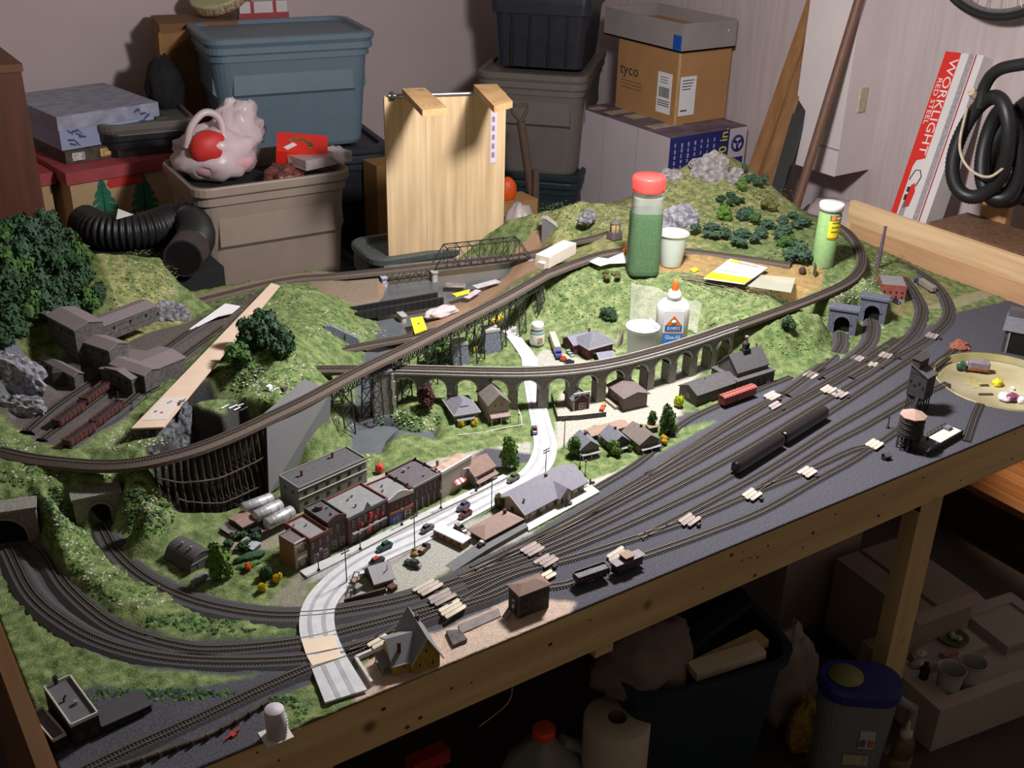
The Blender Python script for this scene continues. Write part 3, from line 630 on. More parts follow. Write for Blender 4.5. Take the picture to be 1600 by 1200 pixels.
CPW=[(X0,Y0,0),(X1,Y0,0),(X1,1.3,0),(X1,1.7,0),(X1,2.0,.02),(1.2,Y0,0),(.8,Y0,0),(1.7,Y0,0),(.4,Y0,0),(X0,1.3,0),(X0,1.6,0),(X0,1.72,.09),(X0,2.0,.14),(X0,Y1,.26),(.45,Y1,.21),(.54,Y1,.155),(.69,Y1,.118),(.715,Y1,.02),(.33,2.3,.21),(2.25,2.3,.212),(2.10,2.3,.168),(2.04,2.36,.10),(2.35,2.3,.168),(1.93,2.3,.098),(1.98,2.3,.125),(2.04,2.3,.15),(1.84,2.3,.118),(1.71,2.3,.125),(1.77,2.3,.135),(2.45,2.24,.085),(2.46,2.15,.05),(2.2,2.15,.15),(2.05,2.15,.125),(2.25,2.05,.115),(2.36,2.05,.085),(X1,Y1,.05),(2.3,Y1,.09),(2.1,Y1,.05),(1.95,2.4,.06),(1.75,2.38,.095),(1.85,2.38,.075),(1.69,2.36,.09),(1.645,2.3,.03),(1.8,2.25,.105),(1.95,2.2,.095),(1.63,2.45,.06),(1.9,Y1,.03),(1.6,2.2,.02),(1.2,Y1,-.035),(1.5,Y1,-.035),(1.0,Y1,.015),(1.08,Y1,.012),(1.6,Y1,.02),]
pts2=[];zz=[]
for x,y,z in CP:
 w=W(x,y,z)
 if X0<=w.x<=X1 and Y0<=w.y<=Y1:pts2 .append(Vector((w.x,w.y)));zz.append(z)
for x,y,z in CPW:pts2 .append(Vector((x,y)));zz.append(z)
for x,y,z in((380,674,-.045),(397,664,-.045),(352,684,-.045),(322,696,-.045),(296,705,-.03),(410,657,-.03)):
 w=W(x,y,.104);pts2 .append(Vector((w.x,w.y)));zz.append(z)
PORT_R=[]
for(a,b,zb,top)in(((1291,519),(1335,526),0.0,.060),((1339,501),(1381,508),0.0,.062),((-45,868),(66,850),0.0,.070),((122,832),(196,816),0.0,.062)):
 A_,B_=W(*a,zb),W(*b,zb);u=(B_-A_).normalized();n_=Vector((-u.y,u.x,0))
 PORT_R.append((A_,B_,u,n_))
 for f in(0.06,0.5,0.94):
  p=A_.lerp(B_,f);q=p+n_*0.016;pts2 .append(Vector((q.x,q.y)));zz.append(0.0)
  q=p+n_*0.031;pts2 .append(Vector((q.x,q.y)));zz.append(top+.004)
vo,eo,fo,ov,oe,of=delaunay_2d_cdt(pts2,[],[],0,1e-5)
vz=[zz[o[0]]if o else 0.0 for o in ov]
GS=0.004
NX=int((X1-X0)/GS)+1;NY=int((Y1-Y0)/GS)+1
gx=np.linspace(X0,X1,NX);gy=np.linspace(Y0,Y1,NY)
HG=np.zeros((NY,NX))
for f in fo:
 a,b,c=[(vo[i].x,vo[i].y,vz[i])for i in f]
 i0=max(0,int((min(a[0],b[0],c[0])-X0)/(X1-X0)*(NX-1)));i1=min(NX-1,int((max(a[0],b[0],c[0])-X0)/(X1-X0)*(NX-1))+1)
 j0=max(0,int((min(a[1],b[1],c[1])-Y0)/(Y1-Y0)*(NY-1)));j1=min(NY-1,int((max(a[1],b[1],c[1])-Y0)/(Y1-Y0)*(NY-1))+1)
 xx,yy=np.meshgrid(gx[i0:i1+1],gy[j0:j1+1])
 den=(b[1]-c[1])*(a[0]-c[0])+(c[0]-b[0])*(a[1]-c[1])
 if abs(den)<1e-12:continue
 l1=((b[1]-c[1])*(xx-c[0])+(c[0]-b[0])*(yy-c[1]))/den
 l2=((c[1]-a[1])*(xx-c[0])+(a[0]-c[0])*(yy-c[1]))/den
 l3=1-l1-l2
 ins=(l1>=-1e-6)&(l2>=-1e-6)&(l3>=-1e-6)
 sub=HG[j0:j1+1,i0:i1+1];sub[ins]=(l1*a[2]+l2*b[2]+l3*c[2])[ins]
def blur(a,n=1):
 for _ in range(n):
  p=np.pad(a,((1,1),(1,1))+((0,0),)*(a.ndim-2),mode='edge')
  a=(p[:-2,1:-1]+p[2:,1:-1]+p[1:-1,:-2]+p[1:-1,2:]+2*p[1:-1,1:-1])/6
 return a
HG=blur(HG,3)
nr=np.random.RandomState(3)
def vnoise(cell):
 h,w=int((Y1-Y0)/cell)+3,int((X1-X0)/cell)+3
 g=nr.rand(h,w)-0.5
 fy=(gy-Y0)/cell;fx=(gx-X0)/cell
 iy=fy.astype(int);ix=fx.astype(int);ty=(fy-iy)[:,None];tx=(fx-ix)[None,:]
 ty=ty*ty*(3-2*ty);tx=tx*tx*(3-2*tx)
 return g[iy][:,ix]*(1-ty)*(1-tx)+g[iy+1][:,ix]*ty*(1-tx)+g[iy][:,ix+1]*(1-ty)*tx+g[iy+1][:,ix+1]*ty*tx
XX,YY=np.meshgrid(gx,gy)
def inpoly(poly):
 r=np.zeros(XX.shape,bool);n=len(poly)
 for i in range(n):
  x0,y0=poly[i];x1,y1=poly[(i+1)%n]
  c=((y0>YY)!=(y1>YY))&(XX<(x1-x0)*(YY-y0)/((y1-y0)or 1e-12)+x0)
  r^=c
 return r
RC=[(540,1082),(512,1030),(496,985),(500,945),(530,908),(580,873),(640,845),(700,815),(760,783),(810,757),(840,732),(852,700),(846,665),(838,630),(832,600),(826,575)]
# ground cover regions: outline surveyed at level z, colour, how much turf noise
G_YARD=(0.078,0.077,0.093);G_GRAVEL=(0.36,0.355,0.31);G_DIRT=(0.25,0.185,0.135);G_SAND=(0.50,0.39,0.32)
G_MINE=(0.115,0.098,0.088);G_TAN=(0.36,0.25,0.11);G_BANK=(0.30,0.19,0.12);G_ROCK=(0.13,0.135,0.16);G_ROAD=(0.42,0.41,0.42)
G_PALE=(0.23,0.26,0.125);G_BRIGHT=(0.165,0.23,0.11);G_BED=(0.10,0.11,0.12);G_DKROCK=(0.05,0.048,0.046)
REG=[(.15,[(150,395),(262,395),(300,500),(240,500),(150,470)],G_PALE,1),(.15,[(0,380),(150,395),(190,470),(0,540)],(0.10,0.13,0.05),1),(.11,[(1020,250),(1170,240),(1250,330),(1230,370),(1080,380),(960,400),(830,400),(830,310)],G_PALE,1),(.09,[(820,450),(960,410),(1320,430),(1240,470),(1000,560),(870,500)],G_BRIGHT,1),(.0,[(545,990),(545,953),(640,930),(705,893),(833,832),(940,766),(965,745),(1125,655),(1060,668),(1056,648),(1130,634),(1212,600),(1268,587),(1300,562),(1350,575),(1400,545),(1450,510),(1500,487),(1640,455),(1850,560),(1600,700),(1250,860),(900,1000),(720,1080),(700,1000)],G_YARD,0),(.0,[(462,899),(486,886),(606,828),(694,785),(740,764),(790,738),(800,748),(700,808),(600,852),(520,895),(486,912)],(0.36,0.36,0.35),0),(.0,[(900,940),(880,985),(720,1045),(560,1110),(545,1060),(600,1010),(690,985),(800,935)],G_SAND,0.2),(.0,[(50,1120),(150,1075),(245,1085),(330,1075),(480,1040),(500,1065),(400,1105),(450,1150),(520,1120),(480,1150),(200,1240),(40,1240)],G_YARD,0),(.0,[(518,945),(545,900),(575,880),(690,832),(840,770),(850,790),(830,835),(700,892),(640,925),(600,935)],G_GRAVEL,0),(.0,[(420,940),(470,890),(500,880),(480,920),(468,960)],(0.22,0.215,0.17),0.3),(.0,[(330,850),(440,770),(480,770),(470,830),(420,860),(360,860)],(0.25,0.23,0.17),0.1),(.0,[(560,752),(640,728),(740,705),(830,690),(830,712),(760,735),(700,745),(560,790)],G_GRAVEL,0.1),(.0,[(868,655),(875,615),(940,610),(1000,600),(1080,572),(1120,566),(1075,600),(1066,625),(1066,648),(1030,662),(930,665),(868,705)],(0.38,0.365,0.31),0),(.0,[(720,740),(770,735),(835,720),(835,710),(760,700),(740,712)],G_YARD,0),(.005,[(835,558),(850,545),(930,565),(970,575),(900,590),(835,590)],G_GRAVEL,0),(.0,[(913,752),(960,738),(1010,712),(1030,702),(1000,722),(940,760),(925,770)],(0.45,0.43,0.38),0),(.095,[(950,395),(1130,400),(1290,412),(1285,440),(1180,450),(1080,425),(1000,425)],G_TAN,0.4),(.07,[(60,700),(0,660),(60,600),(250,500),(440,428),(420,450),(330,520),(250,590),(205,640),(120,715)],G_MINE,0),(.015,[(285,470),(440,428),(600,418),(600,470),(560,480),(520,470),(480,440),(330,478)],(0.24,0.185,0.135),0),(-.01,[(590,440),(640,430),(850,395),(850,430),(700,520),(600,560)],G_BANK,0),(-.03,[(560,600),(600,520),(630,440),(820,415),(780,450),(690,490),(640,530),(605,600),(580,640),(592,660),(630,684),(690,692),(620,710),(550,714),(545,680),(555,640)],G_BED,0),(.0,[(0,846),(62,846),(92,893),(162,963),(265,1002),(380,1003),(480,990),(505,1035),(480,1054),(350,1058),(235,1048),(150,1024),(85,984),(30,932),(0,895)],G_YARD,0),(0.0,[(1385,470),(1400,440),(1470,430),(1500,470),(1440,480),(1400,500)],(0.20,0.20,0.09),0.6),(0.0,[(1425,485),(1480,470),(1600,430),(1600,445),(1500,480)],(0.28,0.27,0.17),0.2),]
col=np.zeros(XX.shape+(4,));col[...,0:3]=(0.135,0.20,0.085);col[...,3]=1
for z,poly,cc,nz in REG:
 pw=[(W(x,y,z).x,W(x,y,z).y)for x,y in poly]
 msk=inpoly(pw);col[msk,0:3]=cc;col[msk,3]=nz
gyy,gxx=np.gradient(HG,GS);slope=np.hypot(gyy,gxx)
for poly,z,cc in(([(215,690),(300,610),(330,620),(400,670),(412,765),(330,805),(245,765)],.05,G_DKROCK),([(0,540),(45,560),(60,640),(0,660)],.11,G_ROCK)):
 msk=inpoly([(W(x,y,z).x,W(x,y,z).y)for x,y in poly])&(slope>0.7)
 col[msk,0:3]=cc;col[msk,3]=0
rcw=[W(x,y,0)for x,y in RC]
for p_,q_ in zip(rcw[:-1],rcw[1:]):
 d_=(q_-p_);l_=d_.length;tt_=np.clip(((XX-p_.x)*d_.x+(YY-p_.y)*d_.y)/l_**2,0,1)
 msk=np.hypot(XX-p_.x-tt_*d_.x,YY-p_.y-tt_*d_.y)<.027
 col[msk,3]=0;HG[msk]=np.minimum(HG[msk],.0005)
col[...,3]=blur(col[...,3],2);col[...,0:3]=blur(col[...,0:3],1)
turf=col[...,3]
pit=np.hypot(XX-TCX,YY-TCY)<TRD*.985
HG[pit]=-.03;turf=np.where(pit,0,turf)
HG=HG+turf*(vnoise(0.012)*0.004+vnoise(0.006)*0.003+vnoise(0.05)*0.006*np.clip(HG*30,0,1))
def Hh(x,y):
 fx=(x-X0)/(X1-X0)*(NX-1);fy=(y-Y0)/(Y1-Y0)*(NY-1)
 if fx<0 or fy<0 or fx>NX-1 or fy>NY-1:return 0.0
 i=min(int(fx),NX-2);j=min(int(fy),NY-2);tx=fx-i;ty=fy-j
 return float(HG[j,i]*(1-tx)*(1-ty)+HG[j,i+1]*tx*(1-ty)+HG[j+1,i]*(1-tx)*ty+HG[j+1,i+1]*tx*ty)
def G(px,py):
 """the point of the landscape under a survey point"""
 d=CR*((px-800)/FPX)+CD*((py-600)/FPX)+CF
 z=0.35
 for _ in range(240):
  t=(z-CAM_H)/d.z;x,y=d.x*t,d.y*t
  if z<=Hh(x,y):return Vector((x,y,Hh(x,y)))
  z-=0.002
 return Vector((x,y,z))
nv=NX*NY
co=np.stack([XX,YY,HG],-1).reshape(-1,3)
idx=np.arange(nv).reshape(NY,NX)
quads=np.stack([idx[:-1,:-1],idx[:-1,1:],idx[1:,1:],idx[1:,:-1]],-1).reshape(-1,4)
# skirt down to the board
rim=np.concatenate([idx[0,:],idx[1:,-1],idx[-1,-2::-1],idx[-2:0:-1,0]])
sk=co[rim].copy();sk[:,2]=np.where(co[rim][:,1]<Y0+1e-6,-0.0035,-0.06)
nb=nv+np.arange(len(rim));rn=np.roll(rim,-1);nn=np.roll(nb,-1)
quads=np.concatenate([quads,np.stack([rim,nb,nn,rn],-1)])
co=np.concatenate([co,sk]);cflat=np.concatenate([col.reshape(-1,4),np.tile([0.10,0.07,0.045,0],(len(rim),1))])
me=bpy.data.meshes.new('landscape');me.vertices.add(len(co));me.vertices.foreach_set('co',co.ravel())
me.loops.add(quads.size);me.loops.foreach_set('vertex_index',quads.ravel())
me.polygons.add(len(quads));me.polygons.foreach_set('loop_start',np.arange(0,quads.size,4));me.polygons.foreach_set('loop_total',np.full(len(quads),4))
me.update();me.validate()
me.polygons.foreach_set('use_smooth',np.ones(len(quads),bool))
at_=me.color_attributes.new('cover','FLOAT_COLOR','POINT');at_.data.foreach_set('color',cflat.ravel())
land=thing('landscape','scenic model landscape of hills, turf, river and yard on the pine table','landscape',(0,0,0))
terr=bpy.data.objects.new('ground',me);C.objects.link(terr);terr.parent=land
m=bpy.data.materials.new('ground_cover');m.use_nodes=True;nt=m.node_tree;b=nt.nodes['Principled BSDF'];b.inputs['Roughness'].default_value=0.95;b.inputs['Specular IOR Level'].default_value=0.15
va=nt.nodes.new('ShaderNodeAttribute');va.attribute_name='cover'
tc=nt.nodes.new('ShaderNodeTexCoord')
def nz(scale,det=4):
 n=nt.nodes.new('ShaderNodeTexNoise');n.inputs['Scale'].default_value=scale;n.inputs['Detail'].default_value=det;nt.links.new(tc.outputs['Object'],n.inputs['Vector']);return n.outputs[0]
def ramp(src,p0,c0,p1,c1):
 r=nt.nodes.new('ShaderNodeValToRGB');e=r.color_ramp.elements;e[0].position=p0;e[0].color=c0;e[1].position=p1;e[1].color=c1;nt.links.new(src,r.inputs[0]);return r.outputs[0]
def mix(kind,fac,a,bb):
 x=nt.nodes.new('ShaderNodeMix');x.data_type='RGBA';x.blend_type=kind
 if isinstance(fac,float):x.inputs[0].default_value=fac
 else:nt.links.new(fac,x.inputs[0])
 for s,v in((6,a),(7,bb)):
  if isinstance(v,tuple):x.inputs[s].default_value=v
  else:nt.links.new(v,x.inputs[s])
 return x.outputs[2]
tn=ramp(nz(55),0.36,(0.55,0.60,0.5,1),0.66,(1.45,1.25,1.2,1))
tn2=ramp(nz(420,2),0.35,(0.70,0.72,0.66,1),0.68,(1.4,1.32,1.3,1))
g1=mix('MULTIPLY',1.0,va.outputs['Color'],tn);g1=mix('MULTIPLY',1.0,g1,tn2)
sp=ramp(nz(700,1),0.66,(0,0,0,1),0.72,(1,1,1,1))
g1=mix('MIX',sp,g1,(0.42,0.46,0.24,1))
pl=ramp(nz(260,3),0.35,(0.82,0.82,0.82,1),0.68,(1.2,1.2,1.2,1))
p1_=mix('MULTIPLY',1.0,va.outputs['Color'],pl)
nt.links.new(mix('MIX',va.outputs['Alpha'],p1_,g1),b.inputs['Base Color'])
bpn=nt.nodes.new('ShaderNodeBump');bpn.inputs['Strength'].default_value=0.6;bpn.inputs['Distance'].default_value=0.0025
nt.links.new(nz(380,4),bpn.inputs['Height']);nt.links.new(bpn.outputs[0],b.inputs['Normal'])
me.materials.append(m)
# water
M_water=mk('river_resin',(0.115,0.125,0.135),0.22,0.12,18,spec=0.6)
wp=[W(x,y,-0.012)for x,y in((520,650),(560,580),(590,500),(595,440),(600,415),(840,390),(800,430),(700,500),(660,560),(620,620),(640,660),(720,690),(690,705),(560,722),(535,700))]
wp=[Vector((max(X0,p.x),min(Y1-0.004,p.y),0))for p in wp]
wm=MB();wm.add([(p.x,p.y,-0.012)for p in wp][::-1],[tuple(range(len(wp)))]);wtr=wm.build('river_water',M_water,land);tag(wtr,'grey glossy river surface')
# stones and turf clumps on the slopes (nobody could count them)
def scatter(name,spots,mat,size,seed,flat=0.7,jitter=1.0):
 r=random.Random(seed);vs=[];fs=[]
 base=[Vector(v)for v in((1,0,0),(-.5,.87,0),(-.5,-.87,0),(0.1,0,.9),(.5,.6,.45),(-.8,.1,.5),(.3,-.7,.5))]
 faces=[(0,4,6),(0,1,4),(1,5,4),(1,2,5),(2,6,5),(2,0,6),(3,4,5),(3,5,6),(3,6,4)]
 for(px,py,rx,ry,n)in spots:
  for _ in range(n):
   a=r.uniform(0,2*pi);q=sqrt(r.random())
   p=G(px+rx*q*cos(a),py+ry*q*sin(a))
   if p.z<-0.01:continue
   s=size*r.uniform(0.45,1.4);rot=r.uniform(0,6.28);o=len(vs)
   for v in base:
    x=v.x*cos(rot)-v.y*sin(rot);y=v.x*sin(rot)+v.y*cos(rot)
    vs.append((p.x+x*s*r.uniform(.7,1.2),p.y+y*s*r.uniform(.7,1.2),p.z-0.0005+v.z*s*flat))
   fs+=[tuple(i+o for i in f)for f in faces]
 mm=MB();mm.add(vs,fs);o=mm.build(name,mat,land);o['kind']='stuff';return o
M_stone=mk('talus_stone',(0.50,0.47,0.42),0.85,0.25,150)
M_turf1=mk('turf_mid',(0.065,0.15,0.03),0.95,0.4,200);M_turf2=mk('turf_light',(0.17,0.27,0.05),0.95,0.35,200);M_turf3=mk('turf_dark',(0.03,0.07,0.022),0.95,0.35,200);M_turf4=mk('turf_ochre',(0.22,0.17,0.07),0.95,0.35,200)
scatter('talus_stones',[(118,850,16,35,60),(150,890,35,20,45),(220,938,50,12,35),(230,800,22,30,35),(95,800,14,30,30),(60,740,60,14,40),(190,735,40,10,30),(30,690,35,18,40),(200,690,40,20,55),(240,690,15,10,20),(250,680,20,20,25),(430,600,45,25,110),(470,570,20,20,40),(560,530,15,18,45),(500,505,35,25,50),(450,470,40,25,50),(225,430,50,25,60),(260,470,20,30,40),(590,520,20,15,25),(640,510,15,12,25),(640,650,25,15,35),(670,665,15,12,25),(540,660,22,12,30),(560,715,20,8,15),(910,340,60,25,70),(960,350,20,25,30),(1120,300,60,40,60),(1050,290,25,25,25),(1370,420,14,30,60),(1320,462,25,14,80),(1345,445,20,14,60),(1365,510,22,10,40),(1390,405,20,25,25),(1000,470,120,40,50),(1200,450,60,20,20),(1340,350,12,20,20),(380,590,40,20,40),(520,640,18,14,14)],M_stone,0.0026,1)
scatter('turf_clumps',[(125,860,25,40,120),(190,915,60,22,110),(300,972,90,8,70),(230,800,40,45,130),(90,810,25,45,110),(150,735,110,18,140),(40,745,40,16,60),(430,590,90,40,250),(420,500,70,60,260),(520,510,40,40,120),(220,430,60,40,200),(640,655,50,22,130),(900,345,80,30,240),(1140,310,100,60,350),(930,470,90,45,260),(1120,470,110,40,260),(1250,520,60,45,140),(1300,400,50,40,120),(240,1085,140,12,110),(450,1110,35,20,60),(560,640,12,20,30),(700,540,40,25,70)],M_turf1,0.0034,2,0.6)
scatter('turf_clumps',[(125,860,25,40,60),(190,915,60,22,70),(230,800,40,45,60),(60,735,60,16,60),(430,590,90,40,120),(420,500,70,60,140),(220,430,60,40,260),(900,345,80,30,260),(1140,310,100,60,330),(930,470,90,45,200),(1120,470,110,40,170),(1250,520,60,45,60),(1350,420,40,60,80)],M_turf2,0.0030,3,0.6)
scatter('turf_clumps',[(85,800,14,40,90),(60,790,20,20,60),(215,790,18,40,80),(250,805,25,20,50),(250,1085,120,8,120),(300,968,80,9,70),(400,560,50,40,110),(130,480,60,20,80),(1180,340,60,40,140),(1230,400,30,20,60),(440,1100,25,12,50),(340,985,60,5,40),(1130,330,60,40,70)],M_turf3,0.0036,4,0.7)
scatter('turf_clumps',[(130,560,40,25,60),(1200,400,60,12,60),(1290,390,25,30,60),(1060,395,60,12,60),(900,330,70,20,30)],M_turf4,0.0030,5,0.7)
# ---------------------------------------------------------------- roads
def ribbon(name,centre,widths,mat,lift=0.0016,parent=None,thick=0.0030,step=0.012,mi_edge=None):
 pts=spline([tuple(p)for p in centre],step);n=len(pts)
 L=[];R_=[]
 for i,p in enumerate(pts):
  t=(pts[min(i+1,n-1)]-pts[max(i-1,0)]);t.z=0;t.normalize();nn=Vector((-t.y,t.x,0))
  f=i/(n-1)*(len(widths)-1);k=min(int(f),len(widths)-2);w=widths[k]*(1-(f-k))+widths[k+1]*(f-k)
  L.append(p+nn*w/2);R_.append(p-nn*w/2)
 mm=MB();vs=[];fs=[]
 for a,c in zip(L,R_):vs+=[(a.x,a.y,a.z+lift),(c.x,c.y,c.z+lift),(a.x,a.y,a.z+lift-thick),(c.x,c.y,c.z+lift-thick)]
 for i in range(n-1):
  o=i*4;fs+=[(o,o+1,o+5,o+4),(o+1,o+3,o+7,o+5),(o+2,o,o+4,o+6)]
 fs+=[(0,2,3,1),(4*n-4,4*n-3,4*n-1,4*n-2)]
 mm.add(vs,fs);return mm.build(name,mat,parent),pts
def roadmat():
 m=mk('concrete_road',(0.52,0.52,0.54),0.7,0.05,60,col2=(0.60,0.60,0.62))
 return m
rd=thing('model_road','pale grey model road winding from the front edge through the town to under the viaduct','road',(0,0,0))
rc=[W(x,y,zr_)for(x,y),zr_ in zip(RC,[.0035,.0056,.0058,.0052,.002]+[0]*20)];rc[0]=W(541,1089,.0035)
road,rpts=ribbon('carriageway',rc,[.058,.050,.050,.048,.046,.044,.043,.042,.042,.043,.045,.042,.038,.036,.034,.034],roadmat(),0.0020,rd)
M_gutter=mk('road_wear',(0.36,0.36,0.38),0.8,0.12,60)
for off in(-0.010,0.010):
 q=[]
 for i in range(0,len(rpts),2):
  t=(rpts[min(i+1,len(rpts)-1)]-rpts[max(i-1,0)]).normalized();q.append(rpts[i]+Vector((-t.y,t.x,0))*off)
 ribbon('tyre_wear_band',q,[.0065,.005,.006],M_gutter,0.0023,rd,0.0008)
c0=[W(503,1003,0),W(514,1033,0)]
slab('crossing_planks',[(471,1000),(522,992),(527,1012),(478,1022)],0.0086,0.0012,M_cream,rd)
slab('crossing_planks',[(480,1026),(529,1014),(535,1026),(488,1040)],0.0086,0.0012,M_cream,rd)
rd2=thing('model_road','short pale road beyond the viaduct leading to the stone culvert','road',(0,0,0))
ribbon('carriageway',[G(828,574),G(826,562),G(812,540),G(796,520)],[.034,.032,.03,.028],roadmat(),0.003,rd2)
# pavement along the shops
pv=thing('pavement','pale pavement strip in front of the brick shop row','pavement',(0,0,0))
ribbon('paving',[W(474,899,0),W(540,868,0),W(600,838,0),W(660,808,0),W(740,770,0),W(790,745,0)],[.022,.016,.013,.013,.013,.012],mk('paving',(0.50,0.51,0.50),0.8,0.08,60),0.003,pv)
# ---------------------------------------------------------------- tracks
M_ballast=mk('grey_ballast',(0.060,0.056,0.062),0.95,0.35,500,0.4)
M_brownb=mk('brown_ballast',(0.115,0.088,0.072),0.95,0.3,500,0.3)
M_sleeper=mk('sleeper',(0.032,0.026,0.022),0.85,0.3,300)
M_rail=mk('rail',(0.20,0.165,0.13),0.5,0.15,200,metal=0.25)
M_rail_d=mk('rail_dark',(0.16,0.12,0.095),0.5,0.15,200,metal=0.25)
def track(label,pts,ballast=M_ballast,bw=0.017,bh=0.003,lift=0.001,rail=M_rail,group=None,drape=True,sleep=0.0048,slw=0.0165,name='model_track'):
 P=spline([tuple(p)for p in pts],sleep);n=len(P)
 c=P[n//2];t_=thing(name,label,'track',(c.x,c.y,c.z),0,group)
 T=[]
 for i in range(n):
  t=P[min(i+1,n-1)]-P[max(i-1,0)];t.z=0;T.append(t.normalized())
 Q=[p-c for p in P]
 if bh>0:
  mm=MB();vs=[];fs=[]
  step=3;ii=list(range(0,n,step));
  if ii[-1]!=n-1:ii.append(n-1)
  for i in ii:
   nn=Vector((-T[i].y,T[i].x,0));p=Q[i]
   for s,z in((bw,-0.006),(bw,lift*0.4),(bw*0.62,lift+bh),(-bw*0.62,lift+bh),(-bw,lift*0.4),(-bw,-0.006)):v=p+nn*s;vs.append((v.x,v.y,v.z+z))
  for k in range(len(ii)-1):
   for j in range(5):fs.append((k*6+j,(k+1)*6+j,(k+1)*6+j+1,k*6+j+1))
  fs=[f[::-1]for f in fs]
  mm.add(vs,fs);mm.build('roadbed',ballast,t_)
 z0=lift+bh
 mm=MB()
 for i in range(n):
  p=Q[i];nn=Vector((-T[i].y,T[i].x,0));a=T[i]*0.0011
  q=[p+nn*slw/2+a,p-nn*slw/2+a,p-nn*slw/2-a,p+nn*slw/2-a]
  mm.add([(v.x,v.y,v.z+z0-0.0004)for v in q]+[(v.x,v.y,v.z+z0+0.0010)for v in q],[(4,7,6,5),(0,1,5,4),(2,3,7,6),(1,2,6,5),(3,0,4,7)])
 o=mm.build('sleepers',M_sleeper,t_);o['kind']='stuff'
 for s in(-0.0045,0.0045):
  mm=MB();vs=[];fs=[]
  step=2;ii=list(range(0,n,step))
  if ii[-1]!=n-1:ii.append(n-1)
  for i in ii:
   nn=Vector((-T[i].y,T[i].x,0));p=Q[i]+nn*s
   for w,z in((0.00045,z0+0.0009),(0.00045,z0+0.0024),(-0.00045,z0+0.0024),(-0.00045,z0+0.0009)):v=p+nn*w;vs.append((v.x,v.y,v.z+z))
  for k in range(len(ii)-1):
   for j in range(3):fs.append((k*4+j+1,(k+1)*4+j+1,(k+1)*4+j,k*4+j))
  mm.add(vs,[f[::-1]for f in fs]);mm.build('rail',rail,t_)
 return t_,P
def T0(*px,z=0.0):return[W(x,y,z)for x,y in px]
# lower left curves
track('outer curved track from the left tunnel mouth to the road crossing, nearest the front',T0((14,862),(49,930),(98,974),(161,1008),(245,1030),(343,1038),(470,1034),(560,1015),(640,985)),bw=0.021,bh=0.005)
track('second curved track beside the outer one out of the left tunnel mouth',T0((48,848),(73,868),(103,917),(150,962),(196,990),(274,1013),(343,1019),(470,1007),(560,985),(660,958),(720,940)),bw=0.021,bh=0.005)
track('curved track out of the smaller arched tunnel mouth past the quonset hut',T0((158,822),(185,870),(235,912),(310,945),(400,963),(480,965),(560,955),(640,938),(720,910)),bw=0.026,bh=0.005)
track('black siding on the trestle along the front left edge',T0((120,1215),(210,1172),(300,1132),(400,1085),(480,1050),(560,1020),(650,975),(760,938),(800,920)),bw=0.016,bh=0.005)
# yard
YARD=[('front yard track under the caboose',[(800,920),(880,915),(950,888),(1010,868),(1100,836),(1190,800),(1270,755),(1330,722),(1372,694)]),('yard track joining the front track at the right',[(700,950),(800,900),(900,872),(1000,840),(1075,815),(1175,772),(1258,738),(1330,705),(1372,694),(1420,660)]),('yard track under the two black passenger cars',[(680,938),(760,905),(860,870),(960,830),(1060,785),(1145,742),(1285,652),(1380,590),(1440,550)]),('yard track just behind the passenger cars',[(660,930),(740,900),(850,860),(950,815),(1050,765),(1160,706),(1260,645),(1350,590),(1420,545)]),('third yard track behind the passenger cars',[(690,915),(790,872),(900,822),(1000,770),(1110,710),(1215,650),(1300,602),(1390,545),(1440,510)]),('fourth yard track behind the passenger cars',[(720,905),(830,852),(940,795),(1050,735),(1160,672),(1250,622),(1330,575),(1400,530)]),('yard track along the white station platform',[(740,890),(850,835),(950,780),(1060,715),(1150,660),(1230,612),(1280,575),(1300,550),(1313,525)]),('yard siding along the dark freight shed',[(1010,745),(1080,700),(1150,655),(1210,622),(1262,590),(1300,560)]),('yard track between the passenger cars and the coal tower',[(1000,842),(1090,795),(1200,735),(1300,672),(1380,625),(1440,585),(1500,540)]),('yard track running past the water tower',[(1175,772),(1290,700),(1350,668),(1420,628),(1480,600)]),('boxcar siding beside the dark shed',[(930,765),(1000,722),(1060,668),(1110,640),(1180,612),(1235,590)]),]
M_yb=mk('yard_ballast',(0.070,0.068,0.080),0.95,0.3,500,0.3)
for lab,p in YARD:track(lab,T0(*p),M_yb,bw=0.010,bh=0.0012,lift=0.0005)
track('track from the yard into the nearer right hand tunnel mouth',T0((1225,618),(1270,585),(1300,560),(1313,540),(1313,522)),bw=0.020,bh=0.004)
track('track from the yard into the farther right hand tunnel mouth',T0((1280,590),(1325,565),(1355,540),(1362,515),(1360,500)),bw=0.020,bh=0.004)
track('curved track beside the brick power house',T0((1330,592),(1380,562),(1425,525),(1440,490),(1432,465),(1415,440),(1395,418)),bw=0.017,bh=0.003)
track('outer curved track behind the box truck',T0((1400,560),(1450,530),(1480,500),(1478,470),(1455,440),(1425,420),(1400,408)),bw=0.017,bh=0.003)
track('turntable lead track at the front right',T0((1510,690),(1522,655),(1532,632)),bw=0.008,bh=0.0008)
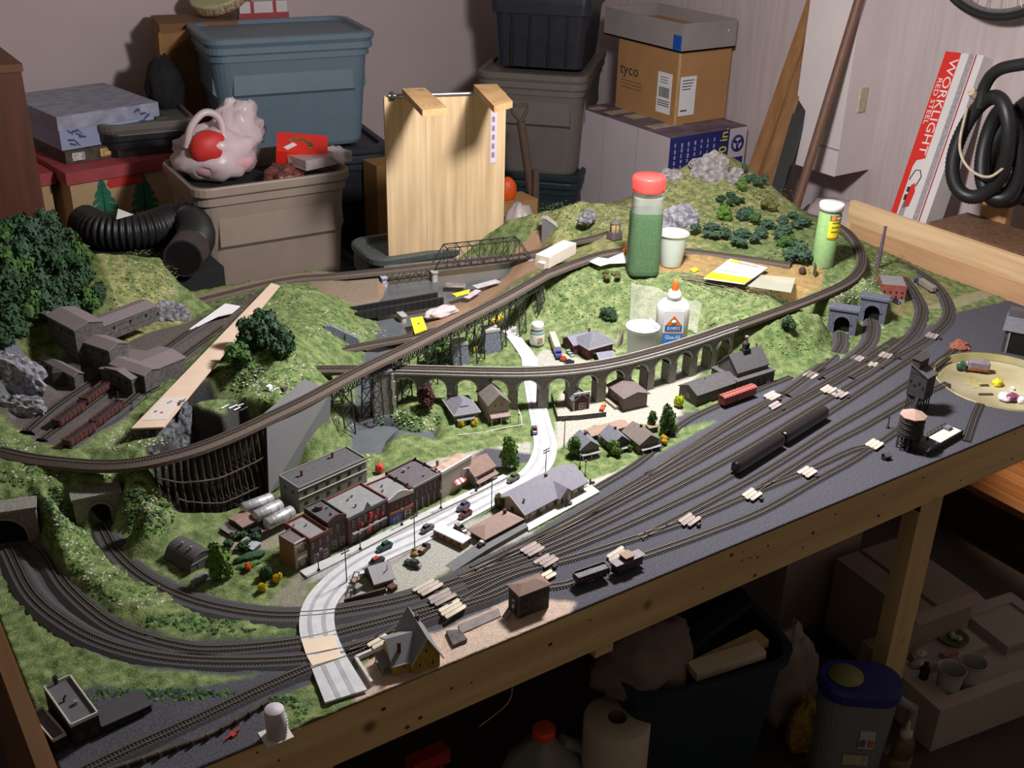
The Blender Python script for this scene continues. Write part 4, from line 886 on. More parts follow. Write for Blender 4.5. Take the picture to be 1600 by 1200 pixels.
# high lines
HL=[(0,706,.092),(50,717,.093),(110,724,.095),(170,727,.097),(230,721,.100),(300,703,.102),(360,680,.103),(420,652,.105),(480,623,.108),(560,580,.112),(640,541,.113),(720,500,.113),(790,464,.113),(850,430,.112),(900,411,.108),(950,396,.104),(1010,390,.102),(1080,394,.100),(1160,404,.097),(1235,415,.094)]
hi=[W(x,y,z)for x,y,z in HL]
M_deck=mk('brown_grey_deck',(0.085,0.070,0.062),0.85,0.2,200)
track('high line curving over the timber trestle and the long steel viaduct',hi[:14],M_brownb,bw=0.015,bh=0.003,lift=0.002,rail=M_rail_d)
track('brown track crossing the plateau behind the green shaker',hi[13:],M_brownb,bw=0.014,bh=0.003,lift=0.002,rail=M_rail_d)
VL=[(455,579,.070),(520,578,.072),(600,578,.075),(680,580,.076),(760,582,.076),(830,582,.076),(900,577,.076),(960,567,.076),(1020,552,.076),(1080,534,.076),(1135,515,.076),(1200,492,.077),(1270,466,.078),(1325,440,.080),(1345,415,.083),(1342,388,.086),(1325,364,.089),(1295,347,.092),(1262,338,.094)]
vi=[W(*p)for p in VL]
track('track over the stone arch viaduct and round the right hand hill',vi,M_brownb,bw=0.013,bh=0.003,lift=0.002,rail=M_rail_d)
track('grey-brown branch along the back edge over the truss bridge',[W(300,474,.03),W(440,440,.022),W(520,432,.02),W(600,424,.022),W(680,415,.022),W(760,407,.022),W(828,398,.022),W(870,385,.05),W(930,372,.09),W(960,362,.10)],M_brownb,bw=0.013,bh=0.003,lift=0.002,rail=M_rail_d)
track('low siding along the river in front of the plate girder bridge',[W(522,549,.03),W(580,538,.012),W(640,527,.004),W(700,512,.004)],M_brownb,bw=0.010,bh=0.002,lift=0.002,rail=M_rail_d)
track('mine track with the two red hopper cars nearest the embankment',[W(106,703,.083),W(140,675,.078),W(190,640,.072),W(260,580,.060),W(340,520,.045),W(420,465,.03)],M_ballast,bw=0.012,bh=0.002,lift=0.003,rail=M_rail_d)
track('mine track with the two red hopper cars farther from the embankment',[W(66,690,.08),W(100,665,.074),W(150,628,.070),W(215,580,.066),W(300,518,.05),W(400,460,.03)],M_ballast,bw=0.012,bh=0.002,lift=0.003,rail=M_rail_d)
track('empty black mine siding at the far left',[W(42,678,.083),W(80,645,.074),W(115,620,.070),W(160,590,.068)],M_ballast,bw=0.014,bh=0.003,lift=0.003,rail=M_rail_d)
# ---------------------------------------------------------------- bridges, portals, rocks, trees
M_steel=mk('black_steel',(0.020,0.020,0.022),0.6,0.3,100)
M_timber=mk('trestle_timber',(0.060,0.046,0.034),0.85,0.5,60,stretch=(1,1,0.3))
M_stoneg=mk('grey_stone',(0.21,0.20,0.18),0.9,0.3,260,0.6)
M_stonel=mk('pale_stone',(0.40,0.385,0.36),0.9,0.12,150,0.3)
M_stoneb=mk('blue_grey_stone',(0.16,0.17,0.22),0.9,0.4,300,0.7)
M_bluestone=mk('light_blue_stone',(0.38,0.42,0.55),0.9,0.4,250,0.5)
M_conc=mk('grey_concrete',(0.165,0.165,0.172),0.75,0.05,20)
M_void=mk('tunnel_black',(0.003,0.003,0.003),1.0,0)
def frame(P,i):
 t=P[min(i+1,len(P)-1)]-P[max(i-1,0)];t.z=0;t.normalize();return t,Vector((-t.y,t.x,0))
def bar(m,a,b,w,mi=0):m.cyl(a,b,w,w,4,mi,False)
HP=spline([tuple(p)for p in hi],0.002)
def near(P,px,py,z):
 q=W(px,py,z);return min(range(len(P)),key=lambda i:(P[i]-q).length)
i0,i1,i2,i3=near(HP,233,720,.1),near(HP,412,656,.105),near(HP,508,608,.11),near(HP,852,429,.112)
# --- timber trestle
c=HP[(i0+i1)//2];tr=thing('timber_trestle','dark curved timber trestle over the rocky gorge at the left','bridge',(c.x,c.y,0))
o_=Vector((c.x,c.y,0))
dk=MB()
for i in range(i0,i1,3):
 t,n=frame(HP,i);p=HP[i]-o_
 q=[p+n*0.013,p-n*0.013]
 dk.add([(q[0].x-t.x*.002,q[0].y-t.y*.002,p.z-0.004),(q[1].x-t.x*.002,q[1].y-t.y*.002,p.z-0.004),(q[1].x+t.x*.002,q[1].y+t.y*.002,p.z-0.004),(q[0].x+t.x*.002,q[0].y+t.y*.002,p.z-0.004)]+[(q[0].x-t.x*.002,q[0].y-t.y*.002,p.z+0.001),(q[1].x-t.x*.002,q[1].y-t.y*.002,p.z+0.001),(q[1].x+t.x*.002,q[1].y+t.y*.002,p.z+0.001),(q[0].x+t.x*.002,q[0].y+t.y*.002,p.z+0.001)],[(0,3,2,1),(4,5,6,7),(0,1,5,4),(1,2,6,5),(2,3,7,6),(3,0,4,7)])
dk.build('deck',M_deck,tr)
lv=[[],[],[]]
for i in list(range(i0+4,i1-2,6)):
 t,n=frame(HP,i);p=HP[i]-o_
 m=MB();top=p.z-0.004
 gb=min(Hh(HP[i].x-n.x*.02,HP[i].y-n.y*.02),Hh(HP[i].x,HP[i].y),0.06)-0.004
 for k,(a,bb)in enumerate(((-.010,-.026),(-.005,-.012),(0,0),(.005,.012),(.010,.026))):
  pa=p+n*a;pa.z=top;pb=p+n*bb;pb.z=gb
  bar(m,pa,pb,0.0017)
 h=top-gb
 for f in(0.02,0.36,0.68):
  w=.013+.016*f;z=top-h*f
  a_=p+n*w;b_=p-n*w;a_.z=b_.z=z;bar(m,a_,b_,0.0017)
 if h>0.03:
  a_=p+n*.012;a_.z=top;b_=p-n*.024;b_.z=gb+h*.35;bar(m,a_,b_,0.0011)
 m.build('bent',M_timber,tr)
 for k,f in enumerate((0.36,0.68)):
  if h>0.04*(k+1):
   q=p-n*(.013+.016*f+.002);q.z=top-h*f-0.001;lv[k].append(q)
for k in(0,1):
 if len(lv[k])>1:
  m=MB();m.tube(lv[k],0.0017,4);m.build('long_girt',M_timber,tr)
m=MB();m.tube([HP[i]-o_-frame(HP,i)[1]*0.0135-Vector((0,0,0.001))for i in range(i0,i1,4)],0.0016,4);m.tube([HP[i]-o_+frame(HP,i)[1]*0.0135-Vector((0,0,0.001))for i in range(i0,i1,4)],0.0016,4);m.build('guard_timber',M_timber,tr)
# --- smooth grey abutment between trestle and steel viaduct
a0,a1=HP[i1],HP[i2];t,n=frame(HP,(i1+i2)//2)
ab=thing('bridge_abutment','smooth grey concrete abutment wall under the high line left of the steel viaduct','abutment',(a0 .x,a0 .y,0))
rel=lambda p:(p.x-a0 .x,p.y-a0 .y)
e_=a1+t*0.004
bq=[W(420,768,-.006),W(512,694,-.006)]
pl=[rel(a0-n*.013-t*.004),rel(e_-n*.013),rel(e_+t*.022+n*.03),rel(e_+t*.0+n*.06),rel(a0+n*.012-t*.004)]
m=MB();nb_=len(pl);vs=[(*(rel(bq[k])if k<2 else(x,y)),-0.03 if k>1 else-.012)for k,(x,y)in enumerate(pl)]+[(x,y,(a1 .z if k in(1,2,3)else a0 .z)-0.001-(0.02 if k==2 else 0))for k,(x,y)in enumerate(pl)]
m.add(vs,[tuple(range(nb_))[::-1],tuple(range(nb_,2*nb_))]+[(k,(k+1)%nb_,nb_+(k+1)%nb_,nb_+k)for k in range(nb_)]);m.build('wall',M_conc,ab)
# --- steel viaduct
c=HP[(i2+i3)//2];o_=Vector((c.x,c.y,0))
sv=thing('steel_viaduct','long black lattice steel viaduct crossing above the stone arches','bridge',(c.x,c.y,0))
for s in(-1,1):
 m=MB();m.tube([HP[i]-o_+frame(HP,i)[1]*0.0115*s-Vector((0,0,0.003))for i in range(i2,i3+1,4)],0.0022,4)
 m.build('side_girder',M_steel,sv)
 m=MB();D=0.021
 idx_=list(range(i2,i3-5,6))
 for a_,b_ in zip(idx_[:-1],idx_[1:]):
  pa=HP[a_]-o_+frame(HP,a_)[1]*0.0105*s;pb=HP[b_]-o_+frame(HP,b_)[1]*0.0105*s
  dn=Vector((0,0,-D));up=Vector((0,0,-0.003))
  bar(m,pa+up,pa+dn,0.0011);bar(m,pa+up,pb+dn,0.0011);bar(m,pa+dn,pb+up,0.0011);bar(m,pa+dn,pb+dn,0.0016)
 m.build('lattice_girder',M_steel,sv)
m=MB()
for i in range(i2,i3-2,4):
 t,n=frame(HP,i);p=HP[i]-o_;a_=p+n*.0115;b_=p-n*.0115;a_.z=b_.z=p.z-0.001;bar(m,a_,b_,0.0014)
o=m.build('cross_ties',M_deck,sv);o['kind']='stuff'
nt_=9
for k in range(nt_):
 i=int(i2+(i3-i2)*(k+0.35)/nt_);m=MB()
 i_b=min(i+14,i3)
 for s in(-1,1):
  tops=[];bots=[]
  for ii in(i,i_b):
   t,n=frame(HP,ii);p=HP[ii]-o_;a_=p+n*0.010*s;a_.z=p.z-0.02
   g=max(-.03,min(Hh(HP[ii].x,HP[ii].y),0.07));b_=p+n*0.017*s;b_.z=g-0.002
   bar(m,a_,b_,0.0015);tops.append(a_);bots.append(b_)
  L=3
  for q in range(L):
   for(x,y)in((0,1),(1,0)):
    bar(m,tops[x].lerp(bots[x],q/L),tops[y].lerp(bots[y],(q+1)/L),0.0010)
   bar(m,tops[0].lerp(bots[0],(q+1)/L),tops[1].lerp(bots[1],(q+1)/L),0.0010)
 m.build('tower',M_steel,sv)
# --- stone arch viaduct
VP=spline([tuple(p)for p in vi],0.001)
j0,j1=near(VP,612,578,.075),near(VP,1140,513,.075)
c=VP[(j0+j1)//2];o_=Vector((c.x,c.y,0))
va_=thing('stone_viaduct','long grey stone viaduct with round arches across the middle of the town','bridge',(c.x,c.y,0))
NA=13;S=(j1-j0)/NA;hw=0.0125
def profile(i):
 f=((i-j0)%S)/S;x=(f-0.5)*S*0.001;r=0.0205
 if abs(x)<r:return min(0.045+sqrt(max(0,r*r-x*x)),VP[i].z-0.008)
 return None
for k in range(NA):
 m=MB();rg=MB()
 lo=int(j0+k*S);hi_=int(j0+(k+1)*S)
 st=list(range(lo,hi_+1,2))
 if st[-1]!=hi_:st.append(hi_)
 for a_,b_ in zip(st[:-1],st[1:]):
  mid=(a_+b_)//2;pr=profile(mid)
  g=min(Hh(VP[mid].x,VP[mid].y),0.05)-0.004
  za,zb=(profile(a_)if pr else None),(profile(b_)if pr else None)
  if pr is not None:za=za if za is not None else 0.045;zb=zb if zb is not None else 0.045
  else:za=zb=g
  q=[]
  for ii,z in((a_,za),(b_,zb)):
   t,n=frame(VP,ii);p=VP[ii]-o_
   top=VP[ii].z-0.001
   q+=[(p.x-n.x*hw,p.y-n.y*hw,z),(p.x+n.x*hw,p.y+n.y*hw,z),(p.x+n.x*hw,p.y+n.y*hw,top),(p.x-n.x*hw,p.y-n.y*hw,top)]
  m.add(q,[(0,4,7,3),(5,1,2,6),(0,1,5,4),(3,7,6,2)])
  if pr is None and True:
   pass
   # jambs of the piers
 for sgn in(-1,1):
  ii=int(lo+S*0.5+sgn*20.5);ii=min(max(ii,0),len(VP)-1)
  t,n=frame(VP,ii);p=VP[ii]-o_;g=min(Hh(VP[ii].x,VP[ii].y),0.05)-0.004
  m.add([(p.x-n.x*hw,p.y-n.y*hw,g),(p.x+n.x*hw,p.y+n.y*hw,g),(p.x+n.x*hw,p.y+n.y*hw,0.046),(p.x-n.x*hw,p.y-n.y*hw,0.046)],[(0,1,2,3)if sgn<0 else(3,2,1,0)])
 o=m.build('arch_bay',M_stoneg,va_)
 # voussoir ring on the near and far face
 ctr=int(lo+S*0.5)
 for s in(-1,1):
  rg=MB();prev=None
  for q in range(13):
   a_=pi*q/12
   ring=[]
   for rr in(0.0200,0.0232):
    x=rr*cos(a_);ii=min(max(int(ctr+x*1000),0),len(VP)-1);t,n=frame(VP,ii);p=VP[ii]-o_
    z=min(0.045+rr*sin(a_),VP[ii].z-0.004)
    ring+=[Vector((p.x+n.x*s*(hw-.0005),p.y+n.y*s*(hw-.0005),z)),Vector((p.x+n.x*s*(hw+.0012),p.y+n.y*s*(hw+.0012),z))]
   if prev:rg.add(prev+ring,[(1,5,7,3),(0,2,6,4),(2,3,7,6),(0,4,5,1)]if s<0 else[(3,7,5,1),(4,6,2,0),(6,7,3,2),(1,5,4,0)])
   prev=ring
  rg.build('arch_ring',M_stonel,va_)
for s in(-1,1):
 m=MB();vs=[];ii=list(range(j0-20,j1+10,6))
 for i in ii:
  t,n=frame(VP,i);p=VP[i]-o_
  for w,z in((hw-.001,-.004),(hw+.0022,-.004),(hw+.0022,0.0),(hw+.001,0.001),(hw+.001,0.0062),(hw-.001,0.0062)):vs.append((p.x+n.x*s*w,p.y+n.y*s*w,VP[i].z+z))
 fs=[]
 for k in range(len(ii)-1):
  for j in range(6):fs.append((k*6+j,k*6+(j+1)%6,(k+1)*6+(j+1)%6,(k+1)*6+j))
 fs+=[(0,1,2,3,4,5)[::-1],tuple((len(ii)-1)*6+j for j in range(6))]
 if s<0:fs=[f[::-1]for f in fs]
 m.add(vs,fs);m.build('parapet',M_stonel,va_)
# big end pier and rough stone piers
def stone_pier(px,py,z,w,d,h,rz,label,taper=0.82,quoins=True,mat=None):
 p=W(px,py,z);t=thing('stone_pier',label,'pier',(p.x,p.y,z),rz)
 MB().loft([[(x*s,y*s,zz)for x,y in((-w/2,-d/2),(w/2,-d/2),(w/2,d/2),(-w/2,d/2))]for zz,s in((0,1),(h,taper))]).build('pier_body',mat or M_stoneg,t)
 MB().loft([[(x*s,y*s,zz)for x,y in((-w/2,-d/2),(w/2,-d/2),(w/2,d/2),(-w/2,d/2))]for zz,s in((h,taper*1.08),(h+0.006,taper*1.08))]).build('cap',M_stoneb if quoins else M_stonel,t)
 if quoins:
  for sx in(-1,1):
   for k in range(6):
    s=1-(1-taper)*(k+.5)/6
    MB().cbox((sx*w/2*s,-d/2*s,h*k/6+.0008),(0.005 if k%2 else.008,0.005,h/6-.0012)).build('quoin',M_stonel,t)
 return t
stone_pier(598,648,-.012,.040,.048,.098,radians(-14),'tall square grey stone pier at the left end of the arch viaduct')
stone_pier(717,566,.002,.040,.036,.045,radians(-12),'rough grey stone pier under the steel viaduct, left of two',0.75,False,M_stoneb)
stone_pier(766,548,.002,.042,.036,.050,radians(-12),'rough grey stone pier under the steel viaduct, right of two beside the road',0.75,False,M_stoneb)
t=thing('culvert_block','small white concrete block at the far end of the short road','block',tuple(W(796,522,.004)),radians(25))
MB().loft([[(x,y,z)for x,y in((-.022,-.008),(.022,-.008),(.022,.010),(-.022,.010))]for z in(-.004,.012)]).build('block',mk('white_concrete',(0.62,0.61,0.58),0.8,0.06,60),t)
MB().box(.004,-.0088,.002,.008,-.008,.007).build('drain_hole',M_void,t)
# --- through truss bridge with deck truss approach
A_,B_=W(677,417,.020),W(826,400,.020);d=B_-A_;L=d.length;rz=atan2(d.y,d.x)
tb=thing('truss_bridge','black through truss bridge at the back edge before the pine panel','bridge',tuple(A_),rz)
hgt,hw2,NP=0.052,0.016,8
for s in(-1,1):
 m=MB();y=hw2*s;pn=[L*k/NP for k in range(NP+1)]
 bar(m,(0,y,0),(L,y,0),.0016);bar(m,(pn[1],y,hgt),(pn[-2],y,hgt),.0016)
 bar(m,(0,y,0),(pn[1],y,hgt),.0016);bar(m,(L,y,0),(pn[-2],y,hgt),.0016)
 for k in range(1,NP):bar(m,(pn[k],y,0),(pn[k],y,hgt),.001)
 for k in range(1,NP-1):
  if k<NP/2:bar(m,(pn[k],y,hgt),(pn[k+1],y,0),.0009)
  else:bar(m,(pn[k],y,0),(pn[k+1],y,hgt),.0009)
  bar(m,((pn[k]+pn[k+1])/2,y,0),((pn[k]+pn[k+1])/2,y,hgt/2),.0006)
 m.build('side_truss',M_steel,tb)
m=MB()
for k in range(1,NP):
 x=L*k/NP;bar(m,(x,-hw2,hgt),(x,hw2,hgt),.0009)
 if k<NP-1:bar(m,(x,-hw2,hgt),(x+L/NP,hw2,hgt),.0006);bar(m,(x,hw2,hgt),(x+L/NP,-hw2,hgt),.0006)
m.build('top_bracing',M_steel,tb)
MB().box(0,-hw2,-.003,L,hw2,0.0005).build('deck',M_deck,tb)
A2,B2=W(602,426,.020),W(675,417,.020);d=B2-A2;L2=d.length
dt=thing('deck_truss','short black deck truss span left of the through truss bridge','bridge',tuple(A2),atan2(d.y,d.x))
for s in(-1,1):
 m=MB();y=.010*s;bar(m,(0,y,-.002),(L2,y,-.002),.0016);bar(m,(.006,y,-.026),(L2-.006,y,-.026),.0012)
 for k in range(8):
  x0=L2*k/8;x1=L2*(k+1)/8;bar(m,(x0,y,-.002 if k%2 else-.026),(x1,y,-.026 if k%2 else-.002),.0008);bar(m,(x1,y,-.002),(x1,y,-.026),.0006)
 m.build('side_truss',M_steel,dt)
MB().box(0,-.012,-.003,L2,.012,0).build('deck',M_deck,dt)
def bridge_pier(px,py,ztop,zbot,w,d,label,mat=M_stonel,rz=0.0):
 p=W(px,py,ztop);t=thing('bridge_pier',label,'pier',(p.x,p.y,zbot),rz)
 h=ztop-zbot
 MB().loft([rrect(w,d,min(w,d)*.3,0,2),rrect(w*.9,d*.9,min(w,d)*.3,h,2)]).build('pier_body',mat,t)
 MB().loft([rrect(w*1.15,d*1.1,min(w,d)*.3,h,2),rrect(w*1.15,d*1.1,min(w,d)*.3,h+.003,2)]).build('cap',mat,t)
 MB().loft([rrect(w*1.25,d*1.15,min(w,d)*.3,0,2),rrect(w*1.25,d*1.15,min(w,d)*.3,h*.3,2)]).build('footing',mat,t)
bridge_pier(677,424,.012,-.035,.016,.034,'pale grey bridge pier between the deck truss and the through truss',M_stonel,rz)
bridge_pier(598,432,.012,-.03,.014,.04,'blue-grey stone abutment at the left end of the deck truss',M_bluestone,rz)
bridge_pier(827,404,.012,-.03,.018,.042,'blue-grey stone abutment at the right end of the truss bridge',M_bluestone,rz)
# --- plate girder bridge
A_,B_=W(551,488,.016),W(688,464,.016);d=B_-A_;L=d.length;rzg=atan2(d.y,d.x)
pg=thing('girder_bridge','low black plate girder bridge over the river left of the truss bridge','bridge',tuple(A_),rzg)
for y in(-.017,.017):
 MB().box(0,y-.003,-.014,L,y+.003,.006).build('side_girder',M_black,pg)
 mm=MB()
 for k in range(15):mm.box(L*(k+.5)/15-.0008,y-.0042,-.013,L*(k+.5)/15+.0008,y+.0042,.005)
 mm.build('stiffeners',M_black,pg)
MB().box(0,-.014,-.009,L,.014,-.006).build('deck',M_steel,pg)
bridge_pier(628,492,.003,-.035,.014,.03,'pale pier standing in the river under the plate girder bridge',M_stonel,rzg)
# --- tunnel portals
def portal(A_,B_,h,aw,ah,label,mat=M_stoneg,thick=0.032,wide=False):
 u=(B_-A_);L=u.length;u.normalize();t=thing('tunnel_portal',label,'tunnel portal',(A_.x,A_.y,A_.z),atan2(u.y,u.x))
 N=14;cx=L/2;arch=[]
 r=aw/2;sp=max(0,ah-r)
 arch=[(cx-r,0)]+[(cx-r*cos(pi*k/N),sp+r*sin(pi*k/N))for k in range(N+1)]+[(cx+r,0)]
 m=MB()
 # near face around the opening, split into left, right and crown strips
 top=h
 outer=[]
 for(x,z)in arch:outer.append((x,top))
 vs=[];fs=[]
 for(x,z)in arch:vs+=[(x,0,z),(x,0,top),(x,thick,z)]
 for k in range(len(arch)-1):
  a=k*3;b_=(k+1)*3
  if abs(arch[k][0]-arch[k+1][0])>1e-6:fs.append((a,b_,b_+1,a+1))
  fs.append((a,a+2,b_+2,b_))
 m.add(vs,fs)
 m.box(0,0,-.004,cx-r,thick,top);m.box(cx+r,0,-.004,L,thick,top)
 m.add([(cx-r,0,top),(cx+r,0,top),(cx+r,thick,top),(cx-r,thick,top)],[(0,1,2,3)])
 m.build('portal_wall',mat,t)
 MB().add([(cx-r,thick*.42,0),(cx+r,thick*.42,0),(cx+r,thick*.42,ah+.002),(cx-r,thick*.42,ah+.002)],[(0,1,2,3)]).build('bore_dark_sheet',M_void,t)  # flat black sheet, painted in for the darkness inside the tunnel
 rg=MB();prev=None
 for k in range(N+1):
  a=pi*k/N;ring=[(cx-(r+q)*cos(a),y,sp+(r+q)*sin(a))for q,y in((0,-.002),(.0045,-.002),(.0045,.001),(0,.001))]
  if prev:rg.add(prev+ring,[(0,1,5,4)[::-1],(1,2,6,5)[::-1],(0,4,7,3)[::-1]])
  prev=ring
 rg.build('arch_ring',mat,t)
 MB().box(-.002,-.003,top,L+.002,thick+.002,top+.005).build('coping',mat,t)
 return t
portal(W(-45,868,0),W(66,850,0),.066,.066,.055,'wide dark tunnel portal at the left edge of the layout',M_stoneg,.032,True)
portal(W(122,832,0),W(196,816,0),.058,.034,.046,'small arched stone tunnel portal beside the wide left one')
for(A_,B_,u,n_),lb in zip(PORT_R[:2],('blue-grey stone tunnel portal on the right slope, nearer of two','blue-grey stone tunnel portal on the right slope, farther of two')):
 portal(A_,B_,.058,.034,.044,lb,M_bluestone if False else mk('dark_blue_stone',(0.115,0.12,0.165),0.9,0.45,320,0.7))
# wall like wing by the back hill portal
t=thing('wing_wall','dark grey wing wall of the back tunnel beside the right bridge abutment','wall',tuple(W(868,392,.02)),radians(-50))
MB().prism([(-.04,0),(.035,0),(.035,.045),(-.03,.085),(-.04,.085)],0,.012,axis='y').build('wall',M_conc,t)
MB().prism([(-.042,.085),(-.029,.085),(.037,.045),(.037,.049),(-.029,.090),(-.042,.090)],-.002,.014,axis='y').build('coping',M_stonel,t)
t=thing('stone_wall','dark blue-grey stone retaining wall set in the middle of the left hill','wall',tuple(W(533,538,.02)),radians(-25))
MB().prism([(-.036,0),(.042,-.004),(.036,.012),(-.020,.044),(-.034,.044)],0,.010,axis='y').build('wall_face',M_stoneb,t)
for x in(-.012,.012):MB().box(x-.002,-.002,0,x+.002,0,.026).build('buttress',M_stoneb,t)
t=thing('stone_wall','narrow dark stone slab standing at the left end of the viaduct track','wall',tuple(W(466,583,.072)),radians(70))
MB().prism([(-.018,-.02),(.018,-.02),(.012,.018),(-.016,.030)],0,.006,axis='y').build('wall_face',M_stoneb,t)
# --- rocks
def rock(px,py,z,size,seed,label,mat,rz=0.0,tilt=(0,0)):
 p=W(px,py,z);m=MB();bm=bmesh.new();bmesh.ops.create_icosphere(bm,subdivisions=4,radius=1)
 for v in bm.verts:
  q=v.co.copy()
  k=noise.noise(q*1.6+Vector((seed,0,0)))*.28+noise.noise(q*4+Vector((0,seed,0)))*.16+abs(noise.noise(q*9+Vector((seed,seed,0))))*.13
  v.co=Vector((q.x*size[0],q.y*size[1],q.z*size[2]))*(0.85+k)
 me=bpy.data.meshes.new('rock');bm.to_mesh(me);bm.free();me.materials.append(mat)
 o=bpy.data.objects.new('rock_outcrop',me);C.objects.link(o);o.location=p;o.rotation_euler=(tilt[0],tilt[1],rz)
 return tag(o,label,'rock')
M_rock1=mk('grey_rock',(0.13,0.13,0.15),0.9,0.5,90,0.9,col2=(0.34,0.33,0.35));M_rock2=mk('dark_rock',(0.02,0.022,0.026),0.9,0.5,110,0.9,col2=(0.17,0.18,0.20));M_rock3=mk('lilac_rock',(0.20,0.20,0.25),0.9,0.5,90,0.9,col2=(0.40,0.39,0.44));M_rock4=mk('mauve_rock',(0.24,0.215,0.225),0.9,0.3,70,0.9,col2=(0.40,0.36,0.36))
rock(1108,266,.180,(.068,.032,.054),3,'big grey rock face on top of the right hand mountain',M_rock4,radians(-30))
rock(1150,276,.170,(.03,.02,.028),6,'smaller mauve rock right of the mountain top rock',M_rock4,radians(-10))
rock(1048,278,.158,(.042,.024,.028),5,'small mauve rock at the left shoulder of the mountain',M_rock4,radians(-30))
rock(1060,345,.118,(.060,.024,.048),11,'pale blue-grey rock face behind the green shaker and cup',M_rock3,radians(-35))
rock(918,340,.115,(.036,.020,.022),8,'dark grey rock slab on the small back hill',M_rock1,radians(20))
rock(266,498,.045,(.052,.022,.046),9,'grey rock cut at the right end of the left hill above the mine',M_rock1,radians(-20))
rock(34,640,.088,(.05,.02,.034),41,'blue-grey rock step below the rock wall at the left edge of the mine',M_rock3,radians(-35))
rock(14,596,.110,(.085,.036,.062),14,'blue-grey rock wall at the far left of the mine',M_rock3,radians(-40))
rock(70,575,.08,(.045,.022,.018),15,'low lilac rock beside the mine buildings',M_rock3,radians(-10))
rock(255,697,.058,(.055,.018,.050),17,'dark craggy rock cliff left of the timber trestle',M_rock2,radians(25))
rock(290,668,.062,(.036,.016,.056),18,'dark craggy rock cliff at the head of the gorge',M_rock2,radians(50))
rock(235,712,.07,(.020,.014,.022),19,'small dark rock where the trestle meets the left bank',M_rock2,radians(20))
rock(342,676,.045,(.022,.014,.045),21,'nearly black rock wall on the right side of the gorge',mk('black_rock',(0.008,0.008,0.008),.95,.5,90,.9,col2=(.03,.028,.026)),radians(10))
rock(360,790,-.035,(.06,.02,.016),22,'dark rubble at the foot of the timber trestle',M_rock2,radians(5))
p=W(1500,537,0)
rp=rock(1500,543,0,(.028,.022,.016),31,'heap of reddish brown gravel behind the round tray',mk('red_gravel',(0.30,0.10,0.06),.95,.3,300,.8),0)
rp.name='gravel_heap';rp['category']='gravel heap'
# --- trees
def leaf_mesh(blobs,n,size,mat,seed):
 r=random.Random(seed);vs=[];fs=[]
 tot=sum(b[3]**2 for b in blobs)
 for bx,by,bz,br in blobs:
  k=max(6,int(n*br*br/tot))
  for _ in range(k):
   u=Vector((r.gauss(0,1),r.gauss(0,1),r.gauss(0,1))).normalized()
   p=Vector((bx,by,bz))+u*br*r.uniform(0.72,1.06)
   a=(u+Vector((r.uniform(-.8,.8),r.uniform(-.8,.8),r.uniform(-.8,.8)))).normalized();x=a.orthogonal().normalized();y=a.cross(x)
   s=size*r.uniform(.6,1.3);o=len(vs)
   vs+=[p-x*s-y*s*.6,p+x*s-y*s*.6,p+x*s*.7+y*s,p-x*s*.7+y*s];fs.append((o,o+1,o+2,o+3))
 m=MB();m.add(vs,fs)
 for bx,by,bz,br in blobs:
  ico=[Vector(v).normalized()*br*.86+Vector((bx,by,bz))for v in((0,.53,.85),(0,-.53,.85),(0,.53,-.85),(0,-.53,-.85),(.53,.85,0),(-.53,.85,0),(.53,-.85,0),(-.53,-.85,0),(.85,0,.53),(.85,0,-.53),(-.85,0,.53),(-.85,0,-.53))]
  m.add(ico,[(0,1,8),(0,10,1),(0,4,5),(0,8,4),(0,5,10),(1,6,8),(1,7,6),(1,10,7),(2,9,3),(2,3,11),(2,5,4),(2,4,9),(2,11,5),(3,6,7),(3,9,6),(3,7,11),(4,8,9),(5,11,10),(6,9,8),(7,10,11)])
 return m.mesh('crown',mat)
M_g1=mk('foliage_mid_green',(0.06,0.13,0.03),0.95,0.4,250);M_g2=mk('foliage_dark_green',(0.032,0.075,0.032),0.95,0.4,250);M_g3=mk('foliage_blue_green',(0.048,0.098,0.058),0.95,0.4,250)
M_g4=mk('foliage_light_green',(0.10,0.20,0.03),0.95,0.4,250);M_g5=mk('foliage_olive',(0.13,0.13,0.035),0.95,0.4,250);M_plum=mk('foliage_plum',(0.085,0.030,0.030),0.95,0.5,250);M_bark=mk('bark',(0.055,0.038,0.026),0.9,0.3,200)
CR_={}
def crown(kind,mat):
 k=(kind,mat.name)
 if k in CR_:return CR_[k]
 r=random.Random(kind)
 if kind.startswith('round'):bl=[(r.uniform(-.5,.5),r.uniform(-.5,.5),r.uniform(.2,.8),r.uniform(.34,.52))for _ in range(9)];n=800;sz=.085
 elif kind=='tall':bl=[(r.uniform(-.34,.34)*(1.15-.6*z),r.uniform(-.34,.34)*(1.15-.6*z),z,.34-.12*abs(z-.4))for z in(.05,.2,.3,.45,.55,.7,.85,.95)for _ in range(2)];n=800;sz=.075
 elif kind=='conifer':bl=[(0,0,z,.36*(1.08-z))for z in(0,.15,.3,.45,.6,.75,.9)];n=500;sz=.06
 else:bl=[(r.uniform(-.8,.8),r.uniform(-.8,.8),r.uniform(.2,.5),r.uniform(.25,.40))for _ in range(11)];n=800;sz=.085
 CR_[k]=leaf_mesh(bl,n,sz,mat,len(CR_)+1);return CR_[k]
TRK=MB().cyl((0,0,-.12),(0.02,0,1),.075,.045,6);
for a in(0.4,2.5,4.6):TRK.cyl((0.01,0,.55),(.30*cos(a),.30*sin(a),1.15),.035,.015,5)
TRKM=TRK.mesh('trunk',M_bark)
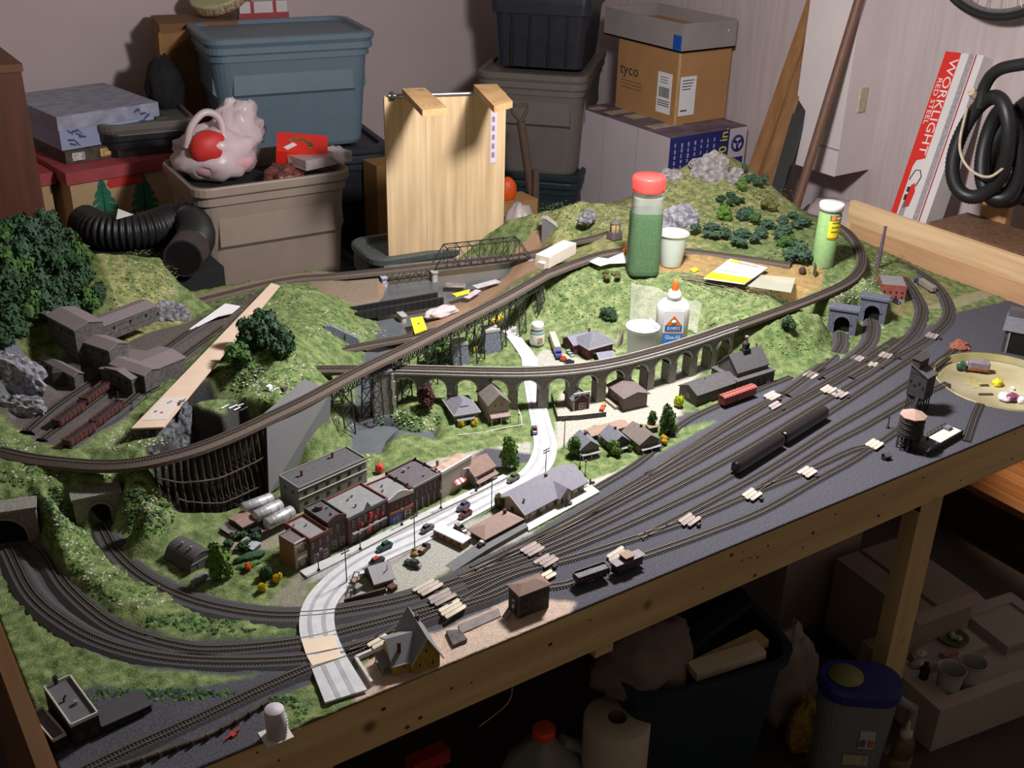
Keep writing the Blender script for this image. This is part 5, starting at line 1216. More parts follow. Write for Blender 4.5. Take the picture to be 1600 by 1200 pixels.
def tree(px,py,h,w,kind,mat,label,name='model_tree',cat='tree',group=None,trunk=0.3,z=None,tilt=0.0):
 p=G(px,py)if z is None else W(px,py,z)
 t=thing(name,label,cat,tuple(p),rnd.uniform(0,6.28),group)
 ch=h*(1-trunk)
 o=inst(crown(kind,mat),'crown',t,(0,0,h*trunk*.8),0,(w*1.2,w*1.2,ch*1.12))
 if trunk>0.02:inst(TRKM,'trunk',t,(0,0,0),0,(h*.35,h*.35,h*trunk+ch*.35))
 return t
# wooded left hill
gl='foam trees wooding the left hill'
lab_l='dark green foam tree in the thick wood on the left hill'
WOOD={};WOOD_T=[]
for k,(x,y,h,w)in enumerate(((10,470,.055,.035),(35,455,.06,.036),(62,470,.055,.034),(90,478,.05,.032),(20,500,.05,.032),(50,500,.055,.035),(80,500,.05,.032),(110,470,.055,.034),(128,450,.05,.032),(5,430,.06,.036),(40,425,.06,.036),(70,430,.06,.036),(100,430,.055,.034),(125,420,.05,.030),(60,395,.06,.036),(85,395,.055,.034),(30,390,.06,.036),(5,395,.055,.034),(75,372,.05,.032),(50,365,.06,.032),(110,400,.05,.030),(145,485,.045,.026),(112,505,.045,.026),(15,530,.05,.032))):
 rw='front' if y>465 else 'middle' if y>410 else 'back'
 cnt=WOOD.setdefault(rw,[]);WOOD_T.append((x,rw,('dark green','mid green','blue-green','deep green')[k%4],tree(x,y,h,w,'round%d'%(k%4),(M_g2,M_g1,M_g3,M_g2)[k%4],lab_l,group=gl,trunk=.22)));cnt.append(x)
ORD=('first','second','third','fourth','fifth','sixth','seventh','eighth','ninth','tenth','eleventh','twelfth')
for x,rw,cn_,t in WOOD_T:t['label']='%s foam tree, %s row of left hill wood, %s from left'%(cn_,rw,ORD[sum(1 for q in WOOD_T if q[1]==rw and(q[0],q[3].name)<(x,t.name))])
for k,(x,y,h,w,kd,mt,lb)in enumerate(((12,545,.045,.030,'round1',M_g2,'dark tree under the mine conveyor at the far left'),(155,480,.045,.024,'round2',M_g2,'dark shrub at the right edge of the left wood above the mine'),(395,545,.05,.036,'round0',M_g2,'dark bushy tree on the middle left hill, leftmost of its clump'),(425,535,.055,.034,'tall',M_g3,'blue-green tree on the middle left hill, rightmost of its clump'),(375,575,.04,.032,'round3',M_g1,'mid green bush at the lower left of the middle hill clump'),(440,555,.04,.030,'round2',M_g2,'dark bush at the lower right of the middle hill clump'),(412,515,.04,.024,'round1',M_g2,'small dark tree at the top of the middle hill clump'),(345,905,.055,.026,'tall',M_g4,'light green tree in front of the quonset hut'),(378,850,.018,.020,'flat',M_g2,'dark low shrub behind the flower garden beside the quonset hut'),(796,733,.055,.023,'tall',M_g4,'light green tree on the grass corner beside the road bend'),(897,712,.034,.020,'tall',M_g1,'small green tree left of the three little houses'),(1042,678,.052,.022,'tall',M_g1,'loose green tree right of the three little houses'),(1018,668,.03,.014,'tall',M_g1,'thin green tree just behind the third little house'),(665,640,.046,.026,'tall',M_plum,'dark plum red tree in front of the arch viaduct'),(1229,519,.030,.018,'round1',M_g2,'lone dark green tree on the slope right of the engine shed'),(700,560,.030,.022,'flat',M_g4,'bright green bush under the steel viaduct beside the left stone pier'),(675,572,.030,.022,'round2',M_g1,'mid green bush under the steel viaduct near the river'),(690,548,.028,.02,'round0',M_g4,'light bush behind the left stone pier'),(755,552,.034,.014,'conifer',M_g2,'dark conifer in front of the right stone pier'),(782,548,.034,.013,'conifer',M_g2,'dark conifer at the right side of the right stone pier'),(950,500,.024,.020,'round3',M_g2,'dark green bush on the slope behind the plum station'),(955,435,.012,.018,'flat',M_g5,'low olive tuft on the plateau left of the green shaker'),(1245,412,.050,.034,'round1',M_g3,'blue-green tree right at the yellow labelled tube'),(1110,365,.022,.034,'flat',M_g3,'flat topped dark tree right of the upper cup'),(1155,380,.034,.034,'flat',M_g3,'flat topped tree on the mountain foot, second from the upper cup'),(1205,370,.034,.036,'flat',M_g3,'flat topped tree on the mountain foot, third from the upper cup'),(1238,352,.028,.032,'flat',M_g3,'flat topped tree at the right shoulder of the mountain'),(1132,345,.034,.024,'round0',M_g4,'light green bush in the middle of the mountain slope'),(1165,345,.030,.024,'round2',M_g3,'blue-green bush high on the mountain slope'),(1198,330,.030,.024,'round1',M_g5,'olive bush near the right ridge of the mountain'),(1158,300,.036,.020,'tall',M_g4,'bright green bush below the mountain top rock'),(1162,272,.026,.016,'tall',M_g3,'blue-green sapling right of the mountain top rock'),(1178,290,.034,.026,'flat',M_g3,'blue-green umbrella tree on the right ridge behind the top rock'),(1138,318,.024,.026,'flat',M_g2,'small dark umbrella tree in the middle of the mountain'),(1228,385,.024,.024,'round3',M_g1,'mid green bush at the foot of the mountain beside the tube'),(1180,352,.026,.02,'round3',M_g1,'mid green bush between the flat topped trees'))):
 tree(x,y,h,w,kd,mt,lb,trunk=.3 if kd in('tall','flat','round1')else.12,name='model_tree' if 'tree' in lb or 'conifer' in lb or 'sapling' in lb else 'model_shrub',cat='tree' if 'tree' in lb or 'conifer' in lb or 'sapling' in lb else 'shrub')
M_flow=mk('yellow_flowers',(0.75,0.55,0.02),0.8,0.4,300);M_oran=mk('orange_flowers',(0.75,0.16,0.02),0.8,0.3,300)
for x,y,w,mt,lb in((435,910,.007,M_flow,'yellow flower bush beside the ochre end shop'),(412,926,.007,M_flow,'yellow flower bush at the road side below the garden'),(389,893,.006,M_oran,'orange flower bush in the garden beside the quonset hut'),(722,667,.006,M_flow,'yellow bush left of the porch steps of the hipped house'),(742,665,.006,M_flow,'yellow bush right of the porch steps of the hipped house'),(986,694,.006,M_flow,'yellow bush between the second and third little houses'),(1036,694,.007,M_flow,'yellow bush right of the third little house'),(1062,636,.011,mk('lime_flowers',(0.5,0.6,0.03),.8,.5,200),'lime green and yellow bush at the corner of the dark freight shed'),(958,712,.012,M_g4,'round light green bush between the first two little houses'),(984,706,.006,M_g4,'small pale bush in front of the second little house'),(783,795,.012,M_g5,'olive bush at the left gable of the station'),(742,552,.006,M_flow,'small yellow bush between the two stone piers'),(418,905,.010,M_g3,'blue-green rose bush in the garden beside the ochre shop')):
 tree(x,y,w*1.9,w*1.1,'round2',mt,lb,'flower_bush','bush',trunk=.05)
# ---------------------------------------------------------------- model buildings
M_slate=mk('slate_grey_roof',(0.15,0.15,0.175),0.75,0.12,200);M_darkroof=mk('dark_grey_roof',(0.085,0.080,0.085),0.8,0.12,150);M_brownroof=mk('brown_roof',(0.24,0.155,0.125),0.8,0.12,150);M_tanroof=mk('tan_roof',(0.30,0.20,0.15),0.8,0.1,120)
M_mauveroof=mk('mauve_brown_roof',(0.15,0.115,0.115),0.8,0.12,150);M_lightroof=mk('light_grey_roof',(0.22,0.22,0.225),0.8,0.1,120)
M_brick=mk('dark_brick',(0.105,0.040,0.032),0.85,0.35,500);M_brick2=mk('brown_brick',(0.075,0.045,0.038),0.85,0.35,500);M_brickr=mk('red_brick',(0.28,0.075,0.06),0.85,0.25,400)
M_greyw=mk('grey_green_boards',(0.19,0.19,0.17),0.8,0.15,200);M_tanw=mk('tan_plaster',(0.40,0.36,0.30),0.8,0.1,200);M_beige=mk('beige_boards',(0.33,0.28,0.22),0.8,0.12,200);M_ochre=mk('ochre_boards',(0.25,0.135,0.055),0.8,0.15,200)
M_sooty=mk('sooty_wood',(0.045,0.040,0.038),0.9,0.4,150);M_sootyg=mk('weathered_grey_wood',(0.090,0.082,0.080),0.9,0.35,150);M_rustroof=mk('rusty_grey_roof',(0.20,0.185,0.19),0.8,0.15,40,col2=(0.21,0.155,0.155));M_yelw=mk('yellow_boards',(0.42,0.28,0.03),0.75,0.12,200);M_dkgreen=mk('dark_grey_boards',(0.075,0.078,0.075),0.85,0.25,200)
M_win=mk('window_dark',(0.012,0.013,0.016),0.25,0.1,100);M_trimw=mk('cream_trim',(0.55,0.53,0.50),0.7,0.05,100);M_trimg=mk('grey_trim',(0.22,0.22,0.22),0.7,0.05,100);M_chim=mk('chimney_brick',(0.11,0.035,0.03),0.85,0.3,400);M_ventm=mk('vent_metal',(0.30,0.28,0.30),0.5,0.15,100,metal=0.4)
M_parR=mk('red_brown_coping',(0.22,0.055,0.045),0.8,0.15,200)
WIN=MB();WIN.box(-.5,-.5,-.5,.5,.5,.5);
WFR=MB();WFR.box(-.5,-.5,-.5,.5,.5,.5)
WINM=WIN.mesh('window',M_win);
_frames={}
def window(t,x,y,z,w,h,face,frame=M_trimw,name='window'):
 """face: 0 -> looks to -y, 1 -> +x, 2 -> +y, 3 -> -x"""
 rz=(0,pi/2,pi,-pi/2)[face]
 if frame is not None:
  k=frame.name
  if k not in _frames:
   m=MB();m.box(-.5,-.5,-.5,.5,.5,.5);m.box(-.36,-.9,-.40,.36,-.49,.40,1);m.box(-.36,-1.0,-.04,.36,-.89,.04)
   _frames[k]=m.mesh('window',[frame,M_win])
  return inst(_frames[k],name,t,(x,y,z),rz,(w,.0007,h))
 return inst(WINM,name,t,(x,y,z),rz,(w,.0008,h))
def roof_prism(L,D,z0,zr,over,kind,thick=.0014,ridge=None):
 """roof as a closed solid; kind gx (ridge along x), gy (ridge along y), hip"""
 m=MB();a,b=L/2+over,D/2+over
 drop=(zr-z0)*over/((D/2)if kind!='gy' else(L/2))
 ze=z0-drop
 if kind=='gx':
  top=[(-a,-b,ze+thick),(a,-b,ze+thick),(a,0,zr+thick),(-a,0,zr+thick),(a,b,ze+thick),(-a,b,ze+thick)]
  bot=[(x,y,z-thick*1.5)for x,y,z in top]
  m.add(top+bot,[(0,1,2,3),(3,2,4,5),(6,9,8,7),(9,11,10,8),(0,6,7,1),(4,10,11,5),(1,7,8,2),(2,8,10,4),(0,3,9,6),(3,5,11,9)])
 elif kind=='gy':
  top=[(-a,-b,ze+thick),(0,-b,zr+thick),(a,-b,ze+thick),(-a,b,ze+thick),(0,b,zr+thick),(a,b,ze+thick)]
  bot=[(x,y,z-thick*1.5)for x,y,z in top]
  m.add(top+bot,[(0,1,4,3),(1,2,5,4),(6,9,10,7),(7,10,11,8),(0,3,9,6),(2,8,11,5),(0,6,7,1),(1,7,8,2),(3,4,10,9),(4,5,11,10)])
 else:
  r=ridge if ridge is not None else max(0,(L-D)/2)
  if L>=D:rp=[(-r-1e-5,0,zr),(r+1e-5,0,zr)]
  else:r=ridge if ridge is not None else(D-L)/2;rp=[(0,-r-1e-5,zr),(0,r+1e-5,zr)]
  base=[(-a,-b,ze),(a,-b,ze),(a,b,ze),(-a,b,ze)]
  low=[(x,y,z-thick*1.2)for x,y,z in base]
  fs=([(0,1,5,4),(1,2,5),(2,3,4,5),(3,0,4)]if L>=D else[(0,1,4),(1,2,5,4),(2,3,5),(3,0,4,5)])
  m.add(base+rp+low,fs+[(6,9,8,7),(0,6,7,1),(1,7,8,2),(2,8,9,3),(3,9,6,0)])
 return m
def house(name,label,cat,ctr,rz,L,D,wh,rh,kind,wall,roof,over=.003,wins=(),chim=None,z=0.0,group=None,trim=None,door=None,found=True,frame=M_trimw):
 t=thing(name,label,cat,(ctr.x,ctr.y,z),rz,group)
 m=MB()
 if kind=='gx':
  m.prism([(-D/2,-.003),(D/2,-.003),(D/2,wh),(0,wh+rh),(-D/2,wh)],-L/2,L/2,axis='x')
 elif kind=='gy':
  m.prism([(-L/2,-.003),(L/2,-.003),(L/2,wh),(0,wh+rh),(-L/2,wh)],-D/2,D/2,axis='y')
 else:m.box(-L/2,-D/2,-.003,L/2,D/2,wh)
 m.build('walls',wall,t)
 if kind!='flat':roof_prism(L,D,wh,wh+rh,over,kind).build('roof',roof,t)
 if trim is not None:
  a,b=L/2+over,D/2+over;e=MB()
  if kind=='hip':
   zz_=wh-.0012-rh*over/(D/2)
   e.box(-a-.0004,-b-.0006,zz_-.0012,a+.0004,-b,zz_+.0014);e.box(-a-.0006,-b,zz_-.0012,-a,b,zz_+.0014);e.box(a,-b,zz_-.0012,a+.0006,b,zz_+.0014)
  else:
   for s in(-1,1):
    if kind=='gy':
     for y in(-b-.0006,b):e.add([(s*a,y,wh-.002-rh*over/(L/2)),(0,y,wh+rh-.001),(0,y,wh+rh+.0018),(s*a,y,wh+.0014-rh*over/(L/2)),(s*a,y+.0006,wh-.002-rh*over/(L/2)),(0,y+.0006,wh+rh-.001),(0,y+.0006,wh+rh+.0018),(s*a,y+.0006,wh+.0014-rh*over/(L/2))],[(0,1,2,3),(7,6,5,4),(3,2,6,7),(0,4,5,1)])
    else:
     for x in(-a-.0006,a):e.add([(x,s*b,wh-.002-rh*over/(D/2)),(x,0,wh+rh-.001),(x,0,wh+rh+.0018),(x,s*b,wh+.0014-rh*over/(D/2)),(x+.0006,s*b,wh-.002-rh*over/(D/2)),(x+.0006,0,wh+rh-.001),(x+.0006,0,wh+rh+.0018),(x+.0006,s*b,wh+.0014-rh*over/(D/2))],[(0,1,2,3),(7,6,5,4),(3,2,6,7),(0,4,5,1)])
  e.build('trim',trim,t)
 for(face,u,zc,w,h)in wins:
  x,y={0:(u,-D/2-.0002),1:(L/2+.0002,u),2:(u,D/2+.0002),3:(-L/2-.0002,u)}[face]
  window(t,x,y,zc,w,h,face,frame)
 if door:
  face,u,w,h=door;x,y={0:(u,-D/2-.0002),1:(L/2+.0002,u),2:(u,D/2+.0002),3:(-L/2-.0002,u)}[face]
  window(t,x,y,h/2,w,h,face,None,'door')
 if chim:
  for cx,cy,cz,cw,chh in chim:MB().box(cx-cw/2,cy-cw/2,cz,cx+cw/2,cy+cw/2,cz+chh).box(cx-cw*.6,cy-cw*.6,cz+chh-.001,cx+cw*.6,cy+cw*.6,cz+chh+.0006).build('chimney',M_chim,t)
 return t
def flat_block(name,label,A,B,Cc,zt,wall,roof,cop,par=.003,cat='building',z0=0.0,wins=(),frame=M_trimw,front=None,vents=(),hump=None,group=None,hk=1.0):
 """flat roofed block under three surveyed roof corners (front left, front right, back)"""
 ctr,rz,L,D=rect3(A,B,Cc,zt)
 t=thing(name,label,cat,(ctr.x,ctr.y,z0),rz,group);h=(zt-z0)/hk;t.scale=(1,1,hk)
 MB().box(-L/2,-D/2,-.003,L/2,D/2,h-par).build('walls',wall,t)
 MB().box(-L/2+.001,-D/2+.001,h-par-.0001,L/2-.001,D/2-.001,h-par+.0006).build('roof',roof,t)
 m=MB();e=.0014
 m.box(-L/2-.0003,-D/2,h-par,-L/2+e,D/2,h);m.box(L/2-e,-D/2,h-par,L/2+.0003,D/2,h);m.box(-L/2,D/2-e,h-par,L/2,D/2+.0003,h)
 m.build('parapet',cop,t)
 m=MB()
 if hump=='peak':m.prism([(-L/2,h-par-.001),(L/2,h-par-.001),(L/2,h),(L*.08,h),(0,h+.008),(-L*.08,h),(-L/2,h)],-D/2-.0005,-D/2+e,axis='y')
 elif hump=='wave':m.prism([(-L/2,h-par-.001),(L/2,h-par-.001)]+[(L/2-L*k/14,h+.0065*(.5-.5*cos(2*pi*k/14)))for k in range(15)],-D/2-.0005,-D/2+e,axis='y')
 elif hump=='round':m.prism([(-L/2,h-par-.001),(L/2,h-par-.001)]+[(L/2-L*k/10,h+.005*sin(pi*k/10))for k in range(11)],-D/2-.0005,-D/2+e,axis='y')
 else:m.box(-L/2,-D/2-.0005,h-par,L/2,-D/2+e,h)
 m.build('front_parapet',front or cop,t)
 for(face,u,zc,w,hh)in wins:
  x,y={0:(u*L,-D/2-.0002),1:(L/2+.0002,u*D),2:(u*L,D/2+.0002),3:(-L/2-.0002,u*D)}[face]
  window(t,x,y,zc,w,hh,face,frame)
 for k,(u,v,r,hh)in enumerate(vents):MB().cyl((u*L,v*D,h-par),(u*L,v*D,h-par+hh),r,r,7).cyl((u*L,v*D,h-par+hh),(u*L,v*D,h-par+hh+.001),r*1.5,r*1.3,7).build('roof_vent',M_ventm,t)
 return t,L,D
def row(n,zc,w,h,face=0,lo=-.38,hi=.38):return[(face,lo+(hi-lo)*k/(n-1)if n>1 else 0,zc,w,h)for k in range(n)]
# --- main street row
t,L,D=flat_block('shop','narrow ochre end shop with a pale false front and a small sign',(459,850),(481,838),(429,839),.050,M_ochre,M_mauveroof,M_mauveroof,.002,front=M_trimw,hk=1.25)
MB().box(-L*.30,-D/2-.004,.022,L*.30,-D/2-.0005,.0245).build('awning',mk('orange_tan',(0.50,0.25,0.09),.7),t);MB().box(-L*.34,-D/2-.0016,.014,L*.34,-D/2-.0005,.018).build('sign',M_paper,t)
MB().box(-L/2,-D/2-.0012,0,L/2,-D/2,.0355).build('false_front',M_beige,t)
for x in(-.25,.25):window(t,x*L,-D/2-.0014,.007,.004,.008,0,M_trimg)
for x in(-.22,.22):window(t,x*L,-D/2-.0014,.029,.0035,.006,0,M_trimg)
t,L,D=flat_block('shop','dark brick corner shop with a red-brown coping and grey roof next to the ochre shop',(484,842),(514,827),(441,818),.052,M_brick2,M_lightroof,M_parR,.004,wins=row(3,.028,.0045,.008)+row(2,.009,.009,.012,0,-.25,.25)+row(3,.026,.004,.007,3),frame=M_trimg,vents=((.1,.1,.0012,.003),(-.3,.3,.0012,.003)),hk=1.3)
window(t,0,-D/2-.001,.018,.005,.004,0,M_trimw)
t,L,D=flat_block('shop','tall blackened brick shop with a round topped front and a roof tank',(512,817),(541,803),(475,792),.058,M_brick2,M_darkroof,M_darkroof,.003,hump='round',front=M_brick2,wins=row(3,.032,.0045,.009)+row(2,.010,.009,.013,0,-.22,.22),frame=M_trimg,vents=((.25,.1,.0012,.003),),hk=1.26)
MB().cyl((-L*.05,D*.22,.043),(-L*.05,D*.22,.0495),.0065,.0065,14).build('roof_tank',mk('dark_purple',(0.08,0.06,0.075),.7),t);MB().cyl((L*.05,-D*.2,.043),(L*.05,-D*.2,.047),.0025,.001,8).build('roof_dome',M_chim,t)
t,L,D=flat_block('department_store','wide brick store with a grey roof, a peaked front and round red signs',(543,810),(606,778),(507,781),.053,M_brick,M_lightroof,M_parR,.003,hump='peak',front=M_slate,wins=row(6,.028,.0042,.009)+row(5,.009,.008,.011),frame=M_trimg,vents=((-.05,.15,.0014,.003),(.08,.2,.0014,.003),(-.1,-.2,.0014,.004)),hk=1.325)
for x in(-.18,.02,.16,.34):MB().cyl((x*L,-D/2-.003,.023),(x*L,-D/2-.0006,.023),.0022,.0022,10).build('red_sign',mk('sign_red',(.65,.03,.03),.5),t)
for x,z,r in((.04,.030,.003),(-.02,.013,.0045)):MB().cyl((x*L,-D/2-.004,z),(x*L,-D/2-.0006,z),r,r,12).build('red_sign',mk('sign_red',(.65,.03,.03)),t)
MB().box(-L*.42,-D/2-.0055,.0145,L*.42,-D/2,.0162).build('canopy',M_trimg,t)
t,L,D=flat_block('shop','brick shop with a wavy white parapet and a blue shop front',(606,782),(646,765),(568,758),.050,M_brick,M_lightroof,M_parR,.003,hump='wave',front=M_trimw,wins=row(5,.026,.0042,.010),frame=M_brick2,vents=((-.1,.2,.0014,.003),(-.25,0,.0014,.003)),hk=1.316)
MB().box(-L*.45,-D/2-.001,.0005,L*.02,-D/2,.013).build('blue_front',mk('shop_blue',(.04,.10,.40),.5),t);MB().box(-L*.45,-D/2-.0015,.0145,L*.46,-D/2,.0185).build('fascia_sign',mk('sign_orange_brown',(.42,.12,.05),.6),t);window(t,L*.25,-D/2-.0003,.007,.012,.011,0,M_trimw);window(t,-L*.22,-D/2-.0013,.005,.010,.006,0,M_trimw)
t,L,D=flat_block('shop','dark brown brick building with arched upper windows and a purple-grey roof',(645,762),(691,738),(601,739),.051,M_brick2,mk('purple_grey_roof',(0.105,0.09,0.10),.8,.12,150),M_brick2,.003,front=M_trimg,wins=row(6,.027,.0048,.011)+row(5,.008,.007,.013),frame=M_brick,vents=((-.1,.25,.002,.004),(.12,.3,.0012,.003),(.1,-.25,.0012,.003)),hk=1.275)
for x in(-.4,-.2,0,.2,.4):MB().box(x*L-.0008,-D/2-.0012,0,x*L+.0008,-D/2,.018).build('pilaster',M_trimg,t)
for v in(.45,.1,-.3):MB().cyl((L/2-.001,v*D,.037),(L/2-.001,v*D,.0425),.0018,.0018,7).cyl((-L/2+.001,v*D,.037),(-L/2+.001,v*D,.0425),.0018,.0018,7).build('parapet_stub',M_chim,t)
c,rz,L,D=rect3((692,741),(738,714),(672,722),.052)
t=house('theatre','tan plaster hall with a white topped false front and a rusty barrel roof','building',c,rz,L,.036,.026,.006,'flat',M_tanw,M_tanroof,wins=row(2,.023,.005,.007,0,.004,.012)+[(0,-L*.30,.006,.008,.010),(0,L*.36,.006,.006,.010)],frame=M_trimg)
m=MB();m.prism([(.018*cos(pi*k/10),.026+.010*sin(pi*k/10))for k in range(11)],-L/2+.002,L/2-.001,axis='x');m.build('barrel_roof',mk('rusty_pink_roof',(0.40,0.28,0.22),.8,.3,60),t)
MB().box(-L/2,-.0195,0,L/2,-.018,.036).build('false_front',M_tanw,t);MB().box(-L/2-.001,-.0205,.0355,L/2+.001,-.0172,.039).build('coping',M_trimw,t)
m=MB()
for k in range(5):
 x0=-L*.12+L*.34*k/5;m.add([(x0,-.020,.0165),(x0+L*.34/5,-.020,.0165),(x0+L*.34/5,-.0275,.0125),(x0,-.0275,.0125),(x0,-.020,.0155),(x0+L*.34/5,-.020,.0155),(x0+L*.34/5,-.0275,.0115),(x0,-.0275,.0115)],[(0,3,2,1),(4,5,6,7),(3,7,6,2)],k%2)
m.build('striped_awning',[mk('awning_red',(.60,.09,.09),.7),M_paper],t);MB().tube([(L*.2,-.0205,.026),(L*.33,-.024,.026),(L*.36,-.025,.0235),(L*.36,-.025,.015)],.001,6).build('sign_arm',M_trimw,t)
MB().box(-L*.30,.004,.036,-L*.26,.008,.043).build('chimney',M_tanroof,t);t.scale=(1,1,1.42)
c,rz,L,D=rect3((742,742),(772,726),(737,716),.026)
t=house('saltbox_house','small brown roofed house with a front porch at the upper end of the shop row','house',c,rz,L,D,.024,.014,'gx',M_greyw,M_brownroof,wins=row(2,.018,.0035,.005,0,-.006,.006)+[(0,-.008,.006,.005,.007),(0,.004,.006,.004,.007)],frame=M_trimg,door=(0,.010,.004,.009))
MB().add([(-L/2-.002,-D/2,.015),(L/2+.002,-D/2,.015),(L/2+.002,-D/2-.011,.0125),(-L/2-.002,-D/2-.011,.0125),(-L/2-.002,-D/2,.0138),(L/2+.002,-D/2,.0138),(L/2+.002,-D/2-.011,.0113),(-L/2-.002,-D/2-.011,.0113)],[(0,3,2,1),(4,5,6,7),(3,7,6,2),(1,2,6,5),(0,4,7,3)]).build('porch_roof',M_brownroof,t)
for x in(-.9,-.3,.3,.9):MB().box(x*L/2-.0006,-D/2-.0105,0,x*L/2+.0006,-D/2-.0093,.012).build('porch_post',M_trimg,t)
# --- grey-green mill, tanks, fuel shed, quonset
t,L,D=flat_block('mill','long two storey grey-green mill with a dark flat roof behind the shop row',(466,762),(572,715),(436,742),.050,M_greyw,M_darkroof,M_trimg,.003,wins=row(6,.035,.006,.007,0,-.40,.40)+row(6,.015,.006,.007,0,-.40,.40)+row(2,.034,.005,.006,3,-.2,.2),frame=mk('dark_green_frame',(0.05,0.06,0.05),.7))
for z in(.043,.026):MB().box(-L/2-.0008,-D/2-.0012,z,L/2+.0008,-D/2,z+.0016).build('string_course',M_trimw,t)
for u,v in((-.30,.05),(.22,.28)):MB().cyl((u*L,v*D,.046),(u*L,v*D,.056),.0022,.0018,8).cyl((u*L,v*D,.056),(u*L,v*D,.058),.003,.003,8).build('roof_stack',M_chim,t)
tk=thing('fuel_tanks','three silver fuel tanks lying side by side on a dark cradle','fuel tanks',tuple(W(418,806,0)),0)
M_silver=mk('silver_tank',(0.55,0.54,0.56),0.35,0.12,60,metal=0.5)
o_=Vector(tk.location);dr=(W(424,779,.022)-W(378,796,.022)).normalized();pr=Vector((-dr.y,dr.x,0))
for(a,b)in(((380,795),(424,779)),((399,807),(438,789)),((417,819),(456,799))):
 p,q=W(*a,.022)-o_,W(*b,.022)-o_;u=(q-p).normalized();r=.0105
 m=MB();rings=[]
 Lt=(q-p).length;up=Vector((0,0,1));sd=u.cross(up)
 for s,f in((-.004,.35),(-.002,.75),(0,1),(Lt,1),(Lt+.002,.75),(Lt+.004,.35)):
  rings.append([p+u*s+(sd*cos(2*pi*k/18)+up*sin(2*pi*k/18))*r*f for k in range(18)])
 m.loft(rings,smooth=True)
 o=m.build('tank',M_silver,tk)
 mm=MB()
 for f in(.2,.5,.8):mm.cyl(p+u*Lt*f-u*.0006,p+u*Lt*f+u*.0006,r*1.03,r*1.03,18)
 mm.build('band',mk('dull_silver',(.35,.34,.36),.5,metal=.4),o)
c=(W(402,787,.01)+W(436,809,.01))/2-o_
m=MB();m.x=Matrix.Translation((c.x,c.y,0))@Matrix.Rotation(atan2(dr.y,dr.x),4,'Z');m.box(-.018,-.034,0,.020,.034,.012);m.build('cradle',M_blackm,tk)
c,rz,L,D=rect3((379,822),(401,811),(360,807),.020)
t=house('fuel_shed','small brown roofed fuel shed left of the silver tanks','shed',c,rz,L,D,.018,.003,'gx',M_dkgreen,M_brownroof,over=.002,door=(0,0,.005,.010))
MB().box(-L/2-.016,-D/2,0,-L/2-.001,D/2,.008).build('side_pen',M_blackm,t);MB().add([(-L/2-.018,-D/2-.002,.008),(-L/2-.006,-D/2-.002,.013),(-L/2-.006,D/2,.013),(-L/2-.018,D/2,.008),(-L/2-.018,-D/2-.002,.0068),(-L/2-.006,-D/2-.002,.0118),(-L/2-.006,D/2,.0118),(-L/2-.018,D/2,.0068)],[(0,1,2,3),(7,6,5,4),(0,4,5,1),(1,5,6,2)]).build('pen_roof',M_silver,t)
MB().box(-L*.1,-D/2-.012,0,L*.45,-D/2-.001,.008).build('loading_stage',M_blackm,t)
c,rz,L,D=rect3((395,859),(407,849),(376,847),.008)
t=thing('garage','low garage with a pale blue-grey roof behind the flower garden','garage',(c.x,c.y,0),rz);MB().box(-L/2,-D/2,0,L/2,D/2,.0075).build('walls',M_dkgreen,t);MB().box(-L/2-.001,-D/2-.001,.0075,L/2+.001,D/2+.001,.009).build('roof',mk('pale_blue_roof',(0.33,0.36,0.40),.7),t)
p0,p1=W(278,866,0),W(318,888,0);u=p1-p0;L=u.length
t=thing('quonset_hut','dark round roofed quonset hut at the left end of the town','hut',tuple((p0+p1)/2),atan2(u.y,u.x))
M_quon=mk('dark_mauve_metal',(0.075,0.065,0.075),.65,.1,60);R_=.0245
arc=[(R_*cos(pi*k/16),.004+.026*sin(pi*k/16))for k in range(17)]
MB().prism([(R_,0)]+arc+[(-R_,0)],-L/2,L/2,axis='x').build('round_roof',M_quon,t)
m=MB()
for k in range(7):x=-L/2+L*k/6;m.prism([(p[0]*1.02,p[1]*1.02)for p in arc]+[(p[0]*.98,p[1]*.98)for p in arc[::-1]],x-.0006,x+.0006,axis='x')
m.build('roof_ribs',M_quon,t)
MB().box(L/2,-.010,0,L/2+.0006,.010,.016).build('end_doors',M_dkgreen,t);MB().box(L/2,-.022,.0165,L/2+.001,.022,.018).build('end_band',M_trimg,t)
for f in(-.15,.18):MB().cyl((f*L,-.004,.028),(f*L,-.004,.034),.0016,.0016,8).cyl((f*L,-.004,.034),(f*L,-.004,.0352),.0026,.002,8).build('roof_vent',M_ventm,t)
t=thing('stone_ruin','low dark retaining wall end beside the quonset hut','wall',tuple(W(312,908,0)),radians(20));MB().prism([(-.016,0),(.016,0),(.012,.008),(-.010,.006)],-.006,.006,axis='y').build('wall',M_stoneb,t)
t=thing('hedge','dark curved hedge and garden fence behind the flower garden','hedge',tuple(W(395,880,0)),0)
crumple('foliage',M_g2,t,(0,.012,.004),(.026,.008,.007),3,(24,12),.3);crumple('foliage',M_g1,t,(-.01,-.006,.003),(.02,.007,.005),5,(24,12),.3)
t=thing('garden_statue','tiny orange figure standing in the flower garden left of the ochre shop','figure',tuple(W(421,897,0)));MB().lathe([(0,0),(.002,0),(.0016,.003),(.0022,.006),(.0010,.0075),(.0016,.009),(0,.0105)],8).build('figure',mk('rust_orange',(.45,.16,.04),.8),t)
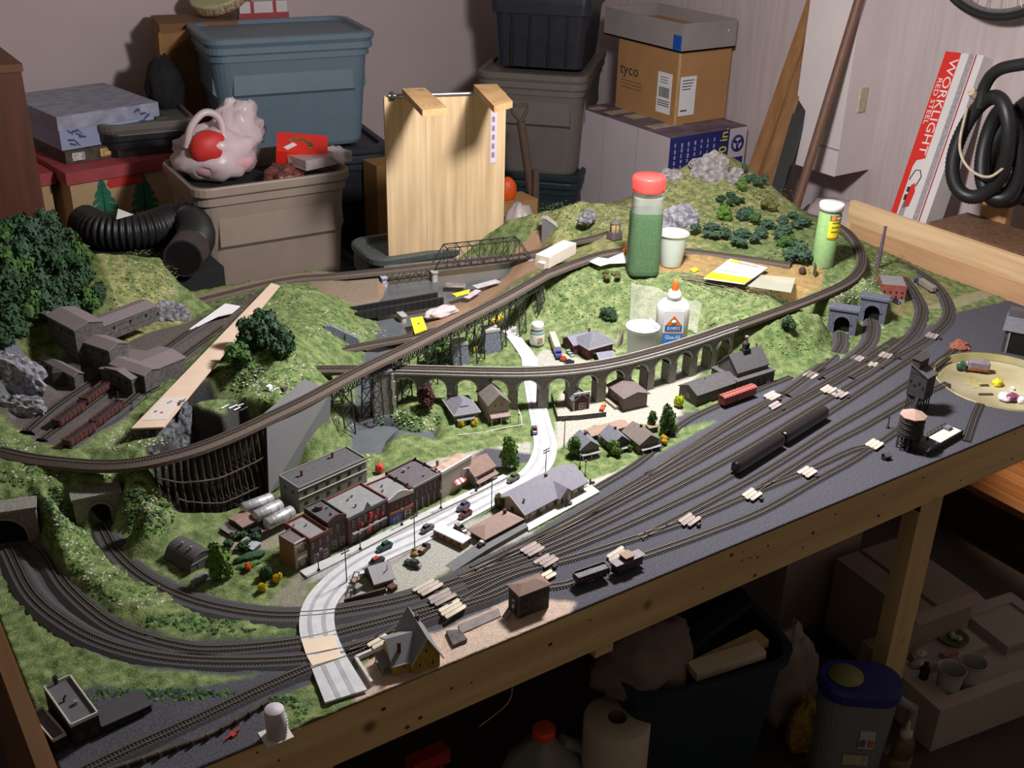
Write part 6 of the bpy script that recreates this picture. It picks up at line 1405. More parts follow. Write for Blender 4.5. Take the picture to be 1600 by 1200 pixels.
# --- two houses left of the road
c,rz,L,D=rect3((711,646),(748,640),(692,622),.028)
t=house('hipped_house','one storey house with a blue-grey hipped roof and porch left of the road','house',c,rz,L,D,.026,.014,'hip',M_greyw,M_slate,wins=[(3,-.010,.014,.004,.007),(3,.008,.014,.004,.007),(0,-.009,.014,.005,.008),(1,.0,.014,.004,.007)],trim=M_trimw,door=(0,.002,.005,.012),chim=[(-L*.32,D*.35,.030,.003,.010)])
MB().box(-L*.46,-D/2-.012,.015,L*.30,-D/2,.0165).build('porch_roof',M_slate,t);MB().box(-L*.2,-D*.34,.028,L*.15,-D*.16,.035).build('dormer',M_slate,t)
MB().box(-L*.46,-D/2-.0125,.0152,L*.30,-D/2-.012,.0178).build('porch_trim',M_trimw,t);MB().box(-L*.46,-D/2-.012,0,L*.30,-D/2,.003).build('porch_floor',M_trimg,t)
for x in(-.44,-.15,.1,.28):MB().box(x*L-.0006,-D/2-.0115,.003,x*L+.0006,-D/2-.0103,.015).build('porch_post',M_trimw,t)
c,rz,L,D=rect3((764,633),(796,628),(747,610),.040)
t=house('gabled_house','two storey grey-brown gabled house with a red chimney left of the road','house',c,rz,L,D,.040,.019,'gy',M_beige,mk('grey_brown_roof',(0.17,0.145,0.125),.8,.12,150),wins=[(0,-.008,.036,.004,.007),(0,.006,.036,.004,.007),(3,-.012,.014,.004,.007),(3,.006,.014,.004,.007),(3,-.012,.025,.004,.006),(0,-.009,.010,.004,.007)],chim=[(0,D*.30,.052,.004,.014)],door=(0,.002,.006,.011))
MB().add([(-L*.48,-D/2,.0205),(L*.48,-D/2,.0205),(L*.48,-D/2-.013,.0165),(-L*.48,-D/2-.013,.0165),(-L*.48,-D/2,.019),(L*.48,-D/2,.019),(L*.48,-D/2-.013,.015),(-L*.48,-D/2-.013,.015)],[(0,3,2,1),(4,5,6,7),(3,7,6,2),(0,4,7,3),(1,2,6,5)]).build('porch_roof',mk('pinkish_brown_roof',(0.26,0.19,0.175),.8),t)
for x in(-.45,0,.45):MB().box(x*L-.0007,-D/2-.0125,0,x*L+.0007,-D/2-.011,.0155).build('porch_post',M_trimw,t)
t=thing('street_lamp','white and green garden post with a bench corner beside the gabled house','lamp',tuple(W(810,664,0)));MB().cyl((0,0,0),(0,0,.024),.0007,.0006,6).build('post',M_dkgreen,t);MB().lathe([(0,.022),(.002,.0235),(.0015,.027),(0,.028)],8).build('lantern',M_trimw,t)
t=thing('hedge_wall','thin white kerb wall round the lawn of the two houses','wall',tuple(W(760,676,0)))
o_=Vector(t.location);MB().tube([W(x,y,.002)-o_ for x,y in((716,680),(760,675),(790,668),(815,664),(814,650),(808,636))],.0012,4).build('kerb',M_trimw,t)
# --- right of the road
c,rz,L,D=rect3((897,618),(921,614),(881,604),.034)
t=house('false_front_shop','dark red false fronted shop with a grey gable roof right of the road','shop',c,rz,L,D,.017,.010,'gy',M_beige,M_slate,wins=[(3,0,.010,.004,.006)],chim=None)
MB().box(-L/2,-D/2-.0016,0,L/2,-D/2-.0003,.027).build('false_front',mk('maroon_boards',(.085,.022,.022),.8,.2,200),t);MB().box(-L/2-.001,-D/2-.0024,.026,L/2+.001,-D/2,.030).build('cornice',M_trimw,t);window(t,-.001,-D/2-.0018,.007,.009,.010,0);window(t,.008,-D/2-.0018,.006,.003,.011,0,M_trimw,'door')
for s in(-1,1):MB().box(s*L/2-.0008,-D/2-.0022,0,s*L/2+.0008,-D/2-.0004,.026).build('corner_post',M_trimw,t)
t.scale=(1,1,1.28)
c,rz,L,D=rect3((976,622),(1012,614),(950,602),.030)
t=house('warehouse','brown roofed timber warehouse against the arch viaduct','warehouse',c,rz,L,D,.030,.008,'gy',mk('mauve_brown_boards',(0.17,0.125,0.115),.85,.2,200),M_mauveroof,over=.004,wins=[(3,.0,.012,.016,.012)],frame=M_blackm)
MB().box(-L/2-.012,-D*.3,0,-L/2-.001,D*.4,.006).build('loading_dock',M_beige,t)
t=thing('board_fence','low dark board fence round the yard of the red false fronted shop','fence',tuple(W(890,655,0)));o_=Vector(t.location)
fp=[(862,618),(866,640),(871,658),(905,656),(947,651)]
for k in range(len(fp)-1):
 a,b=W(*fp[k],0)-o_,W(*fp[k+1],0)-o_;n_=max(2,int((b-a).length/.006))
 for q in range(n_):
  p=a.lerp(b,(q+.5)/n_);ang=atan2((b-a).y,(b-a).x);MB().cbox((p.x,p.y,0),((b-a).length/n_*.96,.001,.0105),ang).build('fence_board',M_sootyg,t)
t=thing('farm_machine','red and orange farm machine parked beside the warehouse','machine',tuple(W(941,640,0)),radians(40))
MB().box(-.010,-.004,.002,.004,.004,.006).build('body',mk('tractor_red',(.65,.07,.03),.5),t);MB().box(.004,-.003,.004,.018,.003,.008).build('conveyor',mk('machine_orange',(.60,.25,.06),.6),t)
for x in(-.008,.002,.014):MB().cyl((x,-.0045,.002),(x,.0045,.002),.002,.002,8).build('wheel',M_black,t)
for(A,B,Cc,lab,rf,wl)in(((907,702),(936,696),(914,682),'first little grey house with porch beside the thin street lamps',M_slate,M_greyw),((957,694),(983,688),(960,673),'second little grey house, in the middle of the three',M_slate,M_dkgreen),((1000,694),(1030,686),(996,668),'third little house with a brown roof, nearest the loose green tree',mk('dull_brown_roof',(0.15,0.12,0.105),.8,.12,150),M_greyw)):
 c,rz,L,D=rect3(A,B,Cc,.020);D=max(D,.034)
 t=house('small_house',lab,'house',c,rz,L,D,.020,.014,'gy',wl,rf,over=.003,wins=[(3,-.006,.009,.004,.005),(3,.008,.009,.004,.005),(0,-.006,.008,.004,.006)],chim=[(.002,D*.10,.030,.0035,.009)],door=(0,.004,.004,.009))
 MB().add([(-L/2,-D/2,.0125),(L/2,-D/2,.0125),(L/2,-D/2-.010,.0105),(-L/2,-D/2-.010,.0105),(-L/2,-D/2,.0112),(L/2,-D/2,.0112),(L/2,-D/2-.010,.0092),(-L/2,-D/2-.010,.0092)],[(0,3,2,1),(4,5,6,7),(3,7,6,2),(0,4,7,3),(1,2,6,5)]).build('porch_roof',M_trimg,t)
 for x in(-.9,0,.9):MB().box(x*L/2-.0006,-D/2-.0095,0,x*L/2+.0006,-D/2-.0083,.0105).build('porch_post',M_trimw,t)
 MB().box(-L/2,-D/2-.010,0,L/2,-D/2,.002).build('porch_floor',M_trimg,t)
c,rz,L,D=rect3((925,680),(982,664),(910,672),.012)
t=house('long_shed','long low shed with a tan-brown roof behind the three little houses','shed',c,rz,L,max(D,.018),.010,.004,'gx',M_dkgreen,M_tanroof,over=.002)
for x,y,lb,mt in((942,688,'small grey-brown garage between the first and second little houses',M_sootyg),(1018,672,'small brown outbuilding behind the third little house',M_brownroof),(955,682,'flat grey lean-to behind the second little house',M_sootyg)):
 p=W(x,y,0);t=thing('outbuilding',lb,'outbuilding',tuple(p),radians(-12));MB().box(-.009,-.008,0,.009,.008,.009).build('walls',M_beige if mt is not M_brownroof else M_dkgreen,t);MB().box(-.010,-.009,.009,.010,.009,.0102).build('roof',mt,t)
# --- dark freight shed and engine shed
c,rz,L,D=rect3((1090,617),(1152,596),(1064,601),.026)
t=house('freight_shed','long dark grey freight shed beside the red boxcar','shed',c,rz,L,D,.025,.012,'gx',mk('grey_boards',(0.105,0.10,0.10),.85,.15,200),M_darkroof,over=.0025)
MB().box(-L/2-.0008,-.006,.008,-L/2,.004,.020).build('faded_sign',mk('faded_sign_brown',(.24,.14,.10),.8,.3,200),t);MB().cyl((-L*.1,.001,.036),(-L*.1,.001,.041),.0012,.0012,6).build('roof_vent',M_blackm,t)
c,rz,L,D=rect3((1153,596),(1211,578),(1124,570),.029)
t=house('engine_shed','big dark engine shed with a steep raised roof and a roof turret','building',c,rz,L,D,.024,.004,'hip',M_dkgreen,M_darkroof,over=.001,wins=row(4,.012,.006,.008,0,-.025,.025),frame=M_blackm)
c2,rz2,L2,D2=rect3((1153,588),(1198,572),(1140,560),.036)
off=Matrix.Rotation(-rz,3,'Z')@(c2-c);L2=min(L2,L*.82);D2=D*.74
m=MB();m.x=Matrix.Translation((0,.002,0));m.prism([(-D2/2,.024),(D2/2,.024),(D2/2,.034),(0,.058),(-D2/2,.034)],-L2/2,L2/2,axis='x');m.build('upper_walls',mk('grey_boards',(0.105,0.10,0.10)),t)
m=roof_prism(L2,D2,.034,.058,.002,'gx');o=m.build('upper_roof',M_darkroof,t,(0,.002,0))
MB().box(-.009,-.006,.050,.009,.008,.062).box(-.006,-.004,.062,.006,.006,.072).build('turret',M_blackm,t);MB().cyl((0,.001,.072),(0,.001,.084),.003,.0026,10).cyl((0,.001,.084),(0,.001,.086),.0045,.004,10).build('dust_cowl',mk('pale_rust',(.28,.17,.16),.8),t)
MB().cyl((L2*.40,.004,.045),(L2*.40,.004,.064),.0014,.0014,8).build('stove_pipe',M_blackm,t);t.scale=(1,1,1.2);MB().box(L*.28,-D/2-.002,.004,L*.38,-D/2,.007).build('pale_sign',M_trimg,t)
pg_=thing('pipe_gantry','blue-grey pipe and stair gantry behind the dark engine shed','gantry',tuple(W(1150,560,0)),rz)
m=MB()
for x in(-.020,-.005,.012,.028):bar(m,(x,.030,0),(x,.030,.060),.0012)
for z in(.044,.052,.060):bar(m,(-.022,.030,z),(.032,.030,z),.0012)
for k in range(6):bar(m,(-.020+.009*k,.030,.044),(-.012+.009*k,.030,.060),.0007)
m.build('frame',mk('blue_grey_metal',(.13,.15,.19),.6,.2,100),pg_);MB().tube([(-.022,.030,.062),(0,.030,.066),(.020,.030,.070),(.034,.030,.070)],.003,8).build('pipe',mk('blue_grey_metal',(.13,.15,.19)),pg_)
MB().box(-.026,.026,0,-.018,.034,.056).build('silo',mk('blue_grey_metal',(.13,.15,.19)),pg_)
# --- station, freight house, platforms
c,rz,L,D=rect3((821,800),(912,752),(784,775),.021)
t=house('station','long cream station with a lilac-grey gable roof and a cross gable','station',c,rz,L,D,.022,.017,'gx',mk('cream_boards',(0.50,0.42,0.32),.8,.06,200),mk('lilac_grey_roof',(0.215,0.21,0.25),.75,.08,150),over=.006,wins=row(7,.011,.006,.010,0,-L*.42,L*.42)+row(6,.011,.006,.010,2,-L*.4,L*.4)+[(3,.0,.012,.007,.010)],frame=M_trimg,trim=M_trimw,chim=[(L*.10,.006,.032,.004,.010)])
g=roof_prism(.030,.026,.021,.034,.003,'gy');g.build('cross_gable_roof',mk('lilac_grey_roof',(0.215,0.21,0.25)),t,(L*.12,-D/2+.004,0));m=MB();m.prism([(-.015,0),(.015,0),(.015,.021),(0,.034),(-.015,.021)],-D/2-.006,-D/2+.006,axis='y');m.build('bay',mk('cream_boards',(0.50,0.42,0.32)),t,(L*.12,0,0))
window(t,L*.12-.006,-D/2-.0065,.010,.006,.010,0,M_trimg);window(t,L*.12+.006,-D/2-.0065,.010,.006,.010,0,M_trimg)
for k in range(6):MB().box(-L*.45+L*.9*k/5-.0007,-D/2-.0052,.002,-L*.45+L*.9*k/5+.0007,-D/2-.0038,.018).build('eave_post',M_trimg,t)
pf=slab('platform',[(826,829),(937,768),(925,758),(860,784),(820,812)],.0035,.0035,mk('pale_platform',(0.56,0.56,0.53),.8,.05,80));tag(pf,'white station platform along the yard tracks','platform')
c,rz,L,D=rect3((757,840),(817,808),(738,821),.018)
t=house('freight_house','low freight house with a brown hipped roof beside the station','freight house',c,rz,L*.92,D*.86,.017,.007,'hip',M_brick2,mk('pinkish_brown_hip',(0.29,0.20,0.165),.8,.08,150),over=.005,wins=row(4,.010,.006,.009,0,-L*.35,L*.35),frame=M_blackm,chim=[(L*.28,.004,.020,.0042,.010)])
ramp=thing('loading_ramp','dark grey loading platform with a long ramp in front of the freight house','ramp',tuple(W(757,858,0)));o_=Vector(ramp.location)
q=[W(x,y,0)-o_ for x,y in((695,884),(709,893),(760,866),(825,829),(818,819),(745,856))]
hgt_=[0,0,.008,.008,.008,.008]
m=MB();vs=[(p.x,p.y,-.002)for p in q]+[(p.x,p.y,h_)for p,h_ in zip(q,hgt_)]
m.add(vs,[(5,4,3,2,1,0),(6,7,8,11),(8,9,10,11)]+[(k,(k+1)%6,6+(k+1)%6,6+k)for k in range(6)]);m.build('ramp_body',mk('ramp_grey',(0.14,0.14,0.145),.8,.1,100),ramp)
for k,(x,y)in enumerate(((752,853),)):pass
t=thing('handcart','small white topped cart on the loading platform','cart',tuple(W(752,852,.008)),radians(10));MB().box(-.006,-.004,.002,.006,.004,.005).build('cart_body',M_dkgreen,t);MB().lathe([(0,.005),(.004,.005),(.0035,.008),(0,.0095)],8).build('white_load',M_paper,t)
for x in(-.004,.004):MB().cyl((x,-.0045,.0018),(x,.0045,.0018),.0018,.0018,8).build('wheel',M_black,t)
# --- house trailer
c,rz,L,D=rect3((723,849),(736,840),(683,823),.013)
t=thing('trailer','long white roofed brown trailer parked by the road opposite the dark brick shop','trailer',(c.x,c.y,0),rz)
MB().box(-L/2,-D/2,.001,L/2,D/2,.012).build('trailer_body',M_ochre,t);MB().box(-L/2-.0005,-D/2-.0005,.011,L/2+.0005,D/2+.0005,.0135).build('white_roof',mk('trailer_white',(.62,.60,.66),.5,.05,60),t)
for k in range(4):window(t,-L/2-.0002,D*(-.36+.24*k),.0075,.005,.004,3,M_blackm)
for k in range(2):window(t,L*(-.25+.5*k),-D/2-.0002,.007,.005,.004,0,M_trimg)
MB().box(-L*.4,-D*.4,-.001,L*.4,D*.4,.001).build('chassis',M_black,t)
# --- chapel-like signal hut and its fence
c=W(592,905,0)
t=house('signal_hut','little steep white roofed hut inside the road bend','hut',c,radians(-4),.030,.042,.011,.017,'gx',M_brick,mk('white_grey_roof',(0.40,0.40,0.42),.7,.06,120),over=.002,trim=M_trimw,door=(0,.004,.004,.008))
MB().cyl((.010,-.010,.020),(.010,-.010,.030),.0007,.0007,6).build('stove_pipe',M_trimg,t)
t=thing('timber_fence','dark timber retaining fence beside the little steep roofed hut','fence',tuple(W(571,934,0)));o_=Vector(t.location)
a,b=W(538,944,0)-o_,W(603,926,0)-o_;rzf=atan2((b-a).y,(b-a).x)
for k in range(14):p=a.lerp(b,(k+.5)/14);MB().cbox((p.x,p.y,0),((b-a).length/14*.95,.003,.009),rzf).build('fence_board',M_timber,t)
t=thing('lumber_frame','dark slanting timber ladder frame behind the retaining fence','frame',tuple(W(552,922,0)),radians(40));m=MB()
for y in(-.004,.004):bar(m,(-.02,y,0),(.016,y,.022),.0009)
for k in range(6):bar(m,(-.02+.036*k/5,-.004,.022*k/5),(-.02+.036*k/5,.004,.022*k/5),.0006)
m.build('frame',M_timber,t)
for x,y,lb,mt in((555,912,'pale rusty box in the corner by the retaining fence',M_tanroof),(559,922,'low grey crate beside the retaining fence',M_trimg),(613,922,'dark red crate right of the little hut',M_brick)):
 t=thing('crate',lb,'crate',tuple(W(x,y,0)),radians(15));MB().box(-.006,-.005,0,.006,.005,.008).build('crate_body',mt,t);MB().box(-.0063,-.0053,.0072,.0063,.0053,.0084).build('lid',mt,t)
t=thing('water_butt','round dark blue water butt beside the little hut','barrel',tuple(W(610,907,0)));MB().lathe([(0,0),(.0042,0),(.005,.004),(.0046,.009),(0,.0095)],14).build('barrel_body',mk('dark_blue',(.05,.055,.11),.5),t)
# --- yellow house at the front edge
c=(W(622,1060,0)+W(690,1040,0))/2;u=W(690,1040,0)-W(622,1060,0);rzy=atan2(u.y,u.x);Ly=u.length
M_shin=mk('blue_grey_shingle',(0.20,0.205,0.225),.75,.06,200)
ctr=c+Vector((-sin(rzy),cos(rzy),0))*.034+Vector((cos(rzy),sin(rzy),0))*.010
LW=Ly*.62
t=house('yellow_house','yellow house with a grey steep gabled roof at the front edge of the layout','house',ctr,rzy,LW,.066,.022,.034,'gy',M_yelw,M_shin,over=.004,trim=M_trimw,wins=[(0,-.010,.011,.005,.009),(0,.009,.011,.005,.009),(0,0,.033,.005,.008),(3,.02,.011,.005,.009)],chim=[(.004,.012,.045,.0045,.014)])
m=MB();m.prism([(-.026,-.003),(.012,-.003),(.012,.030),(-.004,.041),(-.026,.017)],-LW/2-.026,-LW/2+.014,axis='x');m.build('side_wing',M_yelw,t)
m=MB();rp=[(-.030,.0175),(-.004,.0445),(.020,.030),(.020,.0318),(-.004,.0465),(-.031,.0190)];m.prism(rp,-LW/2-.029,-LW/2+.016,axis='x');m.build('wing_roof',M_shin,t)
MB().box(-LW/2-.0292,-.0312,.0172,-LW/2+.004,-.0300,.0194).build('eave_trim',M_trimw,t)
MB().box(-LW/2-.016,-.020,.022,-LW/2-.012,-.016,.047).build('chimney',M_chim,t)
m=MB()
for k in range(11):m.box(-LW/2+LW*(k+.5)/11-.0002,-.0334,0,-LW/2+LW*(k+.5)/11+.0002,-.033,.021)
m.build('board_strips',mk('dark_yellow_board',(.30,.19,.02),.8),t)  # strips in a darker yellow than the wall boards
window(t,-LW/2-.010,-.0264,.011,.005,.009,0)
MB().box(-LW/2-.040,-.020,0,-LW/2-.027,.010,.002).build('porch_floor',M_trimg,t);MB().box(-LW/2-.041,-.022,.014,-LW/2-.026,.012,.0155).build('porch_roof',M_shin,t)
for y in(-.02,.008):MB().box(-LW/2-.0395,y,0,-LW/2-.038,y+.0015,.014).build('porch_post',M_yelw,t)
t=thing('yard_wall','low white wall enclosing the yard left of the yellow house','wall',tuple(W(560,1035,0)));o_=Vector(t.location)
wp_=[(581,1072),(556,1033),(606,1011)]
for k in(0,1):
 a,b=W(*wp_[k],0)-o_,W(*wp_[k+1],0)-o_;n_=5
 for q in range(n_):p=a.lerp(b,(q+.5)/n_);MB().cbox((p.x,p.y,0),((b-a).length/n_*.97,.0042,.0085),atan2((b-a).y,(b-a).x)).build('wall_block',M_trimw,t)
# --- sand house
c,rz,L,D=rect3((811,931),(861,912),(789,915),.043)
t=house('sand_house','tall dark box shed with a brown hipped roof at the front of the yard','shed',c,rz,L*.94,D*.94,.043,.006,'hip',M_sooty,mk('brown_felt_roof',(0.20,0.13,0.10),.85,.08,120),over=.002,wins=[(3,0,.018,.012,.024)],frame=M_blackm)
m=MB()
for y in(-.008,.002):bar(m,(-L/2-.016,y,.0),(-L/2,y,.020),.0010)
m.build('chute',M_sootyg,t);MB().box(-L/2,-D*.47-.0012,.001,-L/2+.002,-D*.47,.041).build('corner_board',M_sootyg,t)
for px4,lb in((((697,985),(718,983),(730,998),(708,1008)),'grey wooden loading stage on the sandy ground by the yellow house'),):
 o=slab('loading_stage',px4,.006,.006,M_sootyg);tag(o,lb,'stage')
o=slab('plank_walk',[(716,976),(779,950),(783,962),(720,990)],.002,.002,mk('mauve_plank',(.20,.165,.16),.8,.15,100));tag(o,'long mauve plank walk left of the tall dark box shed','walkway')
# --- front left: black building with pale parapets, tank, flat shed
t,L,D=flat_block('factory','black factory block with a white edged parapet at the front left corner',(110,1132),(153,1112),(76,1068),.040,M_blackm,mk('flat_grey_roof',(.10,.10,.11),.8,.08,80),M_trimw,.005,front=M_trimw,wins=row(2,.016,.007,.010,0,-.25,.25),frame=M_brick2)
MB().cyl((0.1*L,-.1*D,.035),(.1*L,-.1*D,.041),.003,.003,8).build('roof_vent',M_ventm,t);MB().tube([(-.2*L,.05*D,.035),(-.2*L,.05*D,.040),(-.2*L+.004,.08*D,.042)],.0015,6).build('bent_pipe',M_black,t);MB().cyl((-.05*L,D/2,.036),(-.05*L,D/2,.047),.0035,.003,8).build('chimney',M_black,t)
flat_block('factory_annex','lower black annex with a pale parapet at the left of the factory block',(82,1156),(103,1145),(59,1107),.024,M_blackm,mk('flat_grey_roof',(.10,.10,.11)),M_trimw,.004,front=M_trimw)
c,rz,L,D=rect3((160,1135),(236,1101),(152,1106),.016)
t=thing('flat_shed','long black flat roofed shed joined to the right of the factory block','shed',(c.x,c.y,0),rz);MB().box(-L/2,-D/2,-.002,L/2,D/2,.015).build('walls',M_blackm,t);MB().box(-L/2-.001,-D/2-.001,.015,L/2+.001,D/2+.001,.0165).build('roof',mk('tar_roof',(.05,.045,.05),.8,.1,100),t)
for k in range(4):window(t,-L*.35+L*.24*k,-D/2-.0002,.007,.010,.008,0,None)
t=thing('storage_tank','white topped upright storage tank with a spiral stair at the front edge','tank',tuple(W(432,1148,0)))
MB().lathe([(0,0),(.0125,0),(.0125,.042),(.0118,.043),(0,.0445)],22).build('tank_body',mk('tank_white',(.50,.45,.50),.6,.06,60),t)
for k in range(12):a=-1.0+k*.17;MB().cbox((.0138*cos(a),.0138*sin(a),.003+k*.0032),(.004,.004,.0008),a).build('stair_tread',M_trimw,t)
MB().box(-.019,-.016,-.001,.017,.015,.001).build('base_slab',M_trimw,t)
wl=thing('retaining_wall','black timber retaining wall with posts along the front left siding','wall',tuple(W(300,1160,0)));o_=Vector(wl.location)
q=spline([W(x,y,0)-o_ for x,y in((170,1208),(250,1180),(330,1150),(420,1100))],.004)
m=MB();m.tube([p+Vector((0,0,.004))for p in q],.004,4);m.build('wall_beam',M_timber,wl)
for k in range(0,len(q),5):MB().cbox((q[k].x+.001,q[k].y-.004,0),(.005,.004,.010),.4).build('wall_post',M_timber,wl)
t=thing('hand_signal','tiny red toy machine lying on the black ground at the front edge','machine',tuple(W(364,1150,0)),radians(20));MB().box(-.012,-.001,.003,.012,.001,.0045).build('beam',mk('machine_red',(.5,.02,.03),.5),t);MB().prism([(-.004,0),(.005,0),(.003,.004),(-.003,.004)],-.004,.003,axis='y').build('foot',mk('machine_red',(.5,.02,.03)),t)
# --- coal mine / breaker
mine=thing('coal_breaker','cluster of grey wooden coal mine buildings with rusty roofs at the left','mine building',(0,0,0))
def mblock(A,B,Cc,zt,zb,rh,kind,nm='block_walls'):
 c,rz,L,D=rect3(A,B,Cc,zt);mm=Matrix.Translation((c.x,c.y,0))@Matrix.Rotation(rz,4,'Z')
 m=MB();m.x=mm
 if kind=='gx':m.prism([(-D/2,zb),(D/2,zb),(D/2,zt),(0,zt+rh),(-D/2,zt)],-L/2,L/2,axis='x')
 else:m.prism([(-L/2,zb),(L/2,zb),(L/2,zt),(0,zt+rh),(-L/2,zt)],-D/2,D/2,axis='y')
 w=m.build(nm,M_sootyg,mine)
 r=roof_prism(L,D,zt,zt+rh,.002,kind);rr=r.build('roof',M_rustroof,mine);rr.location=(c.x,c.y,0);rr.rotation_euler=(0,0,rz)
 cr_=MB();cr_.x=mm
 for zz_ in np.arange(zb+.012,zt-.004,.013):cr_.box(-L/2-.0006,-D/2-.0006,zz_,L/2+.0006,-D/2,zz_+.0008)
 cr_.build('board_joints',M_sooty,w)
 for k in range(3):
  x=-L*.3+L*.3*k;o=inst(WINM,'window',w,tuple(mm@Vector((x,-D/2-.0008,zt-.012))),rz,(.004,.0008,.006))
 return c,rz,L,D
mblock((73,493),(116,516),(102,472),.165,.05,.008,'gx')
mblock((118,530),(170,548),(128,512),.135,.05,.008,'gx')
mblock((160,510),(243,478),(150,495),.120,.085,.006,'gx')
mblock((165,575),(205,593),(215,528),.105,.058,.006,'gy')
mblock((172,569),(225,587),(190,556),.110,.076,.006,'gx')
mblock((62,560),(115,588),(70,552),.100,.05,.005,'gx')
mblock((215,590),(265,560),(185,560),.100,.077,.004,'gx')
a,b=W(-30,475,.15),W(76,494,.155);m=MB();u=(b-a);rz=atan2(u.y,u.x);m.x=Matrix.Translation(a)@Matrix.Rotation(rz,4,'Z');m.box(0,-.006,0,u.length,.006,.012);m.build('conveyor_walls',M_sooty,mine);m=MB();m.x=Matrix.Translation(a)@Matrix.Rotation(rz,4,'Z');m.prism([(-.0075,.0115),(.0075,.0115),(0,.016)],0,u.length,axis='x');m.build('conveyor_roof',M_rustroof,mine)
for x,y in((168,600),(186,612),(207,622),(230,612),(250,592),(266,578),(205,600),(226,592)):
 p=W(x,y+16,.066);m=MB();bar(m,(p.x,p.y,.055),(p.x,p.y,.088),.0012);m.build('support_post',M_sooty,mine)
m=MB()
for(x0,y0,x1,y1)in((168,616,207,638),(207,638,266,594),(186,628,250,608)):bar(m,W(x0,y0,.072),W(x1,y1,.072),.0009)
m.build('support_rails',M_sooty,mine)
p=W(110,600,.07);MB().cbox((p.x,p.y+.01,.055),(.05,.035,.045),radians(-15)).build('lower_storey',M_sooty,mine)
sl=slab('flat_awning',[(578,757),(601,743),(604,752),(584,765)],.022,.020,mk('terracotta',(.42,.15,.09),.8,.1,80));tag(sl,'small terracotta flat roofed lean-to behind the shop row','lean-to')
p=W(593,738,.0);tag(crumple('red_bush',mk('red_flowers',(.55,.05,.03),.8,.3,200),None,(p.x,p.y,.008),(.008,.007,.009),6,(18,12),.35),'bright red bush behind the roof of the dark brown brick building','bush')
# --- brick power house with chimney
c,rz,L,D=rect3((1380,455),(1419,458),(1376,428),.036)
t=house('power_house','red brick power house with a grey flat roof at the right rear corner','building',c,rz,L,D*.6,.042,.004,'flat',M_brickr,M_lightroof,wins=row(4,.026,.0045,.006,0,-L*.36,L*.36)+row(4,.014,.0045,.006,0,-L*.36,L*.36),frame=M_brick,door=(0,0,.009,.010))
MB().box(-L/2+.002,-D*.3+.002,0.0421,L/2-.002,D*.3-.002,.0432).build('roof',M_lightroof,t);m=MB()
for sx in(-1,1):
 for k in range(4):y=-D*.3+D*.6*k/3;m.box(sx*L/2-.001,y-.0015,.042,sx*L/2+.001,y+.0015,.046)
m.box(-L/2,-D*.3,.042,L/2,-D*.3+.0015,.0445);m.build('parapet',M_brickr,t)
MB().box(-L/2-.001,-D*.3-.0008,0,L/2+.001,-D*.3,.008).build('blue_ground_floor',mk('blue_grey_front',(.22,.27,.33),.7,.3,200),t)
MB().box(-L*.35,D*.3,0,L/2,D*.3+.035,.028).build('rear_wing',mk('mauve_flat',(.17,.12,.12),.8),t);MB().box(-L/2-.018,-D*.25,0,-L/2,D*.1,.010).build('purple_base',mk('purple_brick',(.13,.085,.12),.8,.2,200),t)
p=W(1369,428,0);t2=thing('chimney_stack','tall purple chimney stack beside the brick power house','chimney',tuple(p));tp=W(1381,341,.10)
MB().cyl((0,0,0),(0.004,0,.128),.0058,.0036,14).build('stack',mk('purple_brick',(.13,.085,.12)),t2);MB().cyl((0.004,0,.126),(0.004,0,.130),.0042,.0042,14).build('rim',mk('purple_brick',(.13,.085,.12)),t2)
MB().lathe([(.0065,0),(.0075,0),(.0075,.006),(.006,.006)],12).build('plinth',mk('purple_brick',(.13,.085,.12)),t2)
# --- roundhouse corner at the right edge
c=W(1600,545,0)
t=thing('roundhouse','dark engine roundhouse with a clerestory roof cut by the right edge','roundhouse',tuple(W(1562,549,0)+Vector((.066,-.090,0))),radians(-62));t.scale=(1.55,1.55,1.5)
MB().box(-.07,-.01,.0,.07,.07,.036).build('walls',M_sooty,t);m=MB();m.add([(-.074,-.014,.036),(.074,-.014,.036),(.074,.022,.050),(-.074,.022,.050),(-.074,.074,.036),(.074,.074,.036)],[(0,1,2,3),(3,2,5,4),(0,3,4),(1,5,2)]);m.build('roof',M_slate,t)
MB().box(-.072,.016,.044,.072,.034,.058).build('clerestory',M_darkroof,t)
for k in range(4):
 x=-.062+.031*k;MB().box(x,-.0108,.001,x+.026,-.0098,.030).build('door_opening',M_void,t);MB().box(x-.003,-.012,0,x-.0005,-.009,.034).build('door_post',M_trimg,t)
# --- coal tower
p=W(1431,640,0);rzc=radians(8)
t=thing('coal_tower','tall black coaling tower on legs in the right of the yard','coal tower',tuple(p),rzc);t.scale=(1.12,1.12,1.16)
M_ct=mk('black_mauve_boards',(.040,.034,.037),.8,.25,150)
w_,d_=.030,.034
MB().box(-w_/2,-d_/2,.030,w_/2,d_/2,.072).build('bin_walls',M_ct,t)
MB().loft([[(-w_/2,-d_/2,.030),(w_/2,-d_/2,.030),(w_/2,d_/2,.030),(-w_/2,d_/2,.030)],[(-w_*.3,-d_*.3,.020),(w_*.3,-d_*.3,.020),(w_*.3,d_*.3,.020),(-w_*.3,d_*.3,.020)]][::-1]).build('hopper',M_ct,t)
m=MB();m.prism([(-d_/2-.002,.070),(d_/2+.002,.086),(d_/2+.002,.088),(-d_/2-.002,.072)],-w_/2-.002,w_/2+.002,axis='x');m.build('sloping_roof',mk('dark_mauve_roof',(.085,.072,.080),.8,.1,100),t);m=MB();m.prism([(-d_/2,.070),(d_/2,.070),(d_/2,.086)],-w_/2,w_/2,axis='x');m.build('gable_walls',M_ct,t)
